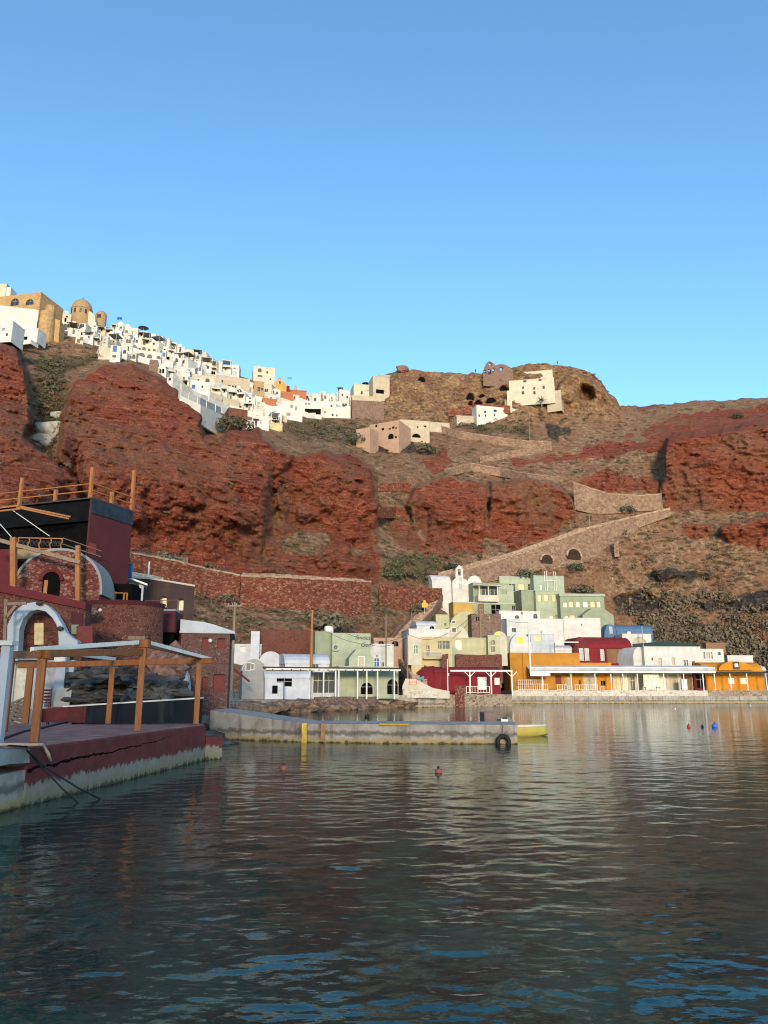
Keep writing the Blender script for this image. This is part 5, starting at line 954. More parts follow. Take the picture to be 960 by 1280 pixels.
fs += [(0, n, 3*n, 2*n), (n-1, 3*n-1, 4*n-1, 2*n-1)]
mb.add(vs, fs).build('arch_band', M['limewhite'], e, smooth=False, bevel=.03)
q = MB(); p0 = A(70, 826); p1 = A(84, 806); q.box(p0[0], p1[0], .05, th-.05, A(72, 880)[1]-.3, A(72, 807.2)[1]); q.build('right_pier', M['limewhite'], e)
MB().prism([A(70, 828), A(84, 828), A(84, 818), A(70, 818)], -.3, -.003).build('junction_box', M['wwhite'], e)
for px, py in ((50.5, 754.5), (76, 786)): u, z = A(px, py); MB().blob((u, -.12, z), (.16,.12,.1), 3, 2, .1).build('spotlight', M['iron'], e)
# the white room under the arch
rm = Plane(10, 86, 905, YA-1.6, 8); U2 = rm.uv; e = empty('white_room', rm.O, rm.r); tag(e, 'whitewashed room front with a tall cream door under the white arch', 'house')
zb_ = -.3; w_ = rm.w; zt_ = U2(45, 825)[1]
H = [(U2(18, 850)[0], U2(33, 850)[0], U2(25, 879)[1], U2(25, 830)[1], False)]
wall_mesh(w_, zt_, .5, H, .5, .15).build('wall', M['cool'], e); pane(e, H[0], 'p', .15); MB().prism([U2(45, 872), U2(84, 872), U2(84, 829), U2(45, 829)], -.05, -.003).build('plank_panel', simple('whitewashed_planks', (.42, .41, .40), .8, .25, 3), e); MB().box(-.2, w_*.55, -.5, .1, zt_+.003, zt_+.15).build('canopy', M['limewhite'], e)
fr2 = Plane(2, 30, 905, YA-3.2, 8); e = empty('timber_trestle', fr2.O, fr2.r); tag(e, 'weathered timber trestle frame left of the white arch', 'frame')
for a, b, nm in (((6, 803), (8, 749), 'post'), ((8, 755), (33, 754), 'beam'), ((7, 773), (20, 757), 'brace')): (ua, za), (ub, zb) = fr2.uv(*a), fr2.uv(*b); MB().bar((ua,0,za),(ub,0,zb),.12).build(nm, M['pole'], e)
# bastion, balcony box
bs = at(146, 805, 41); zt = at(146, 752, 40).z; e = empty('stone_bastion', (at(150, 780, 43).x, 43.5, 1.0)); tag(e, 'round maroon rubble bastion wall below the dark terrace', 'bastion')
rad = 2.15; MB().lathe([(rad+.25,-1),(rad,zt-1.0),(0,zt-1.0)], 40, arc=(math.pi*.95, math.pi*2.1)).build('wall', M['redstone'], e)
MB().lathe([(rad+.02,zt-.99),(rad+.12,zt-.75),(rad-.4,zt-.75)], 32, arc=(math.pi*.95, math.pi*2.1)).build('coping', M['tower'], e); MB().blob((-.55,-rad-.02,at(133,762,41).z-1), .1, 1, 2, .05).build('wall_lamp', M['wwhite'], e)
o = MB().blob((0,0,0), (.62,.4,.22), 4, 3, .2).build('hanging_stone', M['brownstone']); o.location = at(108, 765, 40.2); tag(o, 'oval grey stone lump fixed at the left of the round bastion', 'stone')
e, pl, w, h = house('maroon_balcony', 'plain dark maroon balcony box between the round bastion and the vaulted stone house', 184, 218, 763, 790, 'tower', 45.5, 6, 3, holes=[], cat='balcony', sink=0.0, parapet=False)
MB().box(.15, w-.1, .4, 2.9, -3.5, -.003).build('dark_fill', M['black'], e)  # black block: shade beneath the balcony put into its colour
house('under_wall', 'shadowed maroon rubble wall under the plain balcony box', 176, 222, 790, 865, 'redstone', 47.5, 6, 2, holes=[], cat='wall', sink=1, parapet=False)
# vaulted stone house
e, pl, w, h = house('vaulted_stone_house', 'maroon rubble house with a white vaulted roof and two red shutters', 222, 284, 791, 872, 'greystone', 46.5, 10, 6.5, holes=[(252.5, 260.5, 797, 812, 'r'), (272, 281, 798, 812, 'r'), (253, 259, 846, 863, 'r'), (267, 281, 843, 866, 'r')], sink=1, parapet=False, cat='house')
z0 = h; zl = pl.uv(223, 776)[1]; zr = pl.uv(283, 792)[1]; n = 10
zc_ = zl - h; pr = [(-.08, h+.003), (w+.25, h+.003), (w+.25, h+.12), (w*.85, h+.22+zc_*.15), (w*.65, h+.2+zc_*.45), (w*.45, h+.15+zc_*.7), (w*.22, h+zc_), (-.08, h+zc_*1.12)]
MB().prism(pr, -.15, 6.6).build('roof', M['limewhite'], e); MB().box(-.1, w+.3, -.12, 0-.003, h-.02, h+.1).build('eaves_band', M['limewhite'], e)
u, z = pl.uv(263, 801); MB().blob((u,-.15,z), .13, 2, 2, .05).build('wall_lamp', M['wwhite'], e)
qa = Plane(218, 240, 868, 44.6, 8); e = empty('white_quarter_arch', qa.O, qa.r); tag(e, 'white curved quarter arch against the vaulted stone house', 'arch')
c_o = [qa.uv(*p) for p in ((218, 834), (225, 833.5), (231, 837), (235, 845), (236, 860), (236, 868))]; c_i = [qa.uv(*p) for p in ((218, 838), (223, 838), (227, 843), (229, 851), (229, 860), (229, 868))]
mb = MB(); n = 6; mb.add([(u,0,z) for u, z in c_o]+[(u,0,z) for u, z in c_i]+[(u,1.2,z) for u, z in c_o]+[(u,1.2,z) for u, z in c_i], sum([[(i,i+1,n+i+1,n+i),(2*n+i,3*n+i,3*n+i+1,2*n+i+1),(i,2*n+i,2*n+i+1,i+1),(n+i,n+i+1,3*n+i+1,3*n+i)] for i in range(n-1)], [])).build('arch_band', M['limewhite'], e)
# ------------------------------------------------------------------ upper terrace: dark tower, red vault, balcony
tw = Plane(-62, 103, 760, 51.0, -20)
tw.O = at(103, 760, 48) - tw.t * 11.0; tw.w = 11.0
e = empty('dark_tower', tw.O, tw.r); tag(e, 'tall maroon tower house with black tarpaulin front and timber posts on its roof', 'tower'); h = tw.uv(103, 625)[1]; dz = 4.1
zb = -2.5; z1 = tw.uv(103, 642)[1]
q = MB(); q.box(0, 11, .5, dz, zb, h); q.build('wall', M['tower'], e)
q = MB(); q.box(10.86, 11, 0, .497, zb, h); q.build('corner_wall', M['tower'], e)
MB().box(-.1, 10.857, .1, .496, tw.uv(90, 652)[1], h-.05).build('tarpaulin_band', M['tarp'], e); MB().box(0, 10.85, .42, .495, zb, tw.uv(90, 652)[1]-.003).build('dark_interior_sheet', M['black'], e)  # lower black sheet: dark of the open terrace put into colour
MB().box(11.003, 11.06, -.02, dz+.03, z1, h+.03).build('side_tarpaulin', M['tarpblue'], e); MB().box(-.15, 11.08, -.05, dz+.06, h+.032, h+.12).build('roof_edge', M['iron'], e)
MB().box(11.003, 11.03, .05, .75, tw.uv(103, 691)[1], tw.uv(103, 678)[1]).build('rust_patch', simple('rust_red_patch', (.22, .045, .03), .8, .2), e); MB().blob((11.1, 2.9, tw.uv(140, 725)[1]), .12, 1, 2, .05).build('wall_lamp', M['wwhite'], e)
q = None; zt = h + .12
for u, v, hh, nm in ((10.75, .1, 2.05, 'tall'), (4.9, .1, 1.9, 'tall'), (11.0-.1, dz-.05, 2.9, 'tall'), (7.9, .1, .8, 's'), (10.95, 1.9, .8, 's')): MB().box(u-.1, u+.1, v-.1, v+.1, zt+.002, zt+hh).build('roof_post', M['wood2'], e, bevel=.01)
for k_ in (.48, .95):
    MB().bar((0,.1,zt+k_),(10.75,.1,zt+k_),.07).build('roof_rail', M['wood2'], e); MB().bar((10.9,.1,zt+k_),(10.9,dz,zt+k_),.07).build('roof_rail', M['wood2'], e)
MB().bar((0,.0,zt+.08),(6.2,-1.4,tw.uv(20,636)[1]),.08).build('spar', M['wood2'], e) if False else None
aw = at(-10, 634, 44); 
e2 = empty('awning_frame', at(25, 632, 46)); tag(e2, 'folded timber awning frame hanging from the dark tower front', 'awning'); b0 = e2.location.copy()
for a, b in (((-20, 637, 46), (24, 632, 46)), ((20, 632, 46), (88, 646, 47.6)), ((20, 634, 46), (86, 648.5, 47.6)), ((-20, 641, 45.5), (26, 636, 45.5))): MB().bar(at(*a)-b0, at(*b)-b0, .1).build('spar', M['wood2'], e2)
for a, b in (((0, 655, 44.5), (14, 671, 43.2)), ((16, 638, 46), (62, 670, 45))): MB().bar(at(*a)-b0, at(*b)-b0, .035).build('stay', M['alu'], e2)
# red vault in front of the tower
rv = Plane(14, 122, 772, 44.2, 6); U = rv.uv; e = empty('red_vault', rv.O, rv.r); tag(e, 'red stone vault with pale pointing and a dark arched doorway', 'house')
w_ = rv.w; zt = U(60, 688)[1]; zs = U(20, 742)[1]; n = 20; c = w_/2
pr = [(0,-1),(w_,-1)] + [(c+c*math.cos(math.pi*i/n), zs+(zt-zs)*math.sin(math.pi*i/n)**.85) for i in range(n+1)]
MB().prism(pr, 0, 3).build('wall', M['redstone2'], e)
MB().prism([(u + (.0), z) for u, z in [(c+(c+.15)*math.cos(math.pi*i/n), zs+(zt+.15-zs)*math.sin(math.pi*i/n)**.85) for i in range(n+1)]] + [(c+(c+.004)*math.cos(math.pi*i/n), zs+(zt+.004-zs)*math.sin(math.pi*i/n)**.85) for i in range(n, -1, -1)], -.05, 3.0).build('roof', M['grey'], e)
u0, u1 = U(52, 745)[0], U(74, 745)[0]; z0, z1 = U(62, 745)[1]-1.2, U(62, 715)[1]; ro = [(u0,z0),(u1,z0)]+arc(u0,u1,z0,z1,14); MB().prism(ro, -.06, -.003).build('doorway', M['black'], e)
A1 = arc(u0-.18,u1+.18,z0,z1+.18,14); A2 = arc(u0,u1,z0,z1,14); m = len(A1); mb = MB(); mb.add([(a,-.16,b) for a, b in A1]+[(a,-.16,b) for a, b in A2]+[(a,-.003,b) for a, b in A1]+[(a,-.003,b) for a, b in A2], sum([[(i,i+1,m+i+1,m+i),(2*m+i,3*m+i,3*m+i+1,2*m+i+1),(i,2*m+i,2*m+i+1,i+1),(m+i,m+i+1,3*m+i+1,3*m+i)] for i in range(m-1)], [])).build('arch_surround', M['maroon'], e)
MB().box(u0+.1,u0+.3,-.1,-.062,z0,z1-.5).build('door_leaf', M['wood2'], e)
bl = Plane(20, 77, 694, 44.9, 6); e = empty('balcony', bl.O, bl.r); tag(e, 'small balcony with an ornate iron railing above the red vault', 'balcony'); zt = bl.uv(50, 672)[1]; zf = bl.uv(50, 687)[1]
MB().box(0, bl.w, 0, 2.6, -.2, zf).build('base', M['tan'], e); MB().box(0, bl.w, 0, .06, zt-.06, zt).build('top_rail', M['wood2'], e); MB().box(0, bl.w, 0, .06, zf+.05, zf+.1).build('bottom_rail', M['wood2'], e)
for i in range(5): u = .03 + (bl.w-.1)*i/4; MB().tube([(u,.03,zf+.1),(u-.06,.03,zf+.3),(u+.03,.03,zf+.5),(u,.03,zt-.06)], .045, 6).build('baluster', M['wood2'], e)
q = MB()
for i in range(4):
    for s_ in (0, 1): uc = .03+(bl.w-.1)*(i+.5)/4+(s_-.5)*.25; q.tube([(uc+.13*math.cos(k*.6)*(1-k/22), .03, (zf+zt)/2+.2*math.sin(k*.6)*(1-k/22)) for k in range(16)], .022, 5)
q.build('scrollwork', M['iron'], e)
for k_ in (.5, 1.0): MB().bar((bl.w,.03,zf+(zt-zf)*k_), (bl.w+1.6,2.6,zf+(zt-zf)*k_-.3), .05).build('side_rail', M['pole'], e)
# terrace posts with the sloping beam, red block at the far left
e = empty('terrace_trellis', at(18, 750, 42.6)); tag(e, 'two orange terrace posts joined by a grey sloping beam before the red vault', 'frame'); b0 = e.location.copy()
for (px, pt, pb, Y) in ((17, 672, 748, 42.6), (97.5, 682, 758, 43.4)): MB().bar(at(px, pb, Y)-b0, at(px, pt, Y)-b0, .3 if px < 50 else .24).build('post', M['wood2'], e, bevel=.012)
MB().bar(at(-20, 670, 42.4)-b0, at(100, 703, 43.2)-b0, .16, .22).build('beam', M['pole'], e, bevel=.01)
MB().bar(at(17, 740, 42.5)-b0, at(97, 750, 43.3)-b0, .05).build('lower_rail', M['pole'], e)
house('red_block', 'plain red walled room at the far left behind the terrace post', -200, 15, 684, 750, 'maroon', 45.0, 4, 4, holes=[('uv', 1.2, 2.6, .2, 1.2, 'm')], parapet=False, sink=1, cat='house')
sb = MB().box(-4, 4.9, 0, 5.5, -.6, 0).build('terrace_floor', M['tower']); sb.location = (at(60, 750, 44).x, 42.2, at(60, 762, 43).z+.05); tag(sb, kind='structure')
# cellar under the tower
cl = Plane(108, 160, 770, 48.6, 4); U = cl.uv; e = empty('terrace_cellar', cl.O, cl.r); tag(e, 'black recessed cellar with an orange wooden door under the maroon tower', 'cellar'); MB().box(0, cl.w*.28, 0, 3, -1, U(115, 716)[1]).build('wall', M['redstone2'], e); MB().box(cl.w*.28+.01, cl.w, .6, 3, -1, U(140, 728)[1]).build('dark_fill', M['black'], e); (a, z0), (b, z1) = U(129, 756), U(143, 738); MB().box(a, b, .5, .58, z0, z1).build('door', M['wood'], e)
a, b = at(108, 756, 46.6), at(158, 757, 48.2); railing('terrace_railing', 'thin timber railing along the edge above the round bastion', [a, a.lerp(b, .55), b.lerp(a, .08), b], .78, 'wood2', rails=(1.0,), r=.035)
house('grey_barrel', 'grey barrel roof curving out beside the maroon tower foot', 98, 117, 707, 740, 'grey', 47.4, 8, 3, 'end', rise=2.0, cat='vault')
# dark purple house behind
e, pl, w, h = house('dark_purple_house', 'long dark purple rendered house with two pale arched openings', 172, 241, 732, 775, 'darkrender', 60, 14, 6, holes=[(200.5, 208, 745, 759, 'ap'), (223, 229, 748, 763, 'ap')], sink=3, parapet=False, rev=.5)
zt = pl.uv(180, 721)[1]; mb = MB(); mb.prism([(-2, h+.003), (w, h+.003), (w, h+.05), (w*.15, pl.uv(185, 724)[1]), (-2, pl.uv(160, 722)[1])], 0, 6).build('sloped_upper_wall', M['darkrender'], e); MB().bar((-2,-.03,pl.uv(160, 722)[1]+.05),(w*.15,-.03,pl.uv(185,724)[1]+.08),.14).build('coping', M['cream'], e); MB().bar((w*.15,-.03,pl.uv(185,724)[1]+.08),(w,-.03,h+.12),.14).build('coping', M['cream'], e)
house('limewashed_roof', 'pale blue limewashed flat roof edge behind the round bastion', 176, 216, 758, 768, 'limewhite', 52, 8, 4, 'side', rise=.6, cat='roof', sink=2)
pw = Plane(157, 184, 747, 54, 18); e = empty('white_porch', pw.O, pw.r); tag(e, 'small white porch with two posts and a sloping slatted roof', 'porch')
for px in (164, 177): u, zt = pw.uv(px, 729); MB().box(u-.16, u+.16, 0, .3, -1, zt).build('post', M['limewhite'], e)
(a, za), (b, zb) = pw.uv(155, 722), pw.uv(184, 733); MB().prism([(a,za),(b,zb),(b,zb+.12),(a,za+.12)], -.5, 1.6).build('roof', M['alu'], e)
o = MB().box(-.28,.28,0,.25,0,1.0).build('blue_barrel', M['wblue'], bevel=.05); o.location = at(159, 722, 53); tag(o, 'bright blue upright box at the right edge of the maroon tower', 'box')
strip_wall('concrete_ledge', 'pale concrete ledge with a thin railing behind the white porch', [(158, 714), (185, 718), (204, 722)], [(158, 724), (185, 726), (204, 729)], [64, 66, 68], 2, 'quaystone', 'ledge')
_, _t = pole('thin pale lamp post standing on the concrete ledge', 185, 702, 726, 63.5, .07, 'alu', name='lamp_post', cat='lamp post')
a, b = at(180, 768, 51.5), at(222, 766, 54); railing('terrace_railing', 'rusty thin railing before the dark purple house', [a, a.lerp(b, .5), b], .9, 'wbrown', rails=(1.0,), r=.03)
# ------------------------------------------------------------------ sampled surface of the finished hillside
def surf(px, py):
    px = np.asarray(px, float); py = np.asarray(py, float)
    ci = np.interp(px, cols, np.arange(len(cols))); f_ = np.interp(px, cols, foot); s_ = np.interp(px, cols, skl)
    tr = np.clip((f_ - py) / (f_ - s_), 0, 1) * (NR - 1); i = np.clip(tr.astype(int), 0, NR-2); j = np.clip(ci.astype(int), 0, len(cols)-2); u = ci - j; v = tr - i
    return Y2[i,j]*(1-v)*(1-u) + Y2[i,j+1]*(1-v)*u + Y2[i+1,j]*v*(1-u) + Y2[i+1,j+1]*v*u
def spt(px, py):
    Y = float(surf(px, py)); return at(px, py, Y)
# ------------------------------------------------------------------ walls and paths on the slope
M['greyrubble'] = stonewall('grey_rubble_masonry', [(.10,.085,.07), (.18,.155,.13), (.26,.23,.19)], (.13,.11,.09), 1.3, .07)
def sw(label, top, bot, mat='drystone', th=1.0, off=1.6, cap=None, name='retaining_wall', capmat=None):
    Y = [float(surf(*b)) - off for b in bot]
    return strip_wall(name, label, top, bot, Y, th, mat, 'wall', 'stone walls on the cliff slope', cap, capmat)
sw('long red dry stone retaining wall with a pale coping above the white houses', [(300,721),(340,722),(380,724),(425,726),(464,728)], [(300,752),(340,755),(380,758),(425,761),(464,762)], cap=.35, capmat='pathstone')
sw('thin upper parapet line over the long red retaining wall', [(303,716),(340,717),(380,719.5),(455,724)], [(303,720),(340,721.5),(380,723),(455,727)], 'pathstone', .6, 2.2)
sw('red dry stone wall right of the small dark doorway', [(474,730),(515,733.5),(562,736)], [(474,752),(515,757),(562,753)])
sw('red rubble retaining wall above the dark purple house', [(162,692),(190,697),(222,703),(262,713),(299,720)], [(162,716),(190,726),(222,736),(262,743),(299,751)], cap=.3, capmat='pathstone')
sw('low pale topped terrace wall under the main red bluff', [(162,688),(200,693),(235,697)], [(162,692),(200,698),(235,703)], 'greyrubble')
sw('dull red stone wall behind the chimney tower house', [(318,787),(350,787),(398,788)], [(318,822),(350,823),(398,824)], 'redstone', .8, 2.5)
sw('short red terrace wall in the gully between the bluffs', [(472,604),(495,603),(514,605)], [(472,609),(495,609),(514,610)], 'drystone', .8, 2.0); sw('lower pale red terrace wall in the gully between the bluffs', [(472,634),(495,634),(512,640)], [(472,641),(495,642),(512,646)], 'drystone', .8, 2.0)
0 and sw('grey rubble retaining wall in the ravine left of the main red bluff', [(36,486),(48,474),(66,467),(96,466)], [(38,500),(50,508),(64,510),(80,496)], 'greyrubble', 1, 3)
# the ramp with the arches
rt = [(545,722),(572,716),(600,708),(630,699.5),(660,690),(690,679),(720,668),(745,660),(770,653),(800,645.5),(838,637)]
rb = [(545,734),(572,731),(600,724),(630,717),(660,711),(690,706),(720,700),(745,693),(770,680),(800,654),(838,640)]
Yr = [float(surf(*b)) - 1.0 for b in rb]; Yr = list(np.convolve(np.pad(Yr, 2, 'edge'), np.ones(5)/5, 'valid'))
rw = strip_wall('ramp_wall', 'long pale stone ramp wall with two arches climbing above the green houses', rt, rb, Yr, 1.2, 'rampstone', 'wall', None, .4, 'pathstone')
for px, pt, pb, w_ in ((683, 693.5, 703, 18), (717, 686.5, 698, 22)):
    Yw = float(np.interp(px, [p[0] for p in rb], Yr)); a = at(px, pb, Yw); wd = w_*Yw/960*.98; h_ = at(px, pt, Yw).z-a.z; dY = (np.interp(px+10, [p[0] for p in rb], Yr)-np.interp(px-10, [p[0] for p in rb], Yr))/(20*Yw/960); rz = math.atan(dY)
    Mx = Matrix.Translation(a-rw.location) @ Matrix.Rotation(rz, 4, 'Z'); pr = [(-wd/2,-.3),(wd/2,-.3)]+arc(-wd/2, wd/2, 0, h_, 12, h_*.8); MB().prism(pr, -.25, .1, Mx).build('arch_shade', simple('arch_shade_brown', (.035,.02,.015), .95, .4, 1), rw)  # dark slab proud of the wall; the arch's shade is its colour
    A1 = arc(-wd/2-.5, wd/2+.5, 0, h_+.5, 12, h_*.8+.5); A2 = arc(-wd/2, wd/2, 0, h_, 12, h_*.8); m = len(A1)
    mb = MB(); mb.add([Mx @ Vector(v) for v in [(p,-.45,q) for p, q in A1]+[(p,-.45,q) for p, q in A2]+[(p,.05,q) for p, q in A1]+[(p,.05,q) for p, q in A2]], sum([[(i,i+1,m+i+1,m+i),(2*m+i,3*m+i,3*m+i+1,2*m+i+1),(i,2*m+i,2*m+i+1,i+1),(m+i,m+i+1,3*m+i+1,3*m+i)] for i in range(m-1)], [])).build('arch_ring', M['pathstone'], rw)
sw('upper parapet of the ramp under the middle red bluffs', [(548,716),(590,704),(640,690),(690,673),(720,662),(770,650),(838,634)], [(548,722),(590,710),(640,696),(690,679),(720,668),(770,655),(838,638)], 'pathstone', .8, 1.2)
sw('sloping buttress end of the ramp wall', [(757,676),(763,673)], [(768,691),(774,690)], 'rampstone', 1.0, 3.0)
sw('curving pale retaining wall of the zigzag path by the right red cliff', [(716,603),(740,611),(765,618.5),(800,620),(827,618)], [(718,632),(740,637),(765,637),(800,634),(827,633)], 'rampstone', 1.0, 2.2, cap=.3, capmat='pathstone')
sw('thin pale path wall over the middle red bluffs', [(556,588),(588,579.5),(625,586),(660,593),(697,597)], [(556,592),(588,584),(625,591),(660,597),(697,601)], 'rampstone', .8, 2.5, cap=.25, capmat='pathstone')
sw('pale path wall below the ruined tan house', [(545,531),(575,540),(610,545),(650,551),(690,553)], [(545,534),(575,545),(610,550),(650,556),(690,557)], 'rampstone', .8, 2.0, cap=.25, capmat='pathstone'); sw('short pale path wall rising to the bare field pole', [(600,571),(640,563),(690,556)], [(600,575),(640,568),(690,560)], 'rampstone', .8, 2.0)
sw('reddish stone terrace wall left of the fishing houses ravine', [(560,512),(600,505),(638,507)], [(560,517),(600,512),(638,513)], 'drystone', .8, 2.0)
for lb, px, pt, pb in (('bare wooden pole in the scrub under the castle house', 662.5, 525, 553), ('lamp pole standing on the zigzag path ramp', 737.5, 640, 664), ('short post beside the foot of the right red cliff', 828, 612, 636)):
    b_ = spt(px, pb); pole(lb, px, pt, pb, b_.y-1.2, .14)
# ------------------------------------------------------------------ houses near the top right
def hs(name, label, a, b, t_, bt, mat, rot=0, dep=6, off=1.5, **k):
    k.setdefault('detail', False); return house(name, label, a, b, t_, bt, mat, float(surf((a+b)/2, bt)) - off, rot, dep, **k)
hs('castle_house', 'tall cream castle house with four rows of square windows on the headland', 637, 694, 472, 500, 'cream', -12, 12, 0.9, holes=[(652,655.5,489,493,'w'), (666.5,669.5,489,493,'w'), (652.5,655,483,486,'w'), (666.5,669,484,487,'w'), (678,681,482,486,'w'), (654,658,474,478,'w'), (673,677,472,476,'w')], cat='house', sink=2.5, detail=False, parapet=True)
hs('castle_house', 'set back top storey of the cream castle house with a flat pale roof', 655, 691, 462.5, 473, 'cream', -12, 8, -1.2, holes=[(666,668,467,470,'w')], sink=6)
hs('garden_wall', 'tan retaining wall right of the castle house palm', 684, 702, 487, 506, 'beige', -24, 5, 1.0, cat='wall', sink=3, parapet=False); hs('garden_wall', 'low cream buttress wall at the left foot of the castle house', 634, 640, 488, 503, 'cream', -10, 4, 3, cat='wall', sink=4, parapet=False)
hs('ochre_hut', 'tiny ochre hut above the white cave house row', 631, 638, 500, 508, 'tan', 0, 4, 2, cat='hut')
hs('cave_house_row', 'white cave house row with many small dark windows below the castle', 596, 650, 507, 523, 'white', 14, 5, 2.5, holes=[(598,600,518,521,'w'), (605,608,513.5,516,'w'), (606,608,518,521,'d'), (617,621,512,515,'w'), (617,619,517,520,'d'), (629,633,512.5,516,'w'), (640,642,514,516.5,'w'), (644,646,512,515,'w')], sink=4)
hs('cave_house', 'small cream vaulted house left of the white cave house row', 571, 597, 517, 527, 'beige', 12, 4, 2, roof='side', rise=1.2, sink=4)
# ruined red wall with arched windows open to the sky
rp = Plane(604, 641, 470, float(surf(622, 470))-3, 6); w_ = rp.w; e = empty('ruined_wall', rp.O, rp.r); tag(e, 'ruined red stone gables with arched windows open to the sky', 'ruin'); zp = lambda py: rp.uv(612, py)[1]; uu = lambda px: rp.uv(px, 460)[0]
HL = [(uu(611),uu(614.5),zp(456.5),zp(453.2)), (uu(609.5),uu(613.5),zp(468),zp(461.5)), (uu(615.3),uu(618.3),zp(464.5),zp(460)), (uu(625),uu(628),zp(463),zp(458)), (uu(605.3),uu(607.6),zp(467),zp(463))]
mb = MB(); NCO = 74
def outl(u):
    px = 604 + 37*u/w_; g1 = 451.6 + max(0, (px-612.5)/8)**2*6 if px > 612.5 else 451.6 + ((612.5-px)/8)**2*13; g2 = 454.5 + ((px-628)/13)**2*(6 if px > 628 else 5); 
    return zp(min(g1, g2)) 
for i in range(NCO):
    ua, ub = w_*i/NCO, w_*(i+1)/NCO; uc = (ua+ub)/2; zt = outl(uc); segs = [(-4, zt)]
    for h0, h1, z0, z1 in HL:
        if h0 < uc < h1:
            r_a = (h1-h0)/2; zz1 = z1 - r_a + math.sqrt(max(0, r_a**2-(uc-(h0+h1)/2)**2)); ns = []
            for a, b in segs:
                if a < z0: ns.append((a, min(b, z0)))
                if b > zz1: ns.append((max(a, zz1), b))
            segs = ns
    for a, b in segs:
        if b-a > .05: mb.box(ua, ub, 0, .9, a, b)
mb.build('wall', M['brownstone'], e)
for k_, (px, pt, pb, w2) in enumerate(((588,491.5,498,9), (598,500,509,11), (614,497.5,502,12), (629.5,482,487,9), (603,493,495.5,7), (588.5,501,505,5), (613,474,477.5,3.5), (624,475,478.5,3.5), (677-150,471.5,476,9))):
    nm = ('leftmost black cave arch beneath the ruined red gables', 'largest black cave arch beneath the ruined red gables', 'wide flat black cave arch left of the white cave house row', 'black cave mouth high up beside the castle house', 'thin dark slit between the cave arches', 'tiny cave arch at the left of the largest one', 'small dark window hole right under the ruined gables', 'second small window hole under the ruined gables', 'lone black cave arch high in the ochre cliff')[k_]
    p = spt(px, pb); Yc = p.y-1.0; a = at(px, pb, Yc); wd = w2*Yc/960; h_ = at(px, pt, Yc).z-a.z; e = empty('cave_arch', a); tag(e, nm, 'cave', 'cave openings in the headland')
    pr = [(-wd/2,-.3),(wd/2,-.3)]+arc(-wd/2, wd/2, 0, h_, 10, h_*.85); MB().prism(pr, -.1, 3).build('opening', M['black'], e)
    A1 = arc(-wd/2-.35, wd/2+.35, -.2, h_+.35, 10, h_*.85+.35); A2 = arc(-wd/2, wd/2, -.2, h_, 10, h_*.85); m = len(A1); MB().add([(x_,-.4,z_) for x_, z_ in A1]+[(x_,-.4,z_) for x_, z_ in A2]+[(x_,1,z_) for x_, z_ in A1]+[(x_,1,z_) for x_, z_ in A2], sum([[(i,i+1,m+i+1,m+i),(i,2*m+i,2*m+i+1,i+1),(m+i,m+i+1,3*m+i+1,3*m+i)] for i in range(m-1)], [])).build('arch_ring', M['drystone'], e)
# tan ruin in the middle
hs('tan_ruin', 'pinkish tan ruined house with an arched doorway and scattered square holes', 462, 499, 525, 553, 'pink', -26, 9, 3, holes=[(485,492,542,552,'ak'), (493.5,496,545,551,'k'), (469,471.5,531,534,'k'), (469,472,540,542,'k'), (477,480,535,538,'k'), (486,488.5,535,537,'k'), (490,493,533,536,'k'), (494,496,534,536,'k')], cat='ruin', sink=5, parapet=False)
hs('tan_ruin', 'stepped low left wall of the pinkish tan ruin', 445, 462.3, 534, 556, 'pink', -26, 6, 3.5, cat='ruin', sink=4, parapet=False)
hs('tan_ruin', 'greyer long back wing of the tan ruin with a wide dark arch', 499.5, 537, 524, 549, 'beige', 12, 7, 4, holes=[(515,526,542,547,'ak'), (521,523,533,535,'k'), (530,533,532,534,'k'), (503,505,545,547,'k')], cat='ruin', sink=5, parapet=False); hs('tan_ruin', 'low sloping tail wall at the right of the tan ruin', 537, 562, 527, 538, 'beige', 14, 3, 2.5, cat='ruin', sink=4, parapet=False)
# beige cliff houses right of the village
hs('cliff_house', 'beige cliff house with an overhanging brown awning roof', 466, 487, 470, 494, 'beige', 14, 8, 4, holes=[(470,480,487,492,'k'), (458,466,490,492,'k')], cat='house', sink=5); hs('cliff_house', 'stepped beige cliff house with a parasol on its terrace', 442, 467, 480, 503, 'cream', 12, 8, 4, holes=[(451,453.5,489,493,'w'), (457,463,488,490,'m'), (446,453,497.5,499,'k')], cat='house', sink=5)
hs('long_terrace', 'long cream terrace wall below the stepped beige cliff house', 440, 481, 494.5, 505, 'beige', 8, 6, 6, cat='terrace', sink=2); hs('basalt_wall', 'dark brown basalt retaining wall under the long cream terrace', 440, 480, 500, 517, 'brownstone', 8, 3, 7, cat='wall', sink=4, parapet=False)
hs('village_house', 'white stepped house at the right end of the village saddle', 424, 442, 487, 503, 'white', 18, 6, 4, holes=[(427,429,492,495,'w'), (433,435,495,498,'w')], sink=4)
hs('roof_canopy', 'dark slanted canopy on the topmost beige cliff house', 474, 492, 468, 471, 'awning', 10, 5, 2, cat='canopy', sink=.2, parapet=False)
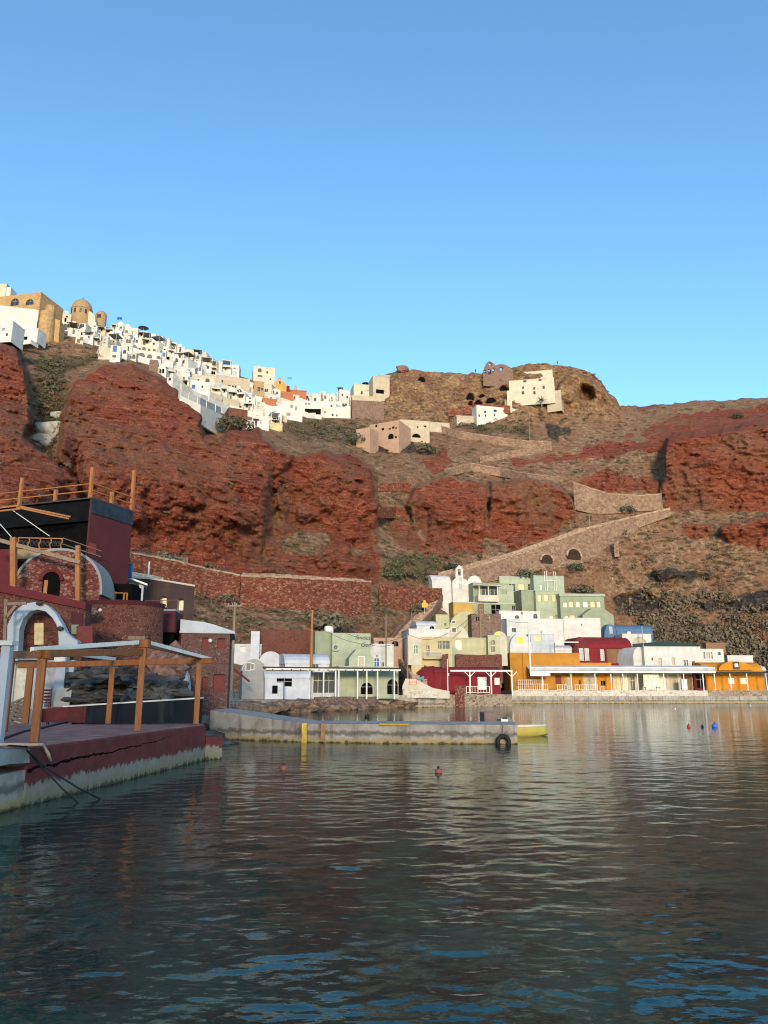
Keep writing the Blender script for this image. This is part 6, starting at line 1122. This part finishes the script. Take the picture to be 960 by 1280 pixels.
# ------------------------------------------------------------------ the village
GV = 'white houses of the cliff top village'
hs('tan_hall', 'large orange tan stone hall with two arched windows on the cliff top', -22, 49, 365, 388, 'tanstone', -12, 12, 3, holes=[(14,23,373,382,'aw'), (32.5,41.5,374,383,'aw')], cat='building', sink=6, detail=True, parapet=False)
strip_wall('rough_wall', 'bulging whitewashed rough rock wall below the orange tan hall', [(-30,380),(0,382),(25,385),(47,388)], [(-30,418),(0,416),(25,416),(45,416)], [float(surf(10,412))-7]*4, 4, 'whitestone', 'wall')
e = empty('stone_bastion', spt(58, 424)); e.location.y -= 1.0; tag(e, 'weathered tan stone bastion tower at the corner of the orange tan hall', 'bastion'); H_ = at(58, 386, e.location.y).z-e.location.z; MB().lathe([(2.6,-5),(2.3,H_*.5),(2.0,H_*.85),(0,H_*.85)], 18).build('wall', M['tanstone'], e); MB().lathe([(1.5,H_*.85+.003),(1.4,H_+1.2),(0,H_+1.2)], 14, (.3,1,0)).build('turret', M['tanstone'], e); MB().prism([(1.2,-4),(4.0,-4),(3.7,H_*.62),(1.2,H_*.72)], .4, 4).build('lower_buttress', M['tanstone'], e)
hs('village_house', 'small cream house with a dark roof at the top left picture edge', -8, 7, 355, 367, 'cream', 0, 5, 0, holes=[(-6,-3,358,362,'w')], sink=5, roofmat='wgrey'); hs('village_house', 'tiny white stair house behind the orange tan hall', 7.5, 13, 359, 367, 'white', 0, 4, 0, sink=5, holes=[])
hs('village_house', 'white terrace house with a grey window at the left picture edge', -14, 14, 402, 424, 'cool', -6, 5, 5, holes=[(3,6,410,414,'m'), (7.5,9.5,416.5,420,'w')], sink=1); hs('village_house', 'white terrace house with a dark slot opening under the rough rock wall', 14.5, 46, 411, 428, 'cool', -8, 4, 6, holes=[(21,34,421,425,'k'), (27,29,408,410,'w')], sink=.5)
hs('terrace_ledge', 'thin white terrace ledge jutting out over the left ravine', 6, 38, 424.5, 431, 'white', -14, 3, 6.5, cat='ledge', sink=.6, parapet=False); hs('terrace_ledge', 'short white ledge right of the dark slot opening', 37, 48.5, 422, 427.5, 'white', -14, 3, 6.0, cat='ledge', sink=.6, parapet=False)
# domed church
p = spt(101, 402); e = empty('domed_church', p); tag(e, 'domed orange tan church rising over the white village roofs', 'church'); Yc = p.y; k_ = Yc/960*1.06; rd = 13*k_; zd = at(101, 389, Yc).z-p.z; zt = at(101, 376, Yc).z-p.z
MB().lathe([(rd,-4),(rd,zd),(rd*1.05,zd+.05),(rd*1.05,zd+.3),(0,zd+.3)], 16).build('drum', M['tan'], e); MB().lathe([(rd*1.0*math.cos(i*math.pi/16), zd+.302+(zt-zd)*math.sin(i*math.pi/16)) for i in range(9)], 20).build('dome', M['tan'], e, True)
for a in (-2.35, -1.85, -1.3, -.8): q = MB(); q.box(-.3,.3,-.05,.1,zd-2.1,zd-.5, Matrix.Rotation(a+math.pi/2, 4, 'Z') @ Matrix.Translation((0,-rd-.02,0))); q.build('window', M['dark'], e)
q = MB(); q.bar((0,0,zt+.3),(0,0,zt+1.4),.1); q.bar((-.35,0,zt+1),(.35,0,zt+1),.09); q.build('cross', M['iron'], e)
hs('village_vault', 'rounded cream vault end directly in front of the domed church', 95, 119, 387.5, 402, 'cream', 8, 6, 3, roof='end', rise=3, cat='house', holes=[(104,106,395,397,'w')])
p = spt(126, 400); e = empty('small_dome_church', p); tag(e, 'smaller orange tan dome right of the large domed church', 'church'); zd = at(126, 395, p.y).z-p.z; zt = at(126, 389, p.y).z-p.z; rd = 7*p.y/960*1.06; MB().lathe([(rd,-3),(rd,zd),(0,zd)], 14).build('drum', M['tan'], e); MB().lathe([(rd*math.cos(i*math.pi/14), zd+.002+(zt-zd)*math.sin(i*math.pi/14)) for i in range(8)], 16).build('dome', M['tan'], e, True); MB().box(-.7,.7,-rd-.1,-rd+.3,zd-1.6,zd-.3).build('window', M['dark'], e)
SPEC = [(0,0)]; ORD0 = ['first','second','third','fourth','fifth']
special = [
 ('village_house','white house with a tall blue door at the edge of the red bluff',137,150,431,450,'white',16,[(141.5,146,431,440,'b'),(140.5,145,444,447,'w')],'flat'),
 ('village_wall','blank cream gable wall left of the blue balcony house',123,138,432,446,'cream',30,[],'flat'),
 ('village_house','white house pierced by a row of dark arches above the main red bluff',172,201,438,452,'white',14,[(173,181,441,448,'aw'),(184,190,443,448,'aw'),(196,201,445,449,'aw')],'flat'),
 ('village_house','upper white arcade house with four small dark arches',164,196,432,441,'cream',14,[(173,176,435,438,'aw'),(178,182,434,438,'aw'),(185,188,436,439,'aw'),(191,195,436.5,439,'aw')],'flat'),
 ('stone_house','dark brown bare stone block among the white arcades',186,197,449,463,'brownstone',14,[],'flat'),
 ('village_house','white house with a small blue window behind the grey fence terrace',233,262,474,494,'cool',22,[(240,244,481,486,'b'),(229,232,479,484,'w'),(252,254,482,485,'w')],'flat'),
 ('village_house','cream vaulted house with one arched window behind the blue window house',239,268,465,481,'cream',16,[(257,262,473,478,'aw'),(247,249,474,476,'w')],'side'),
 ('long_beige_building','long beige flank wall with a row of tiny dark windows in the village middle',271,312,468,487,'beige',22,[(277,279,475,478,'w'),(270,275,480,482,'w'),(277,280,480,482,'w'),(285,288,481,484,'w'),(290,293,482,484,'w'),(294,297,482,485,'w')],'flat'),
 ('village_house','tan stone house stacked beside the long beige wall',317,330,476,494,'tan',14,[(322,325,484,489,'w'),(326,329,485,488,'w')],'flat'),
 ('village_house','cream three storey house with arched top window on the skyline',316,343,457,480,'cream',14,[(322.5,327,460.5,465,'aw'),(322,328,469,471,'w'),(333,335,464,467,'w'),(337,339,473,475,'w')],'flat'),
 ('ochre_church','ochre church gable with a tiny bell arch on the skyline',341,358,474,488,'ochre',14,[(348.5,351,476,480,'ad')],'gable'),
 ('maroon_house','dark red stone house below the ochre church gable',340,362,481,488,'maroon',10,[],'flat'),
 ('red_vault_house','long rose red vaulted house at the right of the ochre church',356,383,484.5,496,'terracotta',10,[],'side'),
 ('terracotta_house','terracotta orange house front below the rose red vault',350,366,489,500,'terracotta',10,[(352,354,492,496,'w')],'flat'),
 ('terracotta_house','square terracotta block above the white hotel terraces',328,345,497,508,'terracotta',16,[],'flat'),
 ('white_hotel','broad white hotel block with a central stair at the village foot',352,378,501,524,'white',8,[(363,366,506,510,'w'),(369,371,508,513,'w'),(358,363,516,520,'w')],'flat'),
 ('white_hotel','white hotel wing with a blue window at the village foot',331,352,507,527,'white',8,[(341.5,344.5,514,517,'b'),(340,350,521,526,'w')],'flat'),
 ('white_hotel','white hotel block with a wide black terrace opening',377,402,503,521,'white',4,[(381,401,511,518,'k'),(381,384,503,506,'w'),(385,388,503.5,506,'w')],'flat'),
 ('white_hotel','low white hotel house stepping down to the right scrub',402,438,508,521,'white',-4,[(405,407,514,516,'w'),(414.5,417,517,520,'w'),(420,422,518,521,'w')],'flat'),
 ('cream_vault','low cream vaulted store at the bottom of the village',335,353,527,536,'yellow',6,[],'side'),
 ('village_house','small white house left of the low cream vaulted store',322,336,526,535,'cool',6,[(325,327,528,530,'w')],'flat'),
 ('maroon_stone_wall','maroon stone retaining wall below the village houses',285,309,509,529,'redstone',24,[],'flat'),
 ('beige_terrace','long beige terrace wall above the maroon stone wall',278,299,497,509,'beige',22,[],'flat'),
]
for nm, lb, a, b, t_, bt, mt_, ro, hl, rf in special:
    ee, pl, w_, h_ = hs(nm, lb, a, b, t_, bt, mt_, ro, 6, 2.5, holes=hl, roof=rf, cat='house' if 'wall' not in nm else 'wall', sink=5, group=GV if mt_ in ('white', 'cool', 'cream') else None, parapet=False); SPEC.append((a, b, t_, bt))
    if 'ochre church' in lb: q = MB(); q.box(w_/2-.5, w_/2-.25, 1, 1.4, h_-.1, h_+1.1); q.box(w_/2+.25, w_/2+.5, 1, 1.4, h_-.1, h_+1.1); q.box(w_/2-.5, w_/2+.5, 1, 1.4, h_+1.101, h_+1.5); q.build('bell_arch', M['pink'], ee)
Yt = [float(surf(px, py))-.9 for px, py in ((226,500),(252,519),(277,538))]; SPEC.append((222,277,488,520)); SPEC.append((250,277,520,538))
strip_wall('terrace_wall', 'broad white retaining wall below a grey screened terrace above the main bluff', [(221,494),(250,506),(277,519)], [(224,503),(250,524),(277,541)], Yt, 1.0, 'white', 'wall')
strip_wall('terrace_screen', 'grey mesh terrace screen on top of the broad white retaining wall', [(223,485.5),(250,497),(276,509.5)], [(223,493.5),(250,505),(276,517.5)], [y_+.6 for y_ in Yt], .15, 'awning', 'screen')
for i, px in enumerate((226, 236, 247, 258, 269)): Yk = float(np.interp(px, (222,250,277), Yt))+.2; py = float(np.interp(px, (223,250,276), (493.5,505,517.5))); pole(ORD0[i]+' white fence post from the left in the grey terrace screen', px, py-9, py+.5, Yk, .1, 'wwhite', name='fence_post', cat='post', group='white posts of the terrace screen')
BX = [66,75,90,105,130,140,170,200,218,225,280,300,318,330,350,375,435,445]; BY = [404,407,424,430,435,447,452,470,487,493,520,524,538,536,533,526,521,515]
ORD = ['first','second','third','fourth','fifth','sixth','seventh','eighth','ninth','tenth','eleventh','twelfth','thirteenth','fourteenth','fifteenth','sixteenth','seventeenth','eighteenth','nineteenth','twentieth','twenty-first','twenty-second','twenty-third','twenty-fourth','twenty-fifth','twenty-sixth','twenty-seventh','twenty-eighth','twenty-ninth','thirtieth']
NUM = ['no','one','two','three']
rs = random.Random(5)
def free(a, b, t_, bt): return not any(min(b, s[1]) - max(a, s[0]) > 4 and min(bt, s[3]) - max(t_, s[2]) > 4.5 for s in SPEC[1:])
for row in range(9):
    px = 74 + rs.uniform(0, 5); rank = 0
    while px < 440:
        wd = rs.uniform(7, 12.5); c = px + wd/2; sky_ = float(np.interp(c, SKX, SKY[:,0])); bb = sky_ + 2.5 + row*7.4 + rs.uniform(-1.5, 1.5); bot_lim = float(np.interp(c, BX, BY)); ht = rs.uniform(8, 11.5) + (rs.uniform(0, 2.5) if row == 0 else 0)
        if bb < bot_lim + 1.5 and free(px, px+wd, bb-ht, bb) and not (88 < c < 134 and row == 0):
            fam = rs.choices(['white', 'cool', 'cream', 'beige'], [5, 2.4, 2.6, .6])[0]; rf = rs.choices(['flat', 'side', 'end'], [6, 1.3, 1.6])[0]; nw = rs.choices([1, 2, 3], [3, 3, 1])[0]; wm = wd*.25; hl = []
            ar = rs.random() < .35; stl = rs.choices(['w', 'k', 'b', 'm', 'n'], [5, .8, .5, 1.5, 1])[0]; hm = ht*.26; ww_ = wd*.245
            for i in range(nw):
                cu = ww_*(i+1)/(nw+1) + rs.uniform(-.15, .15); sz = rs.uniform(.28, .5); z0 = rs.choice([.05, .9, 1.1]); hl.append(('uv', cu-sz, cu+sz, z0, z0+rs.uniform(.9, 1.6), stl + ('a' if ar else '')))
            if rs.random() < .35: hl.append(('uv', ww_*.5-.35, ww_*.5+.35, 2.55, 3.1, 'w'))
            ltxt = {'white': 'white', 'cool': 'bluish white', 'cream': 'cream', 'beige': 'beige'}[fam] + ' ' + {'flat': 'flat roofed', 'side': 'barrel roofed', 'end': 'vaulted'}[rf] + ' house, ' + ORD[rank] + ' from left ' + ('along the village skyline' if row == 0 else 'in %s row below village skyline' % ORD[row-1])
            try: ee, pl, w_, h_ = hs('village_house', ltxt, px, px+wd, bb-ht, bb, fam, rs.uniform(4, 26) if rs.random() < .8 else rs.uniform(-20, 0), 5.5, 2.2, holes=hl, roof=rf, rise=rs.uniform(1, 1.8), sink=5, group=GV, parapet=rs.random() < .5)
            except Exception as ex: print('village', ex); px += wd; continue
            rank += 1
            if rf == 'flat' and rs.random() < .3: MB().prism_x([(-1.6, h_*.62), (-1.6, h_*.62+.1), (-.003, h_*.8+.1), (-.003, h_*.8)], .2, w_-.3).build('awning', M[rs.choice(['awning', 'awn_white', 'pole', 'slate'])], ee)
            elif rf == 'flat' and rs.random() < .3: MB().box(w_*.1, w_*.6, 1, 3.5, h_+.02, h_+1.6).build('roof_room', M[fam], ee)
            if rf == 'flat' and rs.random() < .22:
                q = MB(); [q.box(x_, x_+.12, y_, y_+.12, h_+.02, h_+2.2) for x_ in (.2, w_-.4) for y_ in (.3, 3.6)]; q.box(0, w_, .1, 4, h_+2.2, h_+2.32); q.build('roof_pergola', M[rs.choice(['awning', 'wwhite', 'pole'])], ee)
        px += wd + rs.uniform(-1.2, 1.0) if rs.random() < .95 else wd + rs.uniform(2, 7)
for row in range(1, 8):
    tp_, bt_ = [], []
    for px in range(80, 436, 9):
        py = float(np.interp(px, SKX, SKY[:,0])) + 2.0 + row*7.4; lim = float(np.interp(px, BX, BY))
        if py < lim - 1: tp_.append((px, py-6.5+rs.uniform(-.6, .6))); bt_.append((px, py))
        elif tp_: break
    if len(tp_) > 2: strip_wall('terrace_wall', 'white terrace wall running behind the houses of the %s row below village skyline' % ORD[row-1], tp_, bt_, [float(surf(*b))-.9 for b in bt_], 1.0, ('white', 'cool', 'cream')[row % 3], 'wall', GV)
def parasol(label, px, py, mat, r=1.6):
    p = spt(px, py+6); p = at(px, py+6, p.y); e = empty('parasol', p); tag(e, label, 'parasol'); h_ = at(px, py, p.y).z-p.z; MB().tube([(0,0,-1),(0,0,h_)], .06, 6).build('pole', M['wwhite'], e); MB().lathe([(r,h_-.5),(r*.5,h_-.15),(.02,h_)], 12).build('canopy', M[mat], e)
parasol('wide grey parasol on a village roof at the skyline', 241.5, 439, 'awning', 1.9); parasol('dark parasol over the beige cliff house terrace', 457, 478, 'tarpblue', 1.5); parasol('grey parasol on a skyline roof left of the arcades', 179, 408.5, 'awning', 1.9)
for lb, px, pt, pb, mt_ in (('blue flag on a thin pole right of the small dome', 145.5, 396, 408, 'flagblue'), ('small blue green flag flying right of the ochre church', 359, 471, 486, 'wteal')):
    p = spt(px, pb); e = empty('flag', p); tag(e, lb, 'flag'); h_ = at(px, pt, p.y).z-p.z; MB().tube([(0,0,-1),(0,0,h_)], .06, 6).build('pole', M['wgrey'], e); q = MB(); n = 8
    for i in range(n+1): q.v += [(1.7*i/n, .15*math.sin(i*1.1), h_-.05-.1*i/n), (1.7*i/n, .15*math.sin(i*1.1), h_-1.05-.15*i/n)]
    q.f += [(2*i, 2*i+1, 2*i+3, 2*i+2) for i in range(n)]; q.build('cloth', M[mt_], e)
p = spt(134.5, 404); pole('thin mast on the skyline right of the small dome', 134.5, 387, 404, p.y, .1, 'wgrey', name='mast', cat='mast')
# two tiny people on the headland
def person(label, px, pyf, coat, legs, face=0.0):
    p = spt(px, pyf); me = bpy.data.meshes.new('person'); o = bpy.data.objects.new('person', me); COL.objects.link(o); o.location = p; o.rotation_euler = (0, 0, face)
    vs = [(0,0,.95),(0,0,1.2),(0,0,1.42),(0,0,1.52),(0,-.02,1.66),(.11,0,.88),(.12,-.05,.5),(.13,.04,.06),(.13,-.12,.03),(-.11,0,.88),(-.12,.05,.5),(-.13,.08,.06),(-.13,-.06,.03),(.2,0,1.4),(.27,-.02,1.12),(.25,-.14,.88),(-.2,0,1.4),(-.27,.02,1.12),(-.26,-.08,.88)]
    es = [(0,1),(1,2),(2,3),(3,4),(0,5),(5,6),(6,7),(7,8),(0,9),(9,10),(10,11),(11,12),(2,13),(13,14),(14,15),(2,16),(16,17),(17,18)]; rd = [.15,.15,.16,.06,.11,.09,.065,.05,.045,.09,.065,.05,.045,.07,.05,.04,.07,.05,.04]
    me.from_pydata(vs, es, []); m = o.modifiers.new('skin', 'SKIN')
    for sv, r_ in zip(me.skin_vertices[0].data, rd): sv.radius = (r_, r_)
    me.skin_vertices[0].data[0].use_root = True; o.modifiers.new('sub', 'SUBSURF').levels = 1; me.materials.append(M[coat]); tag(o, label, 'person', 'people on the headland'); 
    MB().lathe([(.0,.0),(.12,.02),(.125,.1),(.09,.17),(0,.2)], 10, (0,.01,1.62)).build('hair', M['iron'], o, True); MB().lathe([(.17,.84),(.19,.9),(.15,1.0),(.14,1.02)], 10).build('jacket_hem', M[legs], o, True)
person('person in dark blue standing alone at the very top of the headland', 697, 456.3, 'flagblue', 'iron'); person('person in dark clothes standing on the ridge left of the ruined gables', 594.5, 466.5, 'iron', 'tarpblue', .6)
# ------------------------------------------------------------------ plants
t = NT('dry_scrub_leaves'); a = t.attr('tint'); n = t.noise(1.2, 3); k = t.mix(t.ramp(n, [(.3, 0), (.7, 1)]), a.outputs['Color'], t.mix(.5, a.outputs['Color'], (.13,.115,.075))); M['leaf'] = t.done(k, None, .85, .15)
def leaf_cloud(C, RAD, TINT, per, rng_, size=.34):
    "many small leaf faces spread through low rounded crowns"
    n = len(C); N_ = n*per; c = np.repeat(C, per, 0); r_ = np.repeat(RAD, per); th = rng_.random(N_)*2*np.pi; cz = rng_.random(N_)**.75; rr_ = np.sqrt(1-cz**2); d = np.stack([rr_*np.cos(th), rr_*np.sin(th), cz], -1)
    lump = 1 + .3*np.sin(th*3 + c[:,0]*5) * rr_ + .18*np.sin(th*7 + cz*9 + c[:,1]); rad = r_*(.62 + .42*rng_.random(N_)**.6)*lump; p = c + d*rad[:,None]*np.array([1.15, 1.0, .72])
    nrm = d + rng_.normal(0, .55, (N_, 3)); nrm /= np.linalg.norm(nrm, axis=1)[:,None]; up = rng_.normal(0, 1, (N_, 3)); a_ = np.cross(nrm, up); a_ /= np.linalg.norm(a_, axis=1)[:,None]; b_ = np.cross(nrm, a_); s = (r_*size*(.6+.8*rng_.random(N_)))[:,None]
    V = np.stack([p-a_*s, p-b_*s*.55, p+a_*s, p+b_*s*.55], 1).reshape(-1, 3); F_ = np.arange(N_*4).reshape(-1, 4); T_ = np.repeat(TINT, per, 0)*(.75+.5*rng_.random(N_))[:,None]; T_ = np.repeat(np.concatenate([T_, np.ones((N_, 1))], 1), 4, 0); return V, F_, T_
g = np.random.default_rng(3); PXs = g.uniform(-60, 1020, 60000); fpy = np.interp(PXs, cols, foot); spy = np.interp(PXs, cols, skl); PYs = spy + (fpy-spy)*g.random(60000)
rmk, gmk, omk, bmk = (lookup(A, PXs, PYs) for A in (mR, mG, mO, mB)); cl_ = fbm(PXs*.03, PYs*.05, 4.4, 4)
wt = (.38 + .8*gmk + .35*np.clip(cl_*2.2, 0, 1)) * (1-.94*np.clip(rmk*1.3, 0, 1)) * (1-.75*omk) * (1-.8*bmk)
vil = (PXs < 445) & (PYs < np.interp(PXs, BX, BY) + 1); har = (PXs > 500) & (PXs < 800) & (PYs > 770); har2 = (PXs > 545) & (PXs < 770) & (PYs > 722); wt[vil | har | har2 | ((PXs > 800) & (PYs > 842)) | ((PXs < 560) & (PYs > 800))] = 0
keep = g.random(60000) < wt*.4; PXs, PYs, gm = PXs[keep], PYs[keep], gmk[keep]; Ys = surf(PXs, PYs)
right = (PXs > 775) & (PYs > 742); C = world_grid(PXs, PYs, Ys-.3); C[:,2] -= .15
RAD = np.where(right, g.uniform(.8, 2.3, len(C)), g.uniform(.3, 1.0, len(C))*(1+.5*gm)); TINT = np.stack([g.uniform(.065, .13, len(C)), g.uniform(.065, .105, len(C)), g.uniform(.035, .062, len(C))], -1); dry = g.random(len(C)) < .35; TINT[dry] = np.stack([g.uniform(.13, .2, dry.sum()), g.uniform(.10, .14, dry.sum()), g.uniform(.065, .09, dry.sum())], -1); grn_ = g.random(len(C)) < .12; TINT[grn_] *= np.array([.6, .85, .6])
TINT[right] = TINT[right]*.35 + np.array([.18, .13, .095])*.65
V_, F_, T_ = leaf_cloud(C, RAD, TINT, 46, g, .22); print('bushes', len(C), len(F_))
sc_ = np_mesh('scrub', V_, F_, M['leaf'], False, {'tint': T_}); tag(sc_, 'low dry olive and brown scrub bushes covering the cliff slopes', 'scrub', kind='stuff')
def shrub(label, px, py, r_, tint, per=420, name='shrub', cat='bush', Y=None, size=.12):
    p = at(px, py, Y) if Y else spt(px, py); V_, F_, T_ = leaf_cloud(np.array([[0, 0, 0.]]), np.array([r_]), np.array([tint]), per, g, size); o = np_mesh(name, V_, F_, M['leaf'], False, {'tint': T_}); o.location = (p.x, p.y-.4*r_, p.z-.1*r_); tag(o, label, cat)
GR, OL, DK = (.055,.085,.032), (.10,.092,.052), (.03,.05,.03)
for a in (('big dry grey bush above the dark purple house', 208, 702, 2.6, (.15,.13,.09)), ('long grey bush right of the big dry grey bush', 262, 716, 2.3, (.15,.12,.085)), ('grey bush on the rubble below the red retaining wall', 282, 752, 1.9, (.12,.11,.075)), ('bright green bush above the end of the red wall', 490, 722, 2.6, GR), ('rounded olive bush right of the bright green one', 512, 722, 2.4, OL), ('dark green bushy tree left of the white church', 562, 712, 2.0, (.014,.03,.024)), ('olive bush on the rubble beside the stone gateway', 522, 766, 2.6, OL), ('wide dry thicket over the rubble behind the sage sign house', 412, 786, 4.2, (.15,.125,.085)), ('dark olive bush behind the roof frame of the upper sage house', 725, 742, 3.2, (.085,.08,.05)), ('grey green bush left of the stair under the ramp wall', 655, 724, 3.4, (.10,.10,.065)), ('green bush growing at the foot of the second ramp arch', 717, 712, 2.2, GR), ('rounded bush on the tall pale zigzag wall', 781, 640, 2.6, (.08,.085,.05)), ('olive tree clump left of the tan ruin', 448, 556, 3.6, (.065,.08,.045)), ('olive green bush below the right wing of the tan ruin', 533, 567, 3.6, OL), ('dark bush on the skyline over the right red cliff', 920, 523, 2.4, DK), ('low bush under the maroon stone wall of the village', 292, 537, 4.2, (.075,.078,.045))): shrub(*a)
shrub('dry orange bush between the balcony box and the vaulted stone house', 207, 822, .95, (.25,.12,.045), 300, Y=44.2, size=.16); shrub('second dry orange sprig below the first on the rubble bank', 215, 838, .6, (.2,.12,.06), 160, Y=43.5, size=.16)
Yc = float(surf(662.5, 505))-3.5; p = at(677, 505, Yc); e = empty('palm_tree', p); tag(e, 'small dark palm in front of the castle house', 'palm'); MB().tube([(0,0,-1),(.05,0,1.4)], [.25,.2], 8).build('trunk', M['pole'], e); q = MB()
for i in range(26):
    a_ = i*2.4; el = random.uniform(-.1, 1.2); pts = []
    for k_ in range(5): s_ = k_/4*random.uniform(2.6, 3.2); pts.append(Vector((math.cos(a_)*s_*math.cos(el), math.sin(a_)*s_*math.cos(el), 1.4+s_*math.sin(el)-.16*s_*s_)))
    sd = Vector((-math.sin(a_), math.cos(a_), 0))*.16; n0 = len(q.v)
    for k_, p_ in enumerate(pts): q.v += [tuple(p_-sd*(1-k_/5)), tuple(p_+sd*(1-k_/5))]
    q.f += [(n0+2*k_, n0+2*k_+1, n0+2*k_+3, n0+2*k_+2) for k_ in range(4)]
q.build('crown', simple('palm_leaves', (.045,.055,.03), .8, .3), e)
# loose stones on the slopes
N_ = 6000; PXs = g.uniform(-40, 1000, N_); fpy = np.interp(PXs, cols, foot); spy = np.interp(PXs, cols, skl); PYs = spy + (fpy-spy)*np.clip(g.random(N_)**1.25, 0, 1); Ys = surf(PXs, PYs); C = world_grid(PXs, PYs, Ys-.1)
vv_ = ~((PXs < 445) & (PYs < np.interp(PXs, BX, BY)+2)); PXs, PYs, C = PXs[vv_], PYs[vv_], C[vv_]; N_ = len(C)
bm = bmesh.new(); bmesh.ops.create_icosphere(bm, subdivisions=1, radius=1); bv = np.array([v.co[:] for v in bm.verts]); bf = np.array([[v.index for v in f.verts] for f in bm.faces]); bm.free()
sz = g.lognormal(-1.75, .55, N_) * np.where(lookup(np.maximum(mR, mB), PXs, PYs) > .4, .45, 1); jit = bv[None]*(1+g.normal(0, .22, (N_, len(bv), 1))); V_ = C[:,None,:] + jit*sz[:,None,None]*np.array([1.3, 1, .75]); F_ = (bf[None] + (np.arange(N_)*len(bv))[:,None,None]).reshape(-1, 3)
rmk = lookup(mR, PXs, PYs)[:,None]; base = g.uniform(.7, 1.3, (N_, 1)); tn = base*((1-rmk)*np.array([.20,.145,.105]) + rmk*np.array([.15,.05,.032])); T_ = np.repeat(np.concatenate([tn, np.ones((N_, 1))], 1), len(bv), 0)
t = NT('loose_stone'); a = t.attr('tint'); M['loose'] = t.done(t.mix(t.math('MULTIPLY', t.noise(3, 4), .7), a.outputs['Color'], (.05,.035,.028)), t.bump(t.noise(5, 4), .5, .1)); st_ = np_mesh('rubble', V_.reshape(-1, 3), F_, M['loose'], False, {'tint': T_}); tag(st_, 'loose stones lying on the cliff slopes', 'stones', kind='stuff')
for lb, px, py, r_ in (('pale grey boulder wedged in the left ravine', 62, 540, (3.2,2.2,2.6)), ('smaller pale boulder below the first in the left ravine', 56, 552, (2.2,1.6,1.4)), ('dark rock knob on the skyline right of the beige cliff house', 503, 463, (2.6,2,1.8)), ('pale boulder at the ravine head', 72, 522, (1.6,1.2,1.0))):
    o = MB().blob((0,0,0), r_, int(px), 3, .35, 1.1).build('boulder', M['pinkrock'] if 'dark' in lb else M['panelgrey']); p = spt(px, py); o.location = (p.x, p.y-1, p.z); tag(o, lb, 'boulder')
# unseen headland added behind the viewer to block sun from the near shore
xs = np.linspace(-160, 40, 60); ysn = np.linspace(-130, -260, 28); XX, YY = np.meshgrid(xs, ysn); s_ = np.clip((-130-YY)/25, 0, 1); ridge = np.interp(XX, [-160,-60,-12,8,22,34,40], [62,52,44,40,24,4,-3]); ZZ = -3 + (ridge+3)*SM(s_)*np.clip(1-(np.clip(-180-YY, 0, 99)/90), 0, 1) + fbm(XX*.06, YY*.06, 2.0, 4)*3.0*s_
idx = np.arange(XX.size).reshape(XX.shape); F_ = np.stack([idx[:-1,:-1], idx[1:,:-1], idx[1:,1:], idx[:-1,1:]], -1).reshape(-1, 4); sun_block = np_mesh('headland', np.stack([XX, YY, ZZ], -1).reshape(-1, 3), F_, MAT_HILL, True, {'ground': np.tile([.8, 0, 0, 0], (XX.size, 1))}); tag(sun_block, kind='structure')
# every thing's label singles it out
seen_ = {}
for o in COL.objects:
    if o.get('label') and not o.parent:
        if o['label'] in seen_: print('SAME LABEL', o.name, o['label'])
        seen_[o['label']] = 1
        nw_ = len(o['label'].split())
        if not 4 <= nw_ <= 16: print('LABEL LENGTH', nw_, o['label'])
